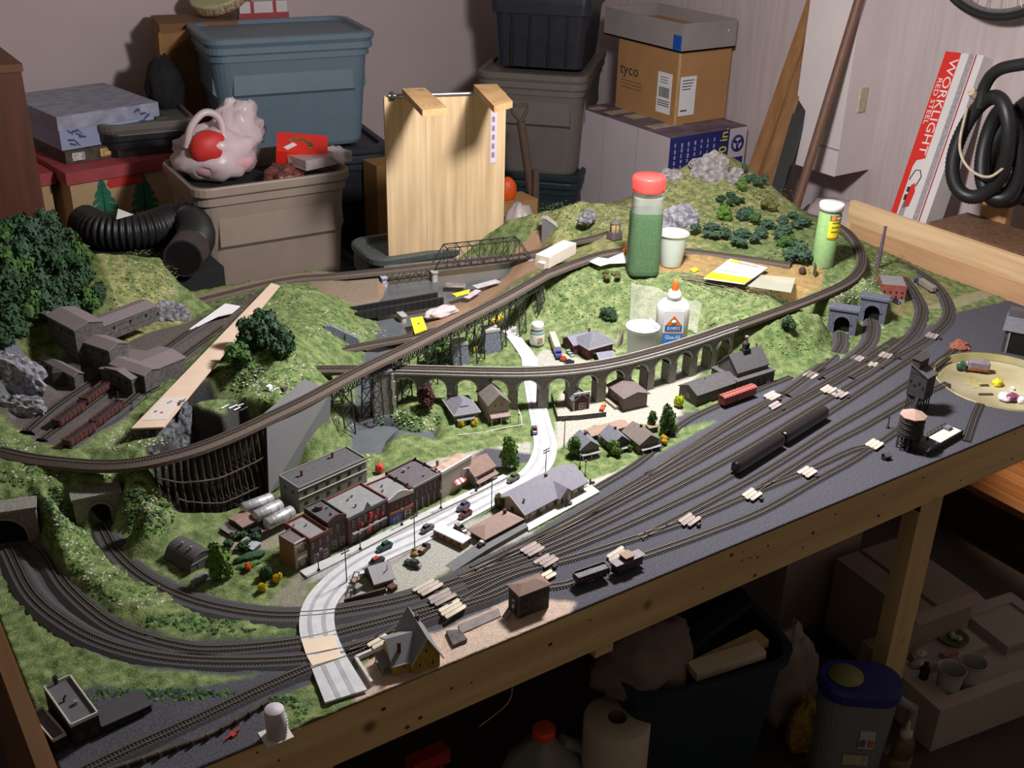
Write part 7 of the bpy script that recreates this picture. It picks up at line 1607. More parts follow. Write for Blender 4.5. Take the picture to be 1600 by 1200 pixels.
MB().box(-w_/2,.002,.080,w_/2,d_/2,.098).build('hoist_house',M_ct,t);m=MB();m.prism([(.000,.097),(d_/2+.003,.097),(.010,.106)],-w_/2-.002,w_/2+.002,axis='x');m.build('hoist_roof',mk('dark_mauve_roof',(.085,.072,.080)),t)
for x in(-.013,-.004,.005,.013):
 for y in(-.014,0,.014):m=MB();bar(m,(x,y,0),(x,y,.030),.0013);m.build('leg',M_ct,t)
for x in(-.013,.013):m=MB();bar(m,(x,-.014,.004),(x,.014,.026),.0008);bar(m,(x,.014,.004),(x,-.014,.026),.0008);m.build('cross_brace',M_ct,t)
MB().box(w_/2,-.006,.030,w_/2+.010,.010,.046).build('side_shed',M_ct,t)
m=MB();bar(m,(-w_/2-.014,-.008,0),(-w_/2-.004,-.008,.032),.003);m.build('chute',M_ct,t)
for k in range(4):window(t,-w_/2-.0002,-.012+.008*k,.05+.006*(k%2),.003,.005,3,None)
# --- water tower
p=W(1417,699,0)
t=thing('water_tower','wooden water tower with a pinkish octagonal roof at the right front','water tower',tuple(p));t.scale=(1.1,1.1,1.38)
MB().lathe([(0,.022),(.0215,.022),(.0205,.050)],24,smooth=False).build('tub',mk('brown_black_staves',(.055,.040,.036),.8,.3,200),t)
MB().lathe([(.0225,.0495),(.0225,.0508),(0,.0595)],8,smooth=False).build('roof',mk('pink_brown_roof',(.40,.26,.21),.8,.1,100),t)
for z in(.026,.034,.042):MB().lathe([(.0216-(z-.022)*.036,z),(.0222-(z-.022)*.036,z),(.0222-(z-.022)*.036,z+.0012),(.0214-(z-.022)*.036,z+.0012)],24).build('hoop',M_black,t)
for k in range(10):a=2*pi*k/10;m=MB();bar(m,(.0185*cos(a),.0185*sin(a),0),(.0175*cos(a),.0175*sin(a),.022),.0016);m.build('leg',M_sooty,t)
m=MB()
for k in range(10):a,b=2*pi*k/10,2*pi*(k+1)/10;bar(m,(.0185*cos(a),.0185*sin(a),.002),(.0175*cos(b),.0175*sin(b),.020),.0008)
m.build('cross_braces',M_sooty,t);MB().lathe([(0,.0),(.008,0),(.008,.022),(0,.022)],10).build('core',M_blackm,t)
# --- ash pit / gravel bunker building beside it
c,rz,L,D=rect3((1450,704),(1506,672),(1433,690),.014)
t=thing('gravel_bunker','dark open bunker filled with white gravel beside the water tower','bunker',(c.x,c.y,0),rz)
MB().box(-L/2,-D/2,0,L/2,-D/2+.002,.014).box(-L/2,D/2-.002,0,L/2,D/2,.014).box(L/2-.002,-D/2,0,L/2,D/2,.014).box(-L/2,-D/2,0,-L/2+.002,D/2,.014).build('bunker_walls',M_sooty,t)
MB().box(-L*.14,-D/2+.002,.001,L/2-.002,D/2-.002,.0125).build('white_gravel',mk('white_gravel',(.62,.60,.54),.9,.25,500,.5),t)
MB().prism([(-L/2-.001,.012),(-L*.15,.012),(-L*.22,.020),(-L*.42,.020)],-D/2-.001,D/2+.001,axis='y').build('pump_house',M_slate,t);MB().box(L*.30,.002,.012,L*.42,D*.4,.018).build('small_box',M_slate,t);MB().cyl((-L*.3,.002,.02),(-L*.3,.002,.026),.0025,.002,8).build('vent',M_blackm,t)
m=MB()
for k in range(6):bar(m,(-L*.1+L*.5*k/5,D/2+.001,0),(-L*.1+L*.5*k/5,D/2+.001,.020),.0007)
bar(m,(-L*.1,D/2+.001,.020),(L*.4,D/2+.001,.020),.0007);m.build('railing',M_black,t)
t=thing('yard_hut','tiny black hut near the front edge below the water tower','hut',tuple(W(1384,717,0)),radians(-10));MB().box(-.006,-.006,0,.006,.006,.008).build('walls',M_blackm,t);roof_prism(.012,.012,.008,.0125,.001,'gx').build('roof',M_darkroof,t);MB().box(-.009,-.003,0,-.0065,.003,.003).build('step',M_black,t)
t=thing('water_crane','thin black water crane beside the yard tracks left of the water tower','water crane',tuple(W(1387,668,0)));MB().cyl((0,0,0),(0,0,.024),.0012,.001,8).build('post',M_black,t);MB().tube([(0,0,.022),(-.006,.002,.024),(-.012,.004,.022)],.001,6).build('arm',M_black,t);MB().lathe([(0,0),(.004,0),(.003,.003),(0,.003)],10).build('base',M_black,t)
# --- plum-brick station behind the viaduct
c,rz,L,D=rect3((921,541),(958,531),(898,527),.036)
p=W(918,560,.004);q=W(950,552,.004)
t=house('brick_station','plum brick station with a white edged grey hipped roof behind the viaduct','station',c,rz,L,D,.032,.018,'hip',mk('plum_brick',(.13,.035,.045),.85,.25,300),M_slate,over=.006,trim=M_trimw,z=.004,wins=row(4,.013,.004,.008,3,-D*.35,D*.35)+row(3,.013,.004,.008,0,-L*.3,L*.3),frame=M_beige,chim=[(-L*.05,D*.25,.044,.003,.008)])
c2,rz2,L2,D2=rect3((880,526),(897,538),(894,505),.030)
t=house('brick_station_wing','left wing of the plum brick station with a lilac roof','station',c2,rz2,L2*1.05,D2,.025,.010,'gy',mk('plum_brick',(.13,.035,.045)),mk('lilac_slate',(.19,.185,.24),.75,.1,120),over=.003,trim=M_trimw,z=.004,wins=row(2,.010,.004,.007,0,-.006,.006))
for k in range(3):MB().box(L2*.2+.008*k,-D2/2-.012,.008-.003*k,L2*.2+.007+.008*k,-D2/2-.002,.010-.003*k).build('green_awning',mk('pale_green_awning',(.25,.34,.30),.7),t)
c3,rz3,L3,D3=rect3((922,558),(938,572),(943,541),.014)
t=house('open_shelter','open shelter with a big lilac-grey roof at the right of the plum station','shelter',W(944,562,.004),radians(-14),.030,.034,.010,.008,'gx',M_dkgreen,mk('lilac_slate',(.19,.185,.24)),over=.004,trim=M_trimw,z=.004)
t=thing('gable_end','brown wooden gable end piece leaning behind the lower cup','board',tuple(W(968,541,.006)),radians(30));MB().prism([(-.018,0),(.018,0),(.012,.036)],-.002,.002,axis='y').build('board',mk('mauve_brown_boards',(0.17,0.125,0.115)),t)
# ---------------------------------------------------------------- rolling stock and road vehicles
def wheels(t,L,w=.0045,r=.0024,n=2):
 for s in(-1,1):
  m=MB();m.box(s*L*.33-.007,-.0055,.0015,s*L*.33+.007,.0055,.0042)
  for dx in(-.0045,.0045):m.cyl((s*L*.33+dx,-.0058,r+.001),(s*L*.33+dx,.0058,r+.001),r,r,10)
  m.build('truck',M_black,t)
def along(a,b,z):
 p,q=W(*a,z),W(*b,z);return(p+q)/2,atan2((q-p).y,(q-p).x),(q-p).length
ZR=.0042
M_pull=mk('black_maroon_gloss',(.010,.0065,.008),.25,.15,60,spec=.7)
ap,bp_=W(1146,741,ZR),W(1289,651,ZR)
for k,(f0,f1,lb)in enumerate(((0.0,.497,'black passenger car nearer the front, first of the coupled pair'),(.503,1.0,'black passenger car behind, second of the coupled pair'))):
 p,q=ap.lerp(bp_,f0),ap.lerp(bp_,f1);c=(p+q)/2;L=(q-p).length-.003
 t=thing('passenger_car',lb,'rail car',(c.x,c.y,ZR),atan2((q-p).y,(q-p).x),'black passenger cars')
 prof=[(-.0092,.005),(.0092,.005),(.0094,.018),(.0080,.0212),(.0050,.0238),(0,.0248),(-.0050,.0238),(-.0080,.0212),(-.0094,.018)]
 m=MB();rings=[]
 for x,s,dz in((-L/2,.80,-.0025),(-L/2+.003,.97,-.0006),(-L/2+.008,1,0),(L/2-.008,1,0),(L/2-.003,.97,-.0006),(L/2,.80,-.0025)):rings.append([(x,y*s,z+(dz if z>.01 else 0))for y,z in prof])
 m.loft(rings,smooth=False);m.build('body',M_pull,t)
 for s in(-1,1):
  for j in range(11):o=inst(WINM,'window',t,(-L*.42+L*.84*j/10,s*.0094,.0145),0 if s<0 else pi,(.0075,.0006,.0042))
 wheels(t,L);MB().box(-L*.2,-.006,.002,L*.2,.006,.005).build('underframe',M_black,t)
 MB().box(-L/2-.0015,-.002,.003,-L/2+.002,.002,.006).build('coupler',M_black,t)
def hopper(a,b,lb,mat,load,grp=None,w=.0085,z=ZR):
 c,rz,L=along(a,b,z);L-=.004
 t=thing('hopper_car',lb,'rail car',(c.x,c.y,z),rz,grp)
 m=MB();m.loft([[(-L*.30,-w*.7,.004),(L*.30,-w*.7,.004),(L*.30,w*.7,.004),(-L*.30,w*.7,.004)],[(-L/2,-w,.009),(L/2,-w,.009),(L/2,w,.009),(-L/2,w,.009)],[(-L/2,-w,.0185),(L/2,-w,.0185),(L/2,w,.0185),(-L/2,w,.0185)]],cap1=False);m.build('body',mat,t)
 m=MB()
 for s in(-1,1):
  m.box(-L/2-.0005,s*w-.0007,.0180,L/2+.0005,s*w+.0007,.0195)
  for k in range(7):m.box(-L*.46+L*.92*k/6-.0005,s*w-.0009,.006,-L*.46+L*.92*k/6+.0005,s*w+.0009,.0182)
  m.box(s*L/2-.0007,-w,.0180,s*L/2+.0007,w,.0195)
 m.build('rim_and_ribs',mat,t)
 m=MB();N=8;vs=[(-L*.48+L*.96*i/N,-w*.94+w*1.88*j/4,.0155+(.0028*sin(pi*j/4)*(0.75+.25*cos(2*pi*i/N*2))if 0<j<4 else 0))for i in range(N+1)for j in range(5)]
 m.add(vs,[(i*5+j,(i+1)*5+j,(i+1)*5+j+1,i*5+j+1)for i in range(N)for j in range(4)],0,True);m.build('coal_load',load,t)
 wheels(t,L);return t
M_coal=mk('coal',(.018,.018,.02),.6,.5,600,.8);M_hred=mk('hopper_oxide_red',(.095,.030,.025),.6,.25,150);M_mar=mk('black_maroon',(.055,.014,.018),.5,.2,100)
zm=.085
hopper((104,704),(150,672),'red coal hopper at the open end of the nearer mine track',M_hred,M_coal,'red coal hoppers at the mine',z=.082)
hopper((147,672),(190,639),'red coal hopper coupled behind, inner car of the nearer mine track',M_hred,M_coal,'red coal hoppers at the mine',z=.078)
hopper((88,672),(131,640),'red coal hopper at the open end of the farther mine track',M_hred,M_coal,'red coal hoppers at the mine',z=.078)
hopper((131,637),(168,610),'red coal hopper half under the mine building on the farther track',M_hred,M_coal,'red coal hoppers at the mine',z=.075)
hopper((897,915),(949,897),'black and maroon hopper car coupled to the caboose at the front edge',M_mar,mk('grey_load',(.12,.13,.14),.7,.5,300))
c,rz,L=along((955,898),(1003,878),ZR);L-=.003
t=thing('caboose','dark maroon caboose with a pinkish cupola at the front of the yard','rail car',(c.x,c.y,ZR),rz)
MB().box(-L*.42,-.0085,.004,L*.42,.0085,.0185).build('body',M_mar,t);MB().box(-L/2,-.0092,.0185,L/2,.0092,.0200).build('roof',mk('mauve_grey_roof',(.20,.165,.19),.6,.15,100),t);MB().box(-L*.16,-.0082,.020,L*.10,.0082,.0258).build('cupola',M_mar,t);MB().box(-L*.19,-.0090,.0258,L*.13,.0090,.0272).build('cupola_roof',M_tanroof,t)
for s in(-1,1):
 for x in(-.3,.3):inst(WINM,'window',t,(x*L,s*.0086,.013),0 if s<0 else pi,(.004,.0006,.005))
MB().box(-L/2,-.008,.004,L/2,.008,.0052).build('platform',M_black,t);wheels(t,L)
c,rz,L=along((1126,634),(1176,616),ZR)
t=thing('boxcar','oxide red boxcar beside the dark freight shed','rail car',(c.x,c.y,ZR),rz)
M_box=mk('boxcar_red',(.24,.055,.045),.6,.12,100)
MB().box(-L/2,-.0088,.004,L/2,.0088,.0205).build('body',M_box,t);m=MB();m.prism([(-.0094,.0202),(.0094,.0202),(.006,.0225),(0,.0232),(-.006,.0225)],-L/2-.0006,L/2+.0006,axis='x');m.build('roof',mk('boxcar_roof_red',(.36,.10,.085),.6,.1,100),t)
m=MB()
for k in range(10):m.box(-L/2+L*(k+.5)/10-.0004,-.0095,.0205,-L/2+L*(k+.5)/10+.0004,.0095,.0222)
m.box(-L/2,-.0012,.0228,L/2,.0012,.0238);m.build('roof_walk',M_box,t);MB().box(-L*.10,-.0094,.005,L*.10,-.0088,.0195).build('sliding_door',M_box,t);wheels(t,L)
def car(px,py,qx,qy,lb,col,top=None,size=1.0,kind='sedan',z=None):
 p=W(px,py,.0028)if z is None else W(px,py,z);q=W(qx,qy,p.z);rz=atan2((q-p).y,(q-p).x)
 t=thing('model_car' if kind!='pickup' else 'model_pickup',lb,'car' if kind!='pickup' else 'pickup truck',tuple(p),rz)
 mt=mk('car_'+'_'.join('%02d'%int(c*100)for c in col),col,.3,.08,100,spec=.6);L,w=.028*size,.0105*size;s=size
 st=[(-L/2,.75,.0030,.0062),(-L*.42,.95,.0022,.0074),(-L*.2,1,.002,.0078),(L*.12,1,.002,.0076),(L*.34,.92,.0022,.0070),(L*.46,.80,.0026,.0060),(L/2,.62,.0032,.0052)]
 m=MB();m.loft([[(x,-w/2*f,z0*s),(x,w/2*f,z0*s),(x,w/2*f,z1*.85*s),(x,w/2*f*.8,z1*s),(x,-w/2*f*.8,z1*s),(x,-w/2*f,z1*.85*s)]for x,f,z0,z1 in st]);m.build('body',mt,t)
 tm=mt if top is None else mk('car_'+'_'.join('%02d'%int(c*100)for c in top),top,.3,.08,100,spec=.6)
 x0,x1=(-L*.36,L*.16)if kind=='sedan' else(-L*.06,L*.18)
 m=MB();m.loft([[(x0,-w*.40,.0072*s),(x1,-w*.40,.0072*s),(x1,w*.40,.0072*s),(x0,w*.40,.0072*s)],[(x0+L*.10,-w*.33,.0112*s),(x1-L*.09,-w*.33,.0112*s),(x1-L*.09,w*.33,.0112*s),(x0+L*.10,w*.33,.0112*s)]]);m.build('windows',M_win,t)
 MB().box(x0+L*.09,-w*.34,.0111*s,x1-L*.08,w*.34,.0120*s).build('car_roof',tm,t)
 for sx in(-.31,.31):
  for sy in(-1,1):MB().cyl((sx*L,sy*w*.36,.0022*s),(sx*L,sy*w*.53,.0022*s),.0023*s,.0023*s,9).build('wheel',M_black,t)
 MB().box(L*.47,-w*.36,.0028*s,L*.51,w*.36,.0040*s).box(-L*.51,-w*.38,.0028*s,-L*.47,w*.38,.0040*s).build('bumpers',M_silver,t)
 if kind=='pickup':MB().box(-L*.46,-w*.38,.0070*s,-L*.10,w*.38,.0082*s).build('load',M_tanroof,t)
 return t
car(589,880,602,873,'black and red car on the road behind the steep roofed hut',(.04,.02,.03),(.35,.05,.05))
car(601,857,590,862,'green car in the road in front of the department store',(.025,.075,.06))
car(724,794,714,800,'purple-blue car parked side by side with the maroon one',(.09,.08,.16))
car(727,806,717,812,'maroon car parked side by side with the purple-blue one',(.11,.03,.035))
car(802,750,792,756,'olive grey car near the road bend by the station',(.10,.10,.065))
car(668,828,678,822,'low grey-green open car in the road by the white roofed trailer',(.10,.11,.10),None,.95)
car(835,674,834,662,'dark blue car with a red roof on the road below the viaduct',(.035,.035,.07),(.22,.06,.05))
car(663,860,671,852,'dark pickup with a pinkish load on the gravel beside the telegraph pole',(.05,.02,.02),None,1.0,'pickup',0)
car(645,884,634,880,'dark green car lying across the gravel lot',(.05,.065,.05),None,1.05,'sedan',0)
car(720,829,728,836,'black jalopy between the trailer and the freight house',(.015,.02,.02),None,1.0,'pickup',0)
car(1400,474,1410,478,'black car in front of the brick power house',(.02,.02,.03),None,.9,'sedan',0)
t=thing('scrap_heap','rusty scrap and a green tuft beside the pole on the gravel lot','scrap',tuple(W(648,868,0)));crumple('scrap',mk('rust_scrap',(.28,.14,.07),.9,.5,200),t,(0,0,.002),(.007,.005,.004),3,(14,8),.4);crumple('tuft',M_g4,t,(.004,.008,.003),(.004,.004,.005),5,(12,8),.3)
def lorry(a,b,lb,trailer_c,cab_c,L=.075,z=.004,cabL=.016,h=.019):
 c,rz,LL=along(a,b,z);t=thing('model_lorry',lb,'truck',(c.x,c.y,z),rz);L=LL
 mt=mk('lorry_'+'_'.join('%02d'%int(x*100)for x in trailer_c),trailer_c,.5,.06,100);mc=mk('lorrycab_'+'_'.join('%02d'%int(x*100)for x in cab_c),cab_c,.35,.08,100)
 m=MB();m.loft([rrect(L*.74,.0145,.002,.005,2,-L*.12),rrect(L*.74,.0145,.002,h,2,-L*.12),rrect(L*.72,.0125,.002,h+.001,2,-L*.12)]);m.build('trailer_body',mt,t)
 MB().box(L*.27,-.0065,.004,L*.5,.0065,.0095).box(L*.27,-.0065,.0095,L*.39,.0065,.0150).build('cab',mc,t);MB().box(L*.388,-.0055,.0100,L*.395,.0055,.0140).build('windscreen',M_win,t)
 for x in(-.42,-.34,.24,.42):
  for s in(-1,1):MB().cyl((x*L,s*.005,.0028),(x*L,s*.0072,.0028),.0028,.0028,9).build('wheel',M_black,t)
 return t
lorry((862,530),(874,562),'beige semi trailer with a blue cab left of the plum station',(.50,.44,.36),(.07,.07,.28),z=.006)
lorry((1459,459),(1430,440),'brownish box truck with a blue cab behind the brick power house',(.27,.22,.20),(.04,.04,.16),z=.0,h=.017)
t=thing('toy_tractor','small orange-red tractor in front of the blue semi cab','tractor',tuple(W(880,564,.004)),radians(30));MB().box(-.006,-.0045,.003,.006,.0045,.008).box(-.004,-.004,.008,.002,.004,.012).build('body',mk('tractor_orange',(.72,.08,.02),.5),t)
for x in(-.004,.004):
 for s in(-1,1):MB().cyl((x,s*.004,.003),(x,s*.006,.003),.003,.003,9).build('wheel',M_black,t)
car(890,568,898,566,'small black car below the orange-red tractor',(.02,.018,.02),None,.8,'sedan',.004)
for x,y,w_,lb in((857,572,.022,'low white kerb block left of the tractor behind the viaduct'),(897,572,.014,'low white stone block right of the tractor behind the viaduct')):t=thing('kerb_block',lb,'block',tuple(W(x,y,.004)),radians(-20));MB().box(-w_/2,-.003,0,w_/2,.003,.004).build('block',M_trimw,t)
# --- telegraph poles and street lamps
def pole(px,py,h,lb,z=0.0,arms=2):
 t=thing('telegraph_pole',lb,'pole',tuple(W(px,py,z)),radians(12),'telegraph poles');MB().cyl((0,0,0),(0,0,h),.0010,.0008,6).build('post',M_sootyg,t)
 for k in range(arms):
  m=MB();zz_=h*.95-.005*k;m.box(-.0075,-.0006,zz_,.0075,.0006,zz_+.001)
  for x in(-.007,-.004,.004,.007):m.box(x-.0005,-.0005,zz_,x+.0005,.0005,zz_+.0025)
  m.build('crossarm',M_sootyg,t)
for x,y,yt,lb in((542,913,868,'telegraph pole at the road bend by the retaining fence'),(648,858,812,'telegraph pole on the gravel by the dark pickup'),(768,796,752,'telegraph pole behind the freight house'),(852,745,706,'telegraph pole behind the station roof'),(881,700,655,'telegraph pole beside the road left of the three little houses')):
 h=(y-yt)*.00148;pole(x,y,h,lb)
def lampost(px,py,h,lb,z=.003,col=None):
 t=thing('street_lamp',lb,'street lamp',tuple(W(px,py,z)),0,'black street lamps');MB().cyl((0,0,0),(0,0,h),.0009,.0007,6).build('post',M_black,t);MB().lathe([(0,0),(.0028,0),(.0022,.002),(.001,.004),(0,.004)],10).build('foot',M_black,t);MB().lathe([(0,h-.001),(.0018,h),(.0020,h+.003),(.0008,h+.005),(0,h+.005)],10).build('lantern',col or M_trimg,t)
for x,y,h,lb in((498,891,.026,'street lamp in front of the dark brick corner shop'),(563,858,.028,'street lamp in front of the wide brick store'),(628,820,.028,'street lamp in front of the wavy parapet shop'),(689,794,.030,'street lamp where the dark brown brick building meets the tan hall'),(744,767,.020,'street lamp beside the saltbox house'),(794,737,.010,'short lamp at the foot of the light green tree by the road bend'),(906,731,.024,'street lamp before the first little house, left of two'),(914,745,.030,'street lamp at the right end of the station, right of two'),(818,806,.030,'lamp post at the left gable of the station'),(911,767,.014,'lamp at the platform end of the station')):lampost(x,y,h,lb)
for x,y,lb in((841,806,'dark figure group with a cart on the station platform'),(922,757,'small dark figure on the path right of the station'),(886,790,'dark luggage cart on the station platform')):
 t=thing('platform_figure',lb,'figure',tuple(W(x,y,.0035)));MB().lathe([(0,0),(.0022,0),(.0016,.005),(.002,.008),(.0008,.010),(.0013,.0115),(0,.013)],8).build('figure',M_dkgreen,t);MB().box(.003,-.002,0,.009,.002,.004).build('luggage',M_dkgreen,t)
# --- crossing plank pads over the turnouts
M_pad=mk('pale_plank',(.46,.40,.34),.85,.3,60,stretch=(.5,3,3));M_pad2=mk('cream_plank',(.58,.51,.40),.85,.25,60,stretch=(.5,3,3));M_pad3=mk('pinkish_plank',(.33,.27,.25),.85,.3,60,stretch=(.5,3,3))
for x,y,w_,n_,rz,mt,lb in((669,918,.042,3,.15,M_pad,'at the left yard throat, farthest of the left three'),(690,934,.040,3,.15,M_pad3,'at the left yard throat, middle of the left three'),(708,951,.040,3,.15,M_pad2,'at the left yard throat, nearest of the left three'),(594,1003,.034,2,.15,M_pad2,'beside the yellow house roof'),(831,859,.036,3,.18,M_pad3,'in the yard below the station'),(853,877,.034,3,.18,M_pad3,'in the yard behind the brown box shed'),(859,898,.022,2,.18,M_pad2,'half hidden right of the brown box shed'),(966,868,.040,3,.18,M_pad,'behind the caboose'),(1077,813,.036,3,.2,M_pad3,'in the front yard, first right of the caboose'),(1175,773,.034,3,.2,M_pad,'in the front yard, second right of the caboose'),(1261,738,.034,3,.2,M_pad,'in the front yard, third right of the caboose'),(1367,694,.034,3,.2,M_pad2,'just left of the water tower'),(1206,619,.036,3,.22,M_pad,'behind the passenger cars, farther of two'),(1211,634,.034,2,.22,M_pad3,'behind the passenger cars, nearer of two'),(1268,586,.034,3,.25,M_pad,'at the foot of the green slope right of the engine shed'),(1294,609,.034,3,.25,M_pad,'in the right yard throat, yellowish'),(1312,616,.034,3,.25,M_pad3,'in the right yard throat, greyish'),(1340,560,.028,3,.3,M_pad3,'below the farther right tunnel track'),(1364,570,.024,2,.3,M_pad,'left of the coal tower, smallest'),(1383,556,.030,3,.3,M_pad3,'below the power house curve'),(1456,525,.030,3,.35,M_pad3,'between the two curved tracks at the right rear')):
 t=thing('crossing_pad','pale planked crossing pad '+lb,'planking',tuple(W(x,y,.0092 if x<720 else.0040)),rz+rnd.uniform(-.05,.05))
 for k in range(n_):
  v=(k-(n_-1)/2)*.0086;dx=rnd.uniform(-.003,.003);MB().prism([(-w_/2+dx,v-.0038),(w_/2+dx-.004,v-.0038),(w_/2+dx,v-.0015),(w_/2+dx,v+.0038),(-w_/2+dx+.003,v+.0038),(-w_/2+dx,v+.001)],0,.0018).build('plank',mt,t)
 if mt is not M_pad2:MB().box(-.004,-.0215,-.002,.004,-.0165,.002).build('switch_machine',M_sooty,t)
# ---------------------------------------------------------------- round tray / turntable pit with bits
tt_=thing('turntable_pit','round olive-yellow turntable pit with a raised rim at the right edge','turntable',(TCX,TCY,0))
M_tt=mk('olive_cream',(.46,.38,.17),.6,.2,9,col2=(.60,.54,.36));M_ttr=mk('olive_rim',(.30,.26,.10),.55,.2,20)
MB().lathe([(0,-.0125),(TRD*.86,-.0125),(TRD*.865,-.0095),(TRD*.90,-.0095)],72).build('pit_floor',M_tt,tt_)
MB().lathe([(TRD*.90,-.012),(TRD*.965,-.012),(TRD*.97,.002),(TRD,.0025),(TRD,-.02)],72).build('rim',M_ttr,tt_)
MB().lathe([(TRD*.885,-.0095),(TRD*.885,-.0082),(TRD*.895,-.0082),(TRD*.895,-.0095)],72).build('ring_rail',M_rail,tt_)
zp=-.0125
t=lorry((1492,583),(1492,583),'x',(.2,.2,.2),(.2,.2,.2))if False else None
c,rz,L=along((1545,583),(1494,577),zp)
t=thing('toy_lorry','toy truck with green cab and grey van body in the round pit','truck',(c.x,c.y,zp),rz)
MB().loft([rrect(L*.66,.021,.004,.006,3,-L*.15),rrect(L*.66,.021,.004,.012,3,-L*.15)]).build('lower_body',mk('toy_orange_brown',(.30,.11,.03),.5,.3,100),t);MB().loft([rrect(L*.66,.021,.004,.012,3,-L*.15),rrect(L*.66,.021,.004,.024,3,-L*.15),rrect(L*.63,.017,.004,.026,3,-L*.15)]).build('van_body',mk('toy_grey_mauve',(.24,.20,.23),.5),t)
MB().box(L*.24,-.008,.003,L*.5,.008,.011).box(L*.24,-.008,.011,L*.40,.008,.018).build('cab',mk('toy_green',(.03,.10,.07),.4),t);MB().box(-L*.1,-.0112,.012,L*.0,-.0104,.018).build('orange_patch',mk('toy_label',(.60,.30,.05),.6),t)
for x in(-.38,-.25,.2,.4):
 for s in(-1,1):MB().cyl((x*L,s*.007,.0038),(x*L,s*.0105,.0038),.0038,.0038,10).build('wheel',M_black,t)
p=W(1558,602,zp);tag(crumple('yellow_foam',mk('lemon_yellow',(.78,.70,.02),.7,.1,100),None,(p.x,p.y,zp+.006),(.012,.010,.008),4,(20,12),.35),'crumpled lemon yellow scrap in the round pit','scrap')
p=W(1575,625,zp);t=thing('foil_packet','shiny purple and white foil packet in the front of the round pit','packet',(p.x,p.y,zp));crumple('white_wrap',mk('white_foil',(.75,.75,.78),.25),t,(0,.004,.006),(.022,.016,.008),7,(20,12),.25);crumple('purple_wrap',mk('purple_foil',(.35,.10,.20),.2,.5,150,metal=.4),t,(.004,-.005,.008),(.017,.012,.008),8,(20,12),.25)
p=W(1590,629,zp);tag(crumple('tissue',M_paper,None,(p.x+.004,p.y-.004,zp+.005),(.009,.009,.009),3,(14,10),.3),'white tissue ball at the right of the foil packet','tissue')
p=W(1581,609,zp);t=thing('white_cube','small white foam cube right of the lemon scrap','cube',(p.x,p.y,zp),.5);MB().box(-.004,-.004,0,.004,.004,.006).build('cube',M_paper,t)
for x,y,l,rz,lb in((1538,603,.018,-.5,'short brown wooden stick in the round pit beside the lemon scrap'),(1540,617,.030,-.55,'longer brown wooden stick running under the foil packet')):t=thing('wooden_stick',lb,'stick',tuple(W(x,y,zp)),rz);MB().box(-l/2,-.003,0,l/2,.003,.003).build('stick',M_rust,t)
p=W(1522,601,zp);t=thing('straw_bits','few yellow straw bits scattered in the round pit','straw',(p.x,p.y,zp));m=MB()
for _ in range(16):a=rnd.uniform(0,3.1);x,y=rnd.uniform(-.02,.02),rnd.uniform(-.015,.015);bar(m,(x,y,.001),(x+.010*cos(a),y+.010*sin(a),.001),.0005)
m.build('straws',mk('straw_yellow',(.65,.58,.15),.8),t)
# ---------------------------------------------------------------- tools and bottles lying on the layout
p4=[W(424,442,.098),W(437,446,.098),W(256,667,.110),W(205,669,.110)]
t=thing('stir_stick','long pale wooden paint stirrer laid from the middle hill across the mine tracks','stick',tuple(p4[3]));o_=Vector(t.location)
lo=[q-o_-Vector((0,0,.003))for q in p4];m=MB();m.add([q-o_ for q in p4]+lo,[(0,1,2,3),(7,6,5,4),(0,4,5,1),(1,5,6,2),(2,6,7,3),(3,7,4,0)]);m.build('stick',mk('pale_lath',(.66,.50,.38),.7,.05,30),t)
e=[p4[3].lerp(p4[0],.04).lerp(p4[2].lerp(p4[1],.04),.1),p4[2].lerp(p4[1],.04).lerp(p4[3].lerp(p4[0],.04),.12),p4[2].lerp(p4[1],.17).lerp(p4[3].lerp(p4[0],.17),.12),p4[3].lerp(p4[0],.17).lerp(p4[2].lerp(p4[1],.17),.1)]
m=MB();m.add([q-o_+Vector((0,0,.0004))for q in e],[(3,2,1,0)]);m.build('paper_label',mk('pale_print',(.64,.56,.50),.8,.06,200),t)
for f,g,mt in((.25,.35,mk('blue_ink',(.06,.10,.30),.8)),(.55,.30,mk('red_ink',(.45,.06,.05),.8)),(.5,.75,mk('grey_ink',(.25,.2,.28),.8))):
 a=e[0].lerp(e[1],f).lerp(e[3].lerp(e[2],f),g)-o_;MB().cbox((a.x,a.y,a.z+.0006),(.012 if g>.5 else.006,.004,.0003),.5).build('label_print',mt,t)
A=[W(285,517,.055),W(352,484,.062),W(372,484,.062),W(358,476,.064)]
t=thing('white_scrap','pointed white plastic scrap tucked beside the top of the paint stirrer','scrap',tuple(A[0]));o_=Vector(t.location)
q=[W(287,520,.055),W(340,494,.060),W(362,489,.062),W(375,478,.064),W(352,474,.064)];m=MB();m.add([v-o_ for v in q]+[v-o_-Vector((0,0,.002))for v in q],[(0,1,2,3,4),(9,8,7,6,5)]+[(k,5+k,5+(k+1)%5,(k+1)%5)for k in range(5)]);m.build('scrap',M_paper,t)
a,b=G(372,640),G(437,611);a.z+=.004;b.z+=.004
t=thing('white_tool','thin white modelling tool lying on the turf above the gorge','tool',tuple(a));m=MB();m.cyl((0,0,0),b-a,.0016,.0014,8);m.build('handle',M_paper,t)
for(x0,y0,x1,y1)in((346,641,357,636),(358,642,371,638),(377,645,387,641),(366,646,376,641)):u,v=G(x0,y0)-a,G(x1,y1)-a;MB().cyl(u+Vector((0,0,.003)),v+Vector((0,0,.003)),.0016,.001,6).build('spatula_tip',M_paper,t)
t=thing('tool_cap','small white cap lying at the upper end of the white tool','cap',tuple(G(421,609)),.5);MB().box(-.005,-.004,0,.005,.004,.008).build('cap',M_paper,t)
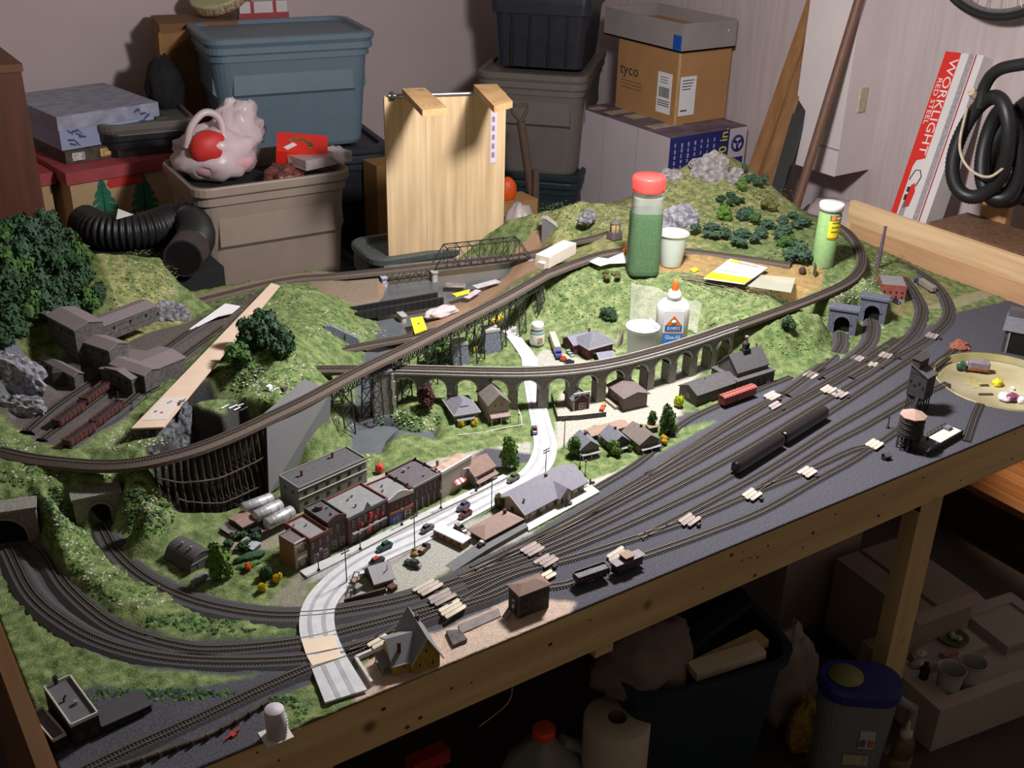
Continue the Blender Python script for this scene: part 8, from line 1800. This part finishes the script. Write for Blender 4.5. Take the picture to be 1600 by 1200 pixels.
t=thing('tool_cap','small mauve cap at the right end of the white tool','cap',tuple(G(445,615)),.3);MB().box(-.005,-.004,0,.004,.004,.008).build('cap',mk('mauve_cap',(.14,.10,.11),.7),t)
# green shaker
p=G(1003,424);s_=.0385
t=thing('turf_shaker','tall clear shaker of green turf with a red lid on the plateau','shaker',tuple(p),radians(-30))
k=lambda z,f=1.0,r=.020:rrect(s_*2*f,s_*2*f*.95,r*f,z,5)
M_turfg=mk('shaker_turf',(.035,.135,.03),.95,.45,350,.5,col2=(.065,.19,.05))
MB().loft([k(.001,.93),k(.01,.965),k(.14,.945),k(.150,.92)]).build('turf_fill',M_turfg,t)
M_clr=mk('clear_bottle',(.80,.82,.78),.08,.02,20,alpha=.06,spec=.7)
MB().loft([k(0,.95),k(.008,1.0),k(.155,.98),k(.185,.96),k(.200,.90,.034)],smooth=False,cap0=True).build('bottle',M_clr,t)
MB().loft([k(.150,.90),k(.186,.86)]).build('pale_lining',mk('lining_grey',(.42,.46,.40),.6,.1,30,alpha=.5),t)
MB().lathe([(0,.198),(.0372,.198),(.038,.200),(.038,.229),(.036,.232),(0,.2325)],40).build('lid',mk('coral_red_lid',(.80,.09,.08),.4,.03,30),t)
m=MB()
for k_ in range(40):a=2*pi*k_/40;m.box(-.0004,-.0004,.202,.0004,.0004,.228)if False else m.cbox((.0381*cos(a),.0381*sin(a),.203),(.0009,.0018,.024),a)
m.build('lid_ribs',mk('coral_red_lid',(.80,.09,.08)),t)
MB().lathe([(.0385,.196),(.0392,.197),(.0385,.199)],40).build('neck_ring',M_clr,t)
# cups
def cup(p,h,r1,r0,lb,fill=None,fillh=.3,tint=(.78,.80,.78),alpha=.8,z=None):
 t=thing('plastic_cup',lb,'cup',tuple(p))
 mt=mk('cup_'+str(int(tint[0]*100))+str(int(tint[2]*100)),tint,.35,.03,20,alpha=alpha)
 pr=[(0,.001),(r0*.98,.001),(r0,.003)]+[(r0+(r1-r0)*q,h*q)for q in(.2,.22,.5,.52,.85,.87,.97)]
 pr+=[(r1*1.05,h*.975),(r1*1.06,h*.99),(r1*1.03,h),(r1*.98,h*.985)]+[(r0+(r1-r0)*q-.0008,h*q)for q in(.9,.5,.2)]+[(r0*.95,.003),(0,.003)]
 MB().lathe(pr,36).build('cup_body',mt,t)
 if fill is not None:MB().lathe([(0,.0032),(r0*.96,.0035),(r0+(r1-r0)*fillh-.0014,h*fillh),(0,h*fillh)],30).build('contents',fill,t)
 return t
cup(G(1049,416)+Vector((0,.004,0)),.082,.0365,.0255,'translucent cup with bluish dregs beside the green shaker',mk('bluish_dregs',(.20,.29,.31),.5),.30,(.70,.76,.68),.82)
cup(W(1000,566,.006),.086,.0345,.0265,'white plastic cup behind the viaduct, left of the glue bottle',None,.3,(.80,.80,.82),.88)
# glue bottle
p=W(1046,546,.008)
cd=Vector((-p.x,-p.y,0)).normalized();rzb_=atan2(cd.y,cd.x)+pi/2+radians(10)
t=thing('glue_bottle','white glue bottle with an orange tip and blue and orange label behind the viaduct','bottle',tuple(p),rzb_)
M_glue=mk('glue_white',(.80,.79,.78),.35,.02,20,spec=.5)
e_=lambda a,b,z:[(a*cos(2*pi*k/40)*(1 if True else 1),b*sin(2*pi*k/40),z)for k in range(40)]
def se(a,b,z):
 out=[]
 for k in range(40):
  c_,s__=cos(2*pi*k/40),sin(2*pi*k/40);out.append((a*abs(c_)**.7*(1 if c_>=0 else-1),b*abs(s__)**.7*(1 if s__>=0 else-1),z))
 return out
MB().loft([se(.033,.018,0),se(.0355,.0205,.003),se(.0355,.0205,.085),se(.036,.021,.098),se(.034,.020,.108),se(.026,.0185,.116),se(.013,.013,.121),se(.012,.012,.125)],smooth=True).build('bottle_body',M_glue,t)
MB().lathe([(.0145,.122),(.0155,.123),(.0155,.131),(.0142,.134),(.0115,.140),(.0072,.141)],28).build('collar',M_glue,t)
MB().lathe([(.0072,.140),(.0074,.142),(.0066,.150),(.0055,.158),(.0022,.166),(0,.1665)],20).build('orange_tip',mk('orange_tip',(.80,.16,.02),.4,.03,20),t)
yf=-.0212
def face_patch(pts,dy,mat,nm):
 m=MB();m.prism(pts,yf-dy-.0003,yf-dy+.0004,axis='y');return m.build(nm,mat,t)
M_lblue=mk('label_blue',(.03,.20,.62),.5,.02,20);M_lnavy=mk('label_navy',(.03,.13,.42),.5,.02,20);M_lor=mk('label_orange',(.72,.20,.05),.5,.02,20)
face_patch([(-.022,.010),(.022,.010),(.022,.100),(-.022,.100)],-.0006,mk('label_white',(.80,.79,.80),.5,.02,20),'paper_label')
face_patch([(-.022,.010),(.022,.010),(.022,.047),(-.022,.047)],0,M_lblue,'blue_panel')
face_patch([(-.018,.053),(.019,.053),(.019,.066),(-.018,.066)],0,M_lnavy,'name_panel')
face_patch([(-.018,.067),(.019,.067),(.0005,.090)],0,M_lor,'orange_triangle')
face_patch([(-.022,.0485),(.022,.0485),(.022,.0500),(-.022,.0500)],0,M_lor,'thin_stripe')
m=MB();m.x=Matrix.Translation((.0005,yf-.0006,.0745))@Matrix.Rotation(pi/2,4,'X');m.lathe([(0,-.0002),(.0052,-.0002),(.0052,.0003),(0,.0003)],16);m.build('white_emblem',M_paper,t)
text('lettering',"ELMER'S",.0098,M_paper,t,(.0005,yf-.0004,.0595),(pi/2,0,0),.0002,.82,'CENTER',.15)
text('lettering','Glue-All',.0125,M_paper,t,(.0002,yf-.0004,.0385),(pi/2,0,0),.0002,.80)
for z in(.026,.021,.016):face_patch([(-.006,z),(.019,z),(.019,z+.0018),(-.006,z+.0018)],.0004,mk('label_pale_blue',(.35,.55,.80),.5),'small_print')
# paint bottle
p=W(839,538,.008)
t=thing('paint_bottle','small paint bottle with white cap on the turf left of the plum station','bottle',tuple(p),atan2(-p.y,-p.x)+pi/2)
MB().lathe([(0,0),(.0150,0),(.0162,.002),(.0162,.030),(.0150,.034),(.0118,.037),(.0118,.039),(0,.039)],30).build('bottle',mk('teal_glass',(.20,.28,.27),.15,.05,30,spec=.6),t)
MB().lathe([(.0164,.005),(.0166,.006),(.0166,.027),(.0164,.028)],30).build('paper_label',mk('off_white_label',(.70,.66,.58),.6,.03,60),t)
m=MB();n_=8;vs=[]
for k_ in range(n_+1):a=-pi/2+.05+.75*k_/n_;vs+=[(.0169*cos(a),.0169*sin(a),.008),(.0169*cos(a),.0169*sin(a),.022)]
m.add(vs,[(2*k_,2*k_+2,2*k_+3,2*k_+1)for k_ in range(n_)]);m.build('picture',mk('tan_picture',(.40,.22,.10),.6,.6,250,col2=(.60,.45,.25)),t)
MB().lathe([(.0128,.0385),(.0135,.039),(.0135,.050),(.0122,.052),(0,.0522)],28).build('cap',mk('cream_cap',(.78,.77,.70),.45,.03,30),t)
MB().lathe([(.0137,.0395),(.0142,.040),(.0137,.0415)],28).build('cap_ring',mk('cream_cap',(.78,.77,.70)),t)
# tube of green grass with yellow label
p=G(1284,414);tp_=W(1299,341,p.z+.150)
t=thing('grass_tube','clear tube of pale green flock with white cap and yellow label','tube',tuple(p))
dv=Vector((.008,-.012,1)).normalized();qt=dv.to_track_quat('Z','Y').to_euler();t.rotation_euler=qt
Ht=.158;R0=.0265
MB().lathe([(0,0),(R0-.001,0),(R0,.002),(R0,Ht*.86),(0,Ht*.86)],34).build('flock',mk('pale_flock',(.20,.40,.09),.8,.12,120),t)
MB().lathe([(R0+.0004,.001),(R0+.0006,Ht*.9)],34).build('tube_wall',mk('clear_tube',(.8,.85,.75),.1,.02,20,alpha=.15),t)
MB().lathe([(R0+.001,Ht*.90),(R0+.003,Ht*.905),(R0+.003,Ht*.985),(R0+.0015,Ht),(0,Ht)],34).build('cap',M_paper,t)
ca=atan2(-p.y,-p.x)
def curved(a0,a1,z0,z1,r,mt,nm):
 m=MB();vs=[]
 for k_ in range(11):a=ca+a0+(a1-a0)*k_/10;vs+=[(r*cos(a),r*sin(a),z0),(r*cos(a),r*sin(a),z1)]
 m.add(vs,[(2*k_,2*k_+2,2*k_+3,2*k_+1)for k_ in range(10)]);return m.build(nm,mt,t)
curved(-.55,.95,Ht*.50,Ht*.845,R0+.0010,M_yel,'yellow_label')
curved(-.55,.95,Ht*.765,Ht*.85,R0+.0013,mk('brown_print',(.24,.13,.06),.6),'brown_band');curved(-.55,.95,Ht*.47,Ht*.50,R0+.0012,mk('ochre_print',(.45,.22,.02),.6),'ochre_band');curved(-.40,-.05,Ht*.775,Ht*.84,R0+.0015,mk('orange_print',(.75,.30,.10),.6),'emblem')
for i_,z in enumerate((.72,.65,.58)):curved(-.30,.62-.12*i_,Ht*z,Ht*(z+.025),R0+.0013,mk('dark_green_ink',(.15,.25,.03),.7),'label_print')
curved(.10,.80,Ht*.785,Ht*.825,R0+.0015,mk('white_print',(.7,.68,.6),.6),'label_print')
# packet, twigs, clear sheet, scraps
pk=[W(1100,434,.106),W(1141,404,.107),W(1200,418,.107),(W(1164,443,.106))]
t=thing('paper_packet','white and yellow printed packet lying on twigs on the plateau','packet',tuple(pk[0]));o_=Vector(t.location)
m=MB();m.add([q-o_ for q in pk]+[q-o_-Vector((0,0,.003))for q in pk],[(3,2,1,0),(4,5,6,7),(0,1,5,4),(1,2,6,5),(2,3,7,6),(3,0,4,7)]);m.build('packet_body',M_paper,t)
def onpk(u,v,dz):return pk[0].lerp(pk[3],u).lerp(pk[1].lerp(pk[2],u),v)-o_+Vector((0,0,dz))
def pkp(u0,v0,u1,v1,mt,nm,dz=.0005):MB().add([onpk(u0,v0,dz),onpk(u1,v0,dz),onpk(u1,v1,dz),onpk(u0,v1,dz)],[(0,1,2,3)]).build(nm,mt,t)
pkp(0,0,1,.30,M_yel,'yellow_stripe');pkp(.15,.86,.8,.95,mk('grey_print',(.35,.36,.36),.7),'slot');pkp(.06,.88,.3,.98,M_yel,'yellow_patch',.0007);pkp(.72,.36,.88,.55,mk('lilac_print',(.55,.58,.80),.7),'stamp');pkp(.1,.42,.6,.46,mk('grey_print',(.35,.36,.36)),'print_line');pkp(.2,.08,.75,.16,mk('dark_yellow_print',(.55,.42,.02),.7),'print_line',.0008)
p=G(1150,440);t=thing('twig_bundle','bundle of thin brown twigs under the printed packet','twigs',tuple(p));m=MB();r_=random.Random(4)
for _ in range(26):
 a,b=W(1062+r_.uniform(-4,60),433+r_.uniform(-4,6),p.z+r_.uniform(.001,.009)),W(1170+r_.uniform(-40,60),450+r_.uniform(-6,6),p.z+r_.uniform(.001,.009));m.cyl(a-p,b-p,.0009,.0006,5)
m.build('twigs',mk('twig_brown',(.20,.15,.12),.8,.3,100),t)
t=thing('clear_sheet','clear stiff plastic sheet sticking out right of the printed packet','sheet',tuple(W(1205,442,.098)));o_=Vector(t.location);q=[W(1168,447,.099),W(1190,429,.101),W(1243,434,.100),W(1236,457,.098)]
m=MB();m.add([v-o_ for v in q]+[v-o_-Vector((0,0,.001))for v in q],[(3,2,1,0),(4,5,6,7),(0,1,5,4),(1,2,6,5),(2,3,7,6),(3,0,4,7)]);m.build('sheet',mk('clear_sheet',(.62,.64,.52),.12,.03,20,alpha=.5,spec=.7),t)
p=G(1085,424);tag(crumple('yellow_flower_scrap',M_yel,None,(p.x,p.y,p.z+.003),(.010,.008,.005),4,(14,10),.5),'small yellow scrap left of the printed packet','scrap')
p=G(1253,428);t=thing('stump','dark brown wooden stump beside the yellow labelled tube','stump',tuple(p));crumple('stump_body',mk('stump_brown',(.07,.04,.025),.9,.4,150),t,(0,0,.007),(.009,.008,.011),3,(16,10),.25)
p=G(1272,432);t=thing('dark_plate','thin dark olive plate standing upright in front of the tube','plate',tuple(p),radians(60));MB().prism([(-.008,0),(.008,0),(.008,.032),(-.006,.026)],-.0012,.0012,axis='y').build('plate',mk('dark_olive',(.07,.075,.04),.7,.2,60),t)
q=[W(921,408,.108),W(934,402,.110),W(950,404,.110),W(974,394,.112),W(980,410,.108),W(952,411,.108),W(938,415,.106)]
t=thing('paper_scrap','white torn card scrap lying left of the green shaker','scrap',tuple(q[0]));o_=Vector(t.location);m=MB();n_=len(q);m.add([v-o_ for v in q]+[v-o_-Vector((0,0,.002))for v in q],[tuple(range(n_))[::-1],tuple(range(n_,2*n_))]+[(k_,(k_+1)%n_,n_+(k_+1)%n_,n_+k_)for k_ in range(n_)]);m.build('scrap',M_paper,t)
t=thing('orange_pot','small orange and yellow pot just left of the green shaker','cap',tuple(G(976,398)));MB().lathe([(0,0),(.007,0),(.007,.012),(.004,.016),(0,.016)],14).build('pot_body',M_oran,t);MB().box(.002,-.004,0,.008,.004,.030).build('yellow_strip',mk('amber_strip',(.75,.45,.05),.5),t)
# cream foam block over the high line
a,b=W(847,408,.132),W(890,385,.132);c=(a+b)/2;rz=atan2((b-a).y,(b-a).x)
t=thing('foam_block','cream foam block resting on the high line at the end of the steel viaduct','block',(c.x,c.y,.1175),rz);MB().box(-(b-a).length/2,-.018,0,(b-a).length/2,.018,.027).build('block',mk('cream_foam',(.66,.58,.50),.85,.06,80),t);MB().box(-(b-a).length/2-.012,-.013,0,-(b-a).length/2,.006,.014).build('torn_end',mk('cream_foam_dark',(.52,.44,.34),.85,.1,80),t)  # torn end in a darker cream than the block
# white water-tank on plateau left
p=G(960,372);t=thing('small_water_tank','small ochre water tank on a dark stone base left of the green shaker','water tank',tuple(p));MB().loft([rrect(.036,.032,.008,0,3),rrect(.032,.028,.008,.018,3)]).build('stone_base',M_brick2 if False else mk('mauve_stone',(.10,.08,.08),.85,.3,200),t);MB().lathe([(.012,.018),(.012,.040),(0,.040)],18).build('tank',mk('ochre_tank',(.34,.24,.10),.7,.15,60),t);MB().lathe([(.0135,.039),(.0135,.041),(.006,.047),(0,.0475)],18).build('roof',M_mauveroof,t)
for k_ in range(6):a=2*pi*k_/6;m=MB();bar(m,(.0128*cos(a),.0128*sin(a),.016),(.0128*cos(a),.0128*sin(a),.040),.0009);m.build('post',M_black,t)
# clear bag behind the glue bottle
p=G(1035,490)
q=[]
t=thing('clear_bag','crumpled clear plastic bag lying behind the glue bottle','bag',tuple(p));o_=Vector(t.location);m=MB();vs=[];NU,NV=22,12
cn=[G(984,505),G(1088,526),G(1096,480),G(986,448)]
for j in range(NV+1):
 for i in range(NU+1):
  v=cn[0].lerp(cn[1],i/NU).lerp(cn[3].lerp(cn[2],i/NU),j/NV);g=Hh(v.x,v.y)
  v.z=g+.004+.016*abs(noise.noise(Vector((i*.33,j*.45,2.2))))+.009*sin(pi*j/NV)*sin(pi*i/NU);vs.append(v-o_)
m.add(vs,[(j*(NU+1)+i,j*(NU+1)+i+1,(j+1)*(NU+1)+i+1,(j+1)*(NU+1)+i)for j in range(NV)for i in range(NU)],0,True);m.build('bag_film',mk('clear_film',(.80,.78,.70),.15,.05,30,alpha=.24,spec=.8),t)
# yellow cards and white papers around the river
for q,lb,mt in(([(641,497),(660,494),(667,513),(648,520)],'small yellow toy card on the bank left of the high line',M_yel),([(768,500),(790,486),(794,490),(772,505)],'orange-yellow card under the steel viaduct near the right pier',mk('orange_yellow',(.75,.42,.02),.6)),([(706,459),(734,452),(733,456),(712,462)],'yellow paper strip in the litter between the bridges',M_yel)):
 zz_=.016;o=slab('yellow_card',q,zz_,.004,mt);tag(o,lb,'card')
p=W(653,505,.016);MB().lathe([(0,.0002),(.003,.0002),(.003,.0006),(0,.0006)],10).build('black_dot',M_ink,bpy.data.objects['yellow_card'],None).location=(0,0,.004)
p=W(690,484,.012);tag(crumple('crumpled_paper',mk('pinkish_paper',(.55,.48,.48),.7,.08,60),None,(p.x,p.y,.006),(.045,.020,.012),6,(30,14),.25,fold=5),'crumpled pinkish white paper on the river bank by the girder bridge','paper')
for x,y,w_,d_,rz,lb,mt in((760,446,.075,.022,.1,'flat pale paper lying on the brown bank behind the high line',mk('pale_lilac_paper',(.52,.47,.50),.8)),(738,462,.06,.016,.5,'second flat pale paper slanting nearer the high line',mk('pale_lilac_paper',(.52,.47,.50))),(712,448,.05,.028,-.6,'glossy brown-grey plank piece lying across the river bank',mk('glossy_grey_brown',(.25,.20,.17),.25,.4,30,col2=(.35,.33,.32)))):
 p=W(x,y,.0);t=thing('loose_sheet',lb,'sheet',(p.x,p.y,max(.002,Hh(p.x,p.y))),rz);MB().box(-w_/2,-d_/2,.001,w_/2,d_/2,.003).build('sheet',mt,t)
# ---------------------------------------------------------------- under the table
M_roll=mk('paper_roll',(.50,.42,.33),.9,.04,40)
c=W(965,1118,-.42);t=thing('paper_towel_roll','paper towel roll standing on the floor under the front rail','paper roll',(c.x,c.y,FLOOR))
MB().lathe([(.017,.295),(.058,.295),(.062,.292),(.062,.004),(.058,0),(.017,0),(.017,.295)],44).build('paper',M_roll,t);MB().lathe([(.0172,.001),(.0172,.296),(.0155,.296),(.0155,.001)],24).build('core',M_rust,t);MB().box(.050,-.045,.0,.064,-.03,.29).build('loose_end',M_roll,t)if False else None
c=W(850,1136,-.44);t=thing('milk_jug','cloudy plastic milk jug with a red-orange cap at the bottom edge','jug',(c.x,c.y,FLOOR),.3)
kk=lambda z,f:rrect(.15*f,.15*f,.05*f,z,5)
MB().loft([kk(0,.95),kk(.005,1),kk(.15,1),kk(.20,.80),kk(.235,.42),kk(.25,.26),kk(.262,.25)],smooth=True).build('jug_body',mk('cloudy_plastic',(.26,.25,.23),.4,.08,20,alpha=.9),t);MB().lathe([(.0205,.258),(.0215,.260),(.0215,.276),(.019,.279),(0,.279)],24).build('cap',mk('jug_cap',(.75,.08,.02),.45),t);MB().tube([(.03,-.02,.235),(.065,-.04,.21),(.08,-.05,.16),(.072,-.05,.10)],.014,8).build('handle',mk('cloudy_plastic',(.26,.25,.23)),t)
p=[W(1281,1052,-.45),W(1412,1062,-.45)];c=(p[0]+p[1])/2;rz=atan2((p[1]-p[0]).y,(p[1]-p[0]).x)
t=thing('drink_jug','clear jug with a dark blue lid and a yellow-green disc on the floor','jug',(c.x,c.y,FLOOR),rz)
kk=lambda z,f:rrect(.155*f,.10*f,.048*f,z,6)
MB().loft([kk(0,.86),kk(.24,1.0)],smooth=False).build('jug_body',mk('grey_clear_plastic',(.20,.21,.22),.35,.06,20,alpha=.92),t);MB().loft([kk(.238,1.05),kk(.258,1.06),kk(.268,1.0)]).build('blue_lid',mk('dark_royal_blue',(.020,.025,.17),.4),t);MB().lathe([(0,.269),(.034,.269),(.034,.272),(0,.272)],28,c=(-.03,0)).build('disc',mk('olive_disc',(.20,.19,.06),.6),t)
MB().tube([(.078,0,.22),(.112,0,.20),(.115,0,.12),(.080,0,.08)],.011,8).build('handle',mk('grey_clear_plastic',(.20,.21,.22)),t)
for x,z,w_,h_,mt in((.02,.13,.030,.045,mk('label_white2',(.45,.43,.42),.6)),(.012,.135,.012,.018,M_lblue),(.027,.135,.012,.018,M_lor),(.005,.085,.050,.026,mk('label_cream',(.38,.36,.28),.6))):MB().box(x-w_/2,-.0505,z,x+w_/2,-.0485,z+h_).build('label',mt,t)
c=W(1423,1118,-.53);t=thing('wood_glue_bottle','brown glue bottle with a pale nozzle in front of the foam tray','bottle',(c.x,c.y,FLOOR));MB().loft([e_(.026,.018,0),e_(.027,.019,.11),e_(.022,.017,.128),e_(.011,.011,.138)],smooth=True).build('bottle_body',mk('glue_brown',(.11,.06,.03),.4,.2,40),t);MB().lathe([(.012,.137),(.0125,.139),(.012,.150),(.0055,.154),(.003,.176),(0,.177)],18).build('nozzle',mk('nozzle_cream',(.42,.38,.30),.5),t);MB().lathe([(.0275,.03),(.0278,.09)],24,sy=.72).build('label',mk('brown_label',(.20,.14,.08),.6,.4,90),t)
o1,o2=W(1470,1108,-.60),W(1600,1060,-.60);u=(o2-o1).normalized();rz=atan2(u.y,u.x)
t=thing('foam_tray','white polystyrene packing tray with cups and bits on the floor','tray',(o1 .x,o1 .y,FLOOR),rz)
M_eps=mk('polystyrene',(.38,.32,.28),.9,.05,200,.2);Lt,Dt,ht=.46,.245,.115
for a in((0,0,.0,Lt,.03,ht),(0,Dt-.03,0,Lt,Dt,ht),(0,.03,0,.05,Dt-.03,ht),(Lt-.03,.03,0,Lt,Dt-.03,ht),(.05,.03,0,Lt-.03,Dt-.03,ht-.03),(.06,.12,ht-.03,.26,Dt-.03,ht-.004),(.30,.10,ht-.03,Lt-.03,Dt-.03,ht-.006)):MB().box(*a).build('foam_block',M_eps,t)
iv=Matrix.Translation((o1 .x,o1 .y,0))@Matrix.Rotation(rz,4,'Z')
for x,y,lb,fl in((.075,.055,'clear plastic cup in the foam tray, left of two',None),(.135,.055,'clear plastic cup with dark dregs in the foam tray, right of two',mk('dark_dregs',(.05,.07,.06),.5))):q=iv@Vector((x,y,0));cup((q.x,q.y,FLOOR+ht-.029),.075,.029,.022,lb,fl,.3,(.42,.40,.37),.85)
q=iv@Vector((.20,.17,0));t=thing('glass_dish','glass dish of greenish shells in the foam tray','dish',(q.x,q.y,FLOOR+ht-.003));MB().lathe([(0,0),(.030,0),(.036,.008),(.034,.008),(.029,.002),(0,.002)],28).build('dish',mk('green_glass',(.12,.14,.07),.2,.1,30),t)
for k_ in range(5):crumple('shell',mk('shell_cream',(.38,.34,.24),.5),t,(rnd.uniform(-.018,.018),rnd.uniform(-.018,.018),.007),(.009,.006,.005),k_,(12,8),.15)
q=iv@Vector((.15,.13,0));t=thing('pink_sponge','small pink sponge behind the cups in the foam tray','sponge',(q.x,q.y,FLOOR+ht-.003),rz);MB().box(-.02,-.008,0,.02,.008,.010).build('sponge',mk('dull_pink',(.38,.16,.15),.8),t)
for x,y,lb in((.06,.13,'crumpled clear wrapper at the left of the foam tray'),(.085,.155,'yellowish wrapper behind the crumpled clear one in the foam tray')):q=iv@Vector((x,y,0));tag(crumple('wrapper',mk('wrapper_film',(.42,.38,.32),.3,.2,60),None,(q.x,q.y,FLOOR+ht+.003),(.022,.014,.008),x*50,(16,10),.35),lb,'wrapper')
q=iv@Vector((.052,.085,0));t=thing('black_bottle','small black bottle standing beside the left clear cup','bottle',(q.x-.01,q.y+.01,FLOOR+ht-.003));MB().lathe([(0,0),(.010,0),(.010,.030),(.006,.036),(.006,.044),(0,.045)],16).build('bottle',M_blackm,t)
# teal bin with wood offcuts
t=thing('waste_bin','dark teal bin full of wood offcuts under the front rail','bin',(1.24,1.21,FLOOR),radians(-12))
kk=lambda z,f:rrect(.34*f,.26*f,.06,z,5)
MB().loft([kk(0,.82),kk(.355,.98),kk(.355,1.04),kk(.375,1.05),kk(.375,.97),kk(.33,.95)],cap1=False).build('bin_body',M_dark_teal,t);MB().loft([kk(.30,.92),kk(.335,.93)]).build('fill',M_blackm,t)
for k_,(x,y,l,rz,tl,mt)in enumerate(((.06,-.06,.17,.15,.08,M_pine_h),(.04,-.085,.15,.02,.05,M_cream),(.05,.0,.22,.3,.15,M_blackm),(.0,.05,.24,.2,.2,M_blackm),(.08,.03,.20,.5,.12,M_blackm),(-.03,.02,.16,.9,.2,M_blackm))):
 m=MB();m.box(-l/2,-.018,0,l/2,.018,.018);o=m.build('offcut',mt,t,(x,y,.345+.012*(k_%3)));o.rotation_euler=(0,-tl,rz)
c=W(1040,985,-.26);tag(crumple('paper_bag',mk('dull_pink_paper',(.20,.15,.12),.8,.1,30),None,(1.13,1.20,-.34),(.10,.075,.085),9,amp=.25,fold=3),'crumpled pale paper bag in the left of the dark teal bin','bag')
c=W(1235,1035,-.55);tag(crumple('white_sack',mk('dull_white_plastic2',(.34,.28,.25),.5,.08,20,.2),None,(c.x+.02,c.y+.02,FLOOR+.105),(.065,.055,.135),16,amp=.25),'white plastic sack standing between the teal bin and the blue lidded jug','sack')
c=W(1265,1110,-.62);tag(crumple('orange_packet',mk('orange_red_print',(.45,.14,.03),.6,.6,60,col2=(.5,.35,.05)),None,(c.x,c.y,FLOOR+.055),(.05,.035,.07),6,amp=.2),'orange and red packet on the floor left of the blue lidded jug','packet')
c=W(655,1168,-.42);t=thing('clamp','red handled clamp with a pale bar at the bottom of the picture','clamp',(c.x,c.y,-.46));MB().cyl((-.10,.0,-.10),(0,0,0),.016,.013,10).build('pale_bar',mk('pale_bar',(.35,.33,.25),.6),t);MB().box(-.02,-.014,-.012,.055,.014,.018).box(.010,-.014,-.10,.040,.014,-.01).build('red_jaw',mk('clamp_red',(.38,.03,.02),.5),t);MB().box(-.15,-.06,FLOOR+.46,.10,.06,-.105).build('base_block',M_blackm,t)
# white cartons behind the leg
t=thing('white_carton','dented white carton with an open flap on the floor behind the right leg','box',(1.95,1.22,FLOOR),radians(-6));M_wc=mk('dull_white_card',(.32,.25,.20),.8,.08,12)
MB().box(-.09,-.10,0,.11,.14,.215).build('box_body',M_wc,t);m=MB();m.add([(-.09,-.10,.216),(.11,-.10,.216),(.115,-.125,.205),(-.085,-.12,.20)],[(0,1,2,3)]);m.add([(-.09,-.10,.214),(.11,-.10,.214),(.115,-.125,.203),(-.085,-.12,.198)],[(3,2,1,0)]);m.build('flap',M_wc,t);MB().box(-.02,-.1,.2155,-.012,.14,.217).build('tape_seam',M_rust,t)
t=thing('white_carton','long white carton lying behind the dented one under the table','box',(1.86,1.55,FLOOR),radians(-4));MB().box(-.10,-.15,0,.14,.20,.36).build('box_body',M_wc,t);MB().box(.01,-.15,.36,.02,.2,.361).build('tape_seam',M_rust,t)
t=thing('brown_board','dark brown board lying slanted under the table left of the leg','board',(1.55,1.60,FLOOR),radians(25));MB().box(-.20,-.25,0,.20,.25,.05).build('board',M_woodd,t)
t=thing('dark_bag','dark teal bag lying on the long white carton under the table','bag',(1.78,1.45,FLOOR+.36));crumple('bag_body',M_dark_teal,t,(0,0,.02),(.09,.06,.04),5,(20,12),.2)
t=thing('hanging_wire','thin pale wire hanging under the front rail','wire',tuple(W(828,1072,-.10)));o_=Vector(t.location);MB().tube(spline([Vector((.0,.045,.005)),Vector((0,.045,-.03)),Vector((-.005,.045,-.06)),Vector((-.03,.045,-.075)),Vector((-.06,.045,-.085))],.006),.0012,5).build('wire',mk('pale_wire',(.30,.25,.20),.6),t)
# cedar chest
t=thing('cedar_chest','orange-brown cedar bench of planks beyond the right end of the table','bench',(2.53,.50,FLOOR))
MB().box(.006,.006,0,.40,1.29,.135).build('chest_body',mk('dark_cedar',(.055,.024,.010),.7,.3,10),t)
x=0
for k_,w_ in enumerate((.055,.060,.052,.064,.058,.06,.05)):MB().box(x+.0008,0,.135,x+w_-.0008,1.3,.155).build('plank',wood('cedar_%d'%(k_%3),((.42,.17,.055),(.34,.125,.04),(.48,.21,.075))[k_%3],((.50,.23,.08),(.44,.18,.06),(.56,.27,.11))[k_%3],(14,.8,14),4,.4,knots=(k_%2==0)),t);x+=w_
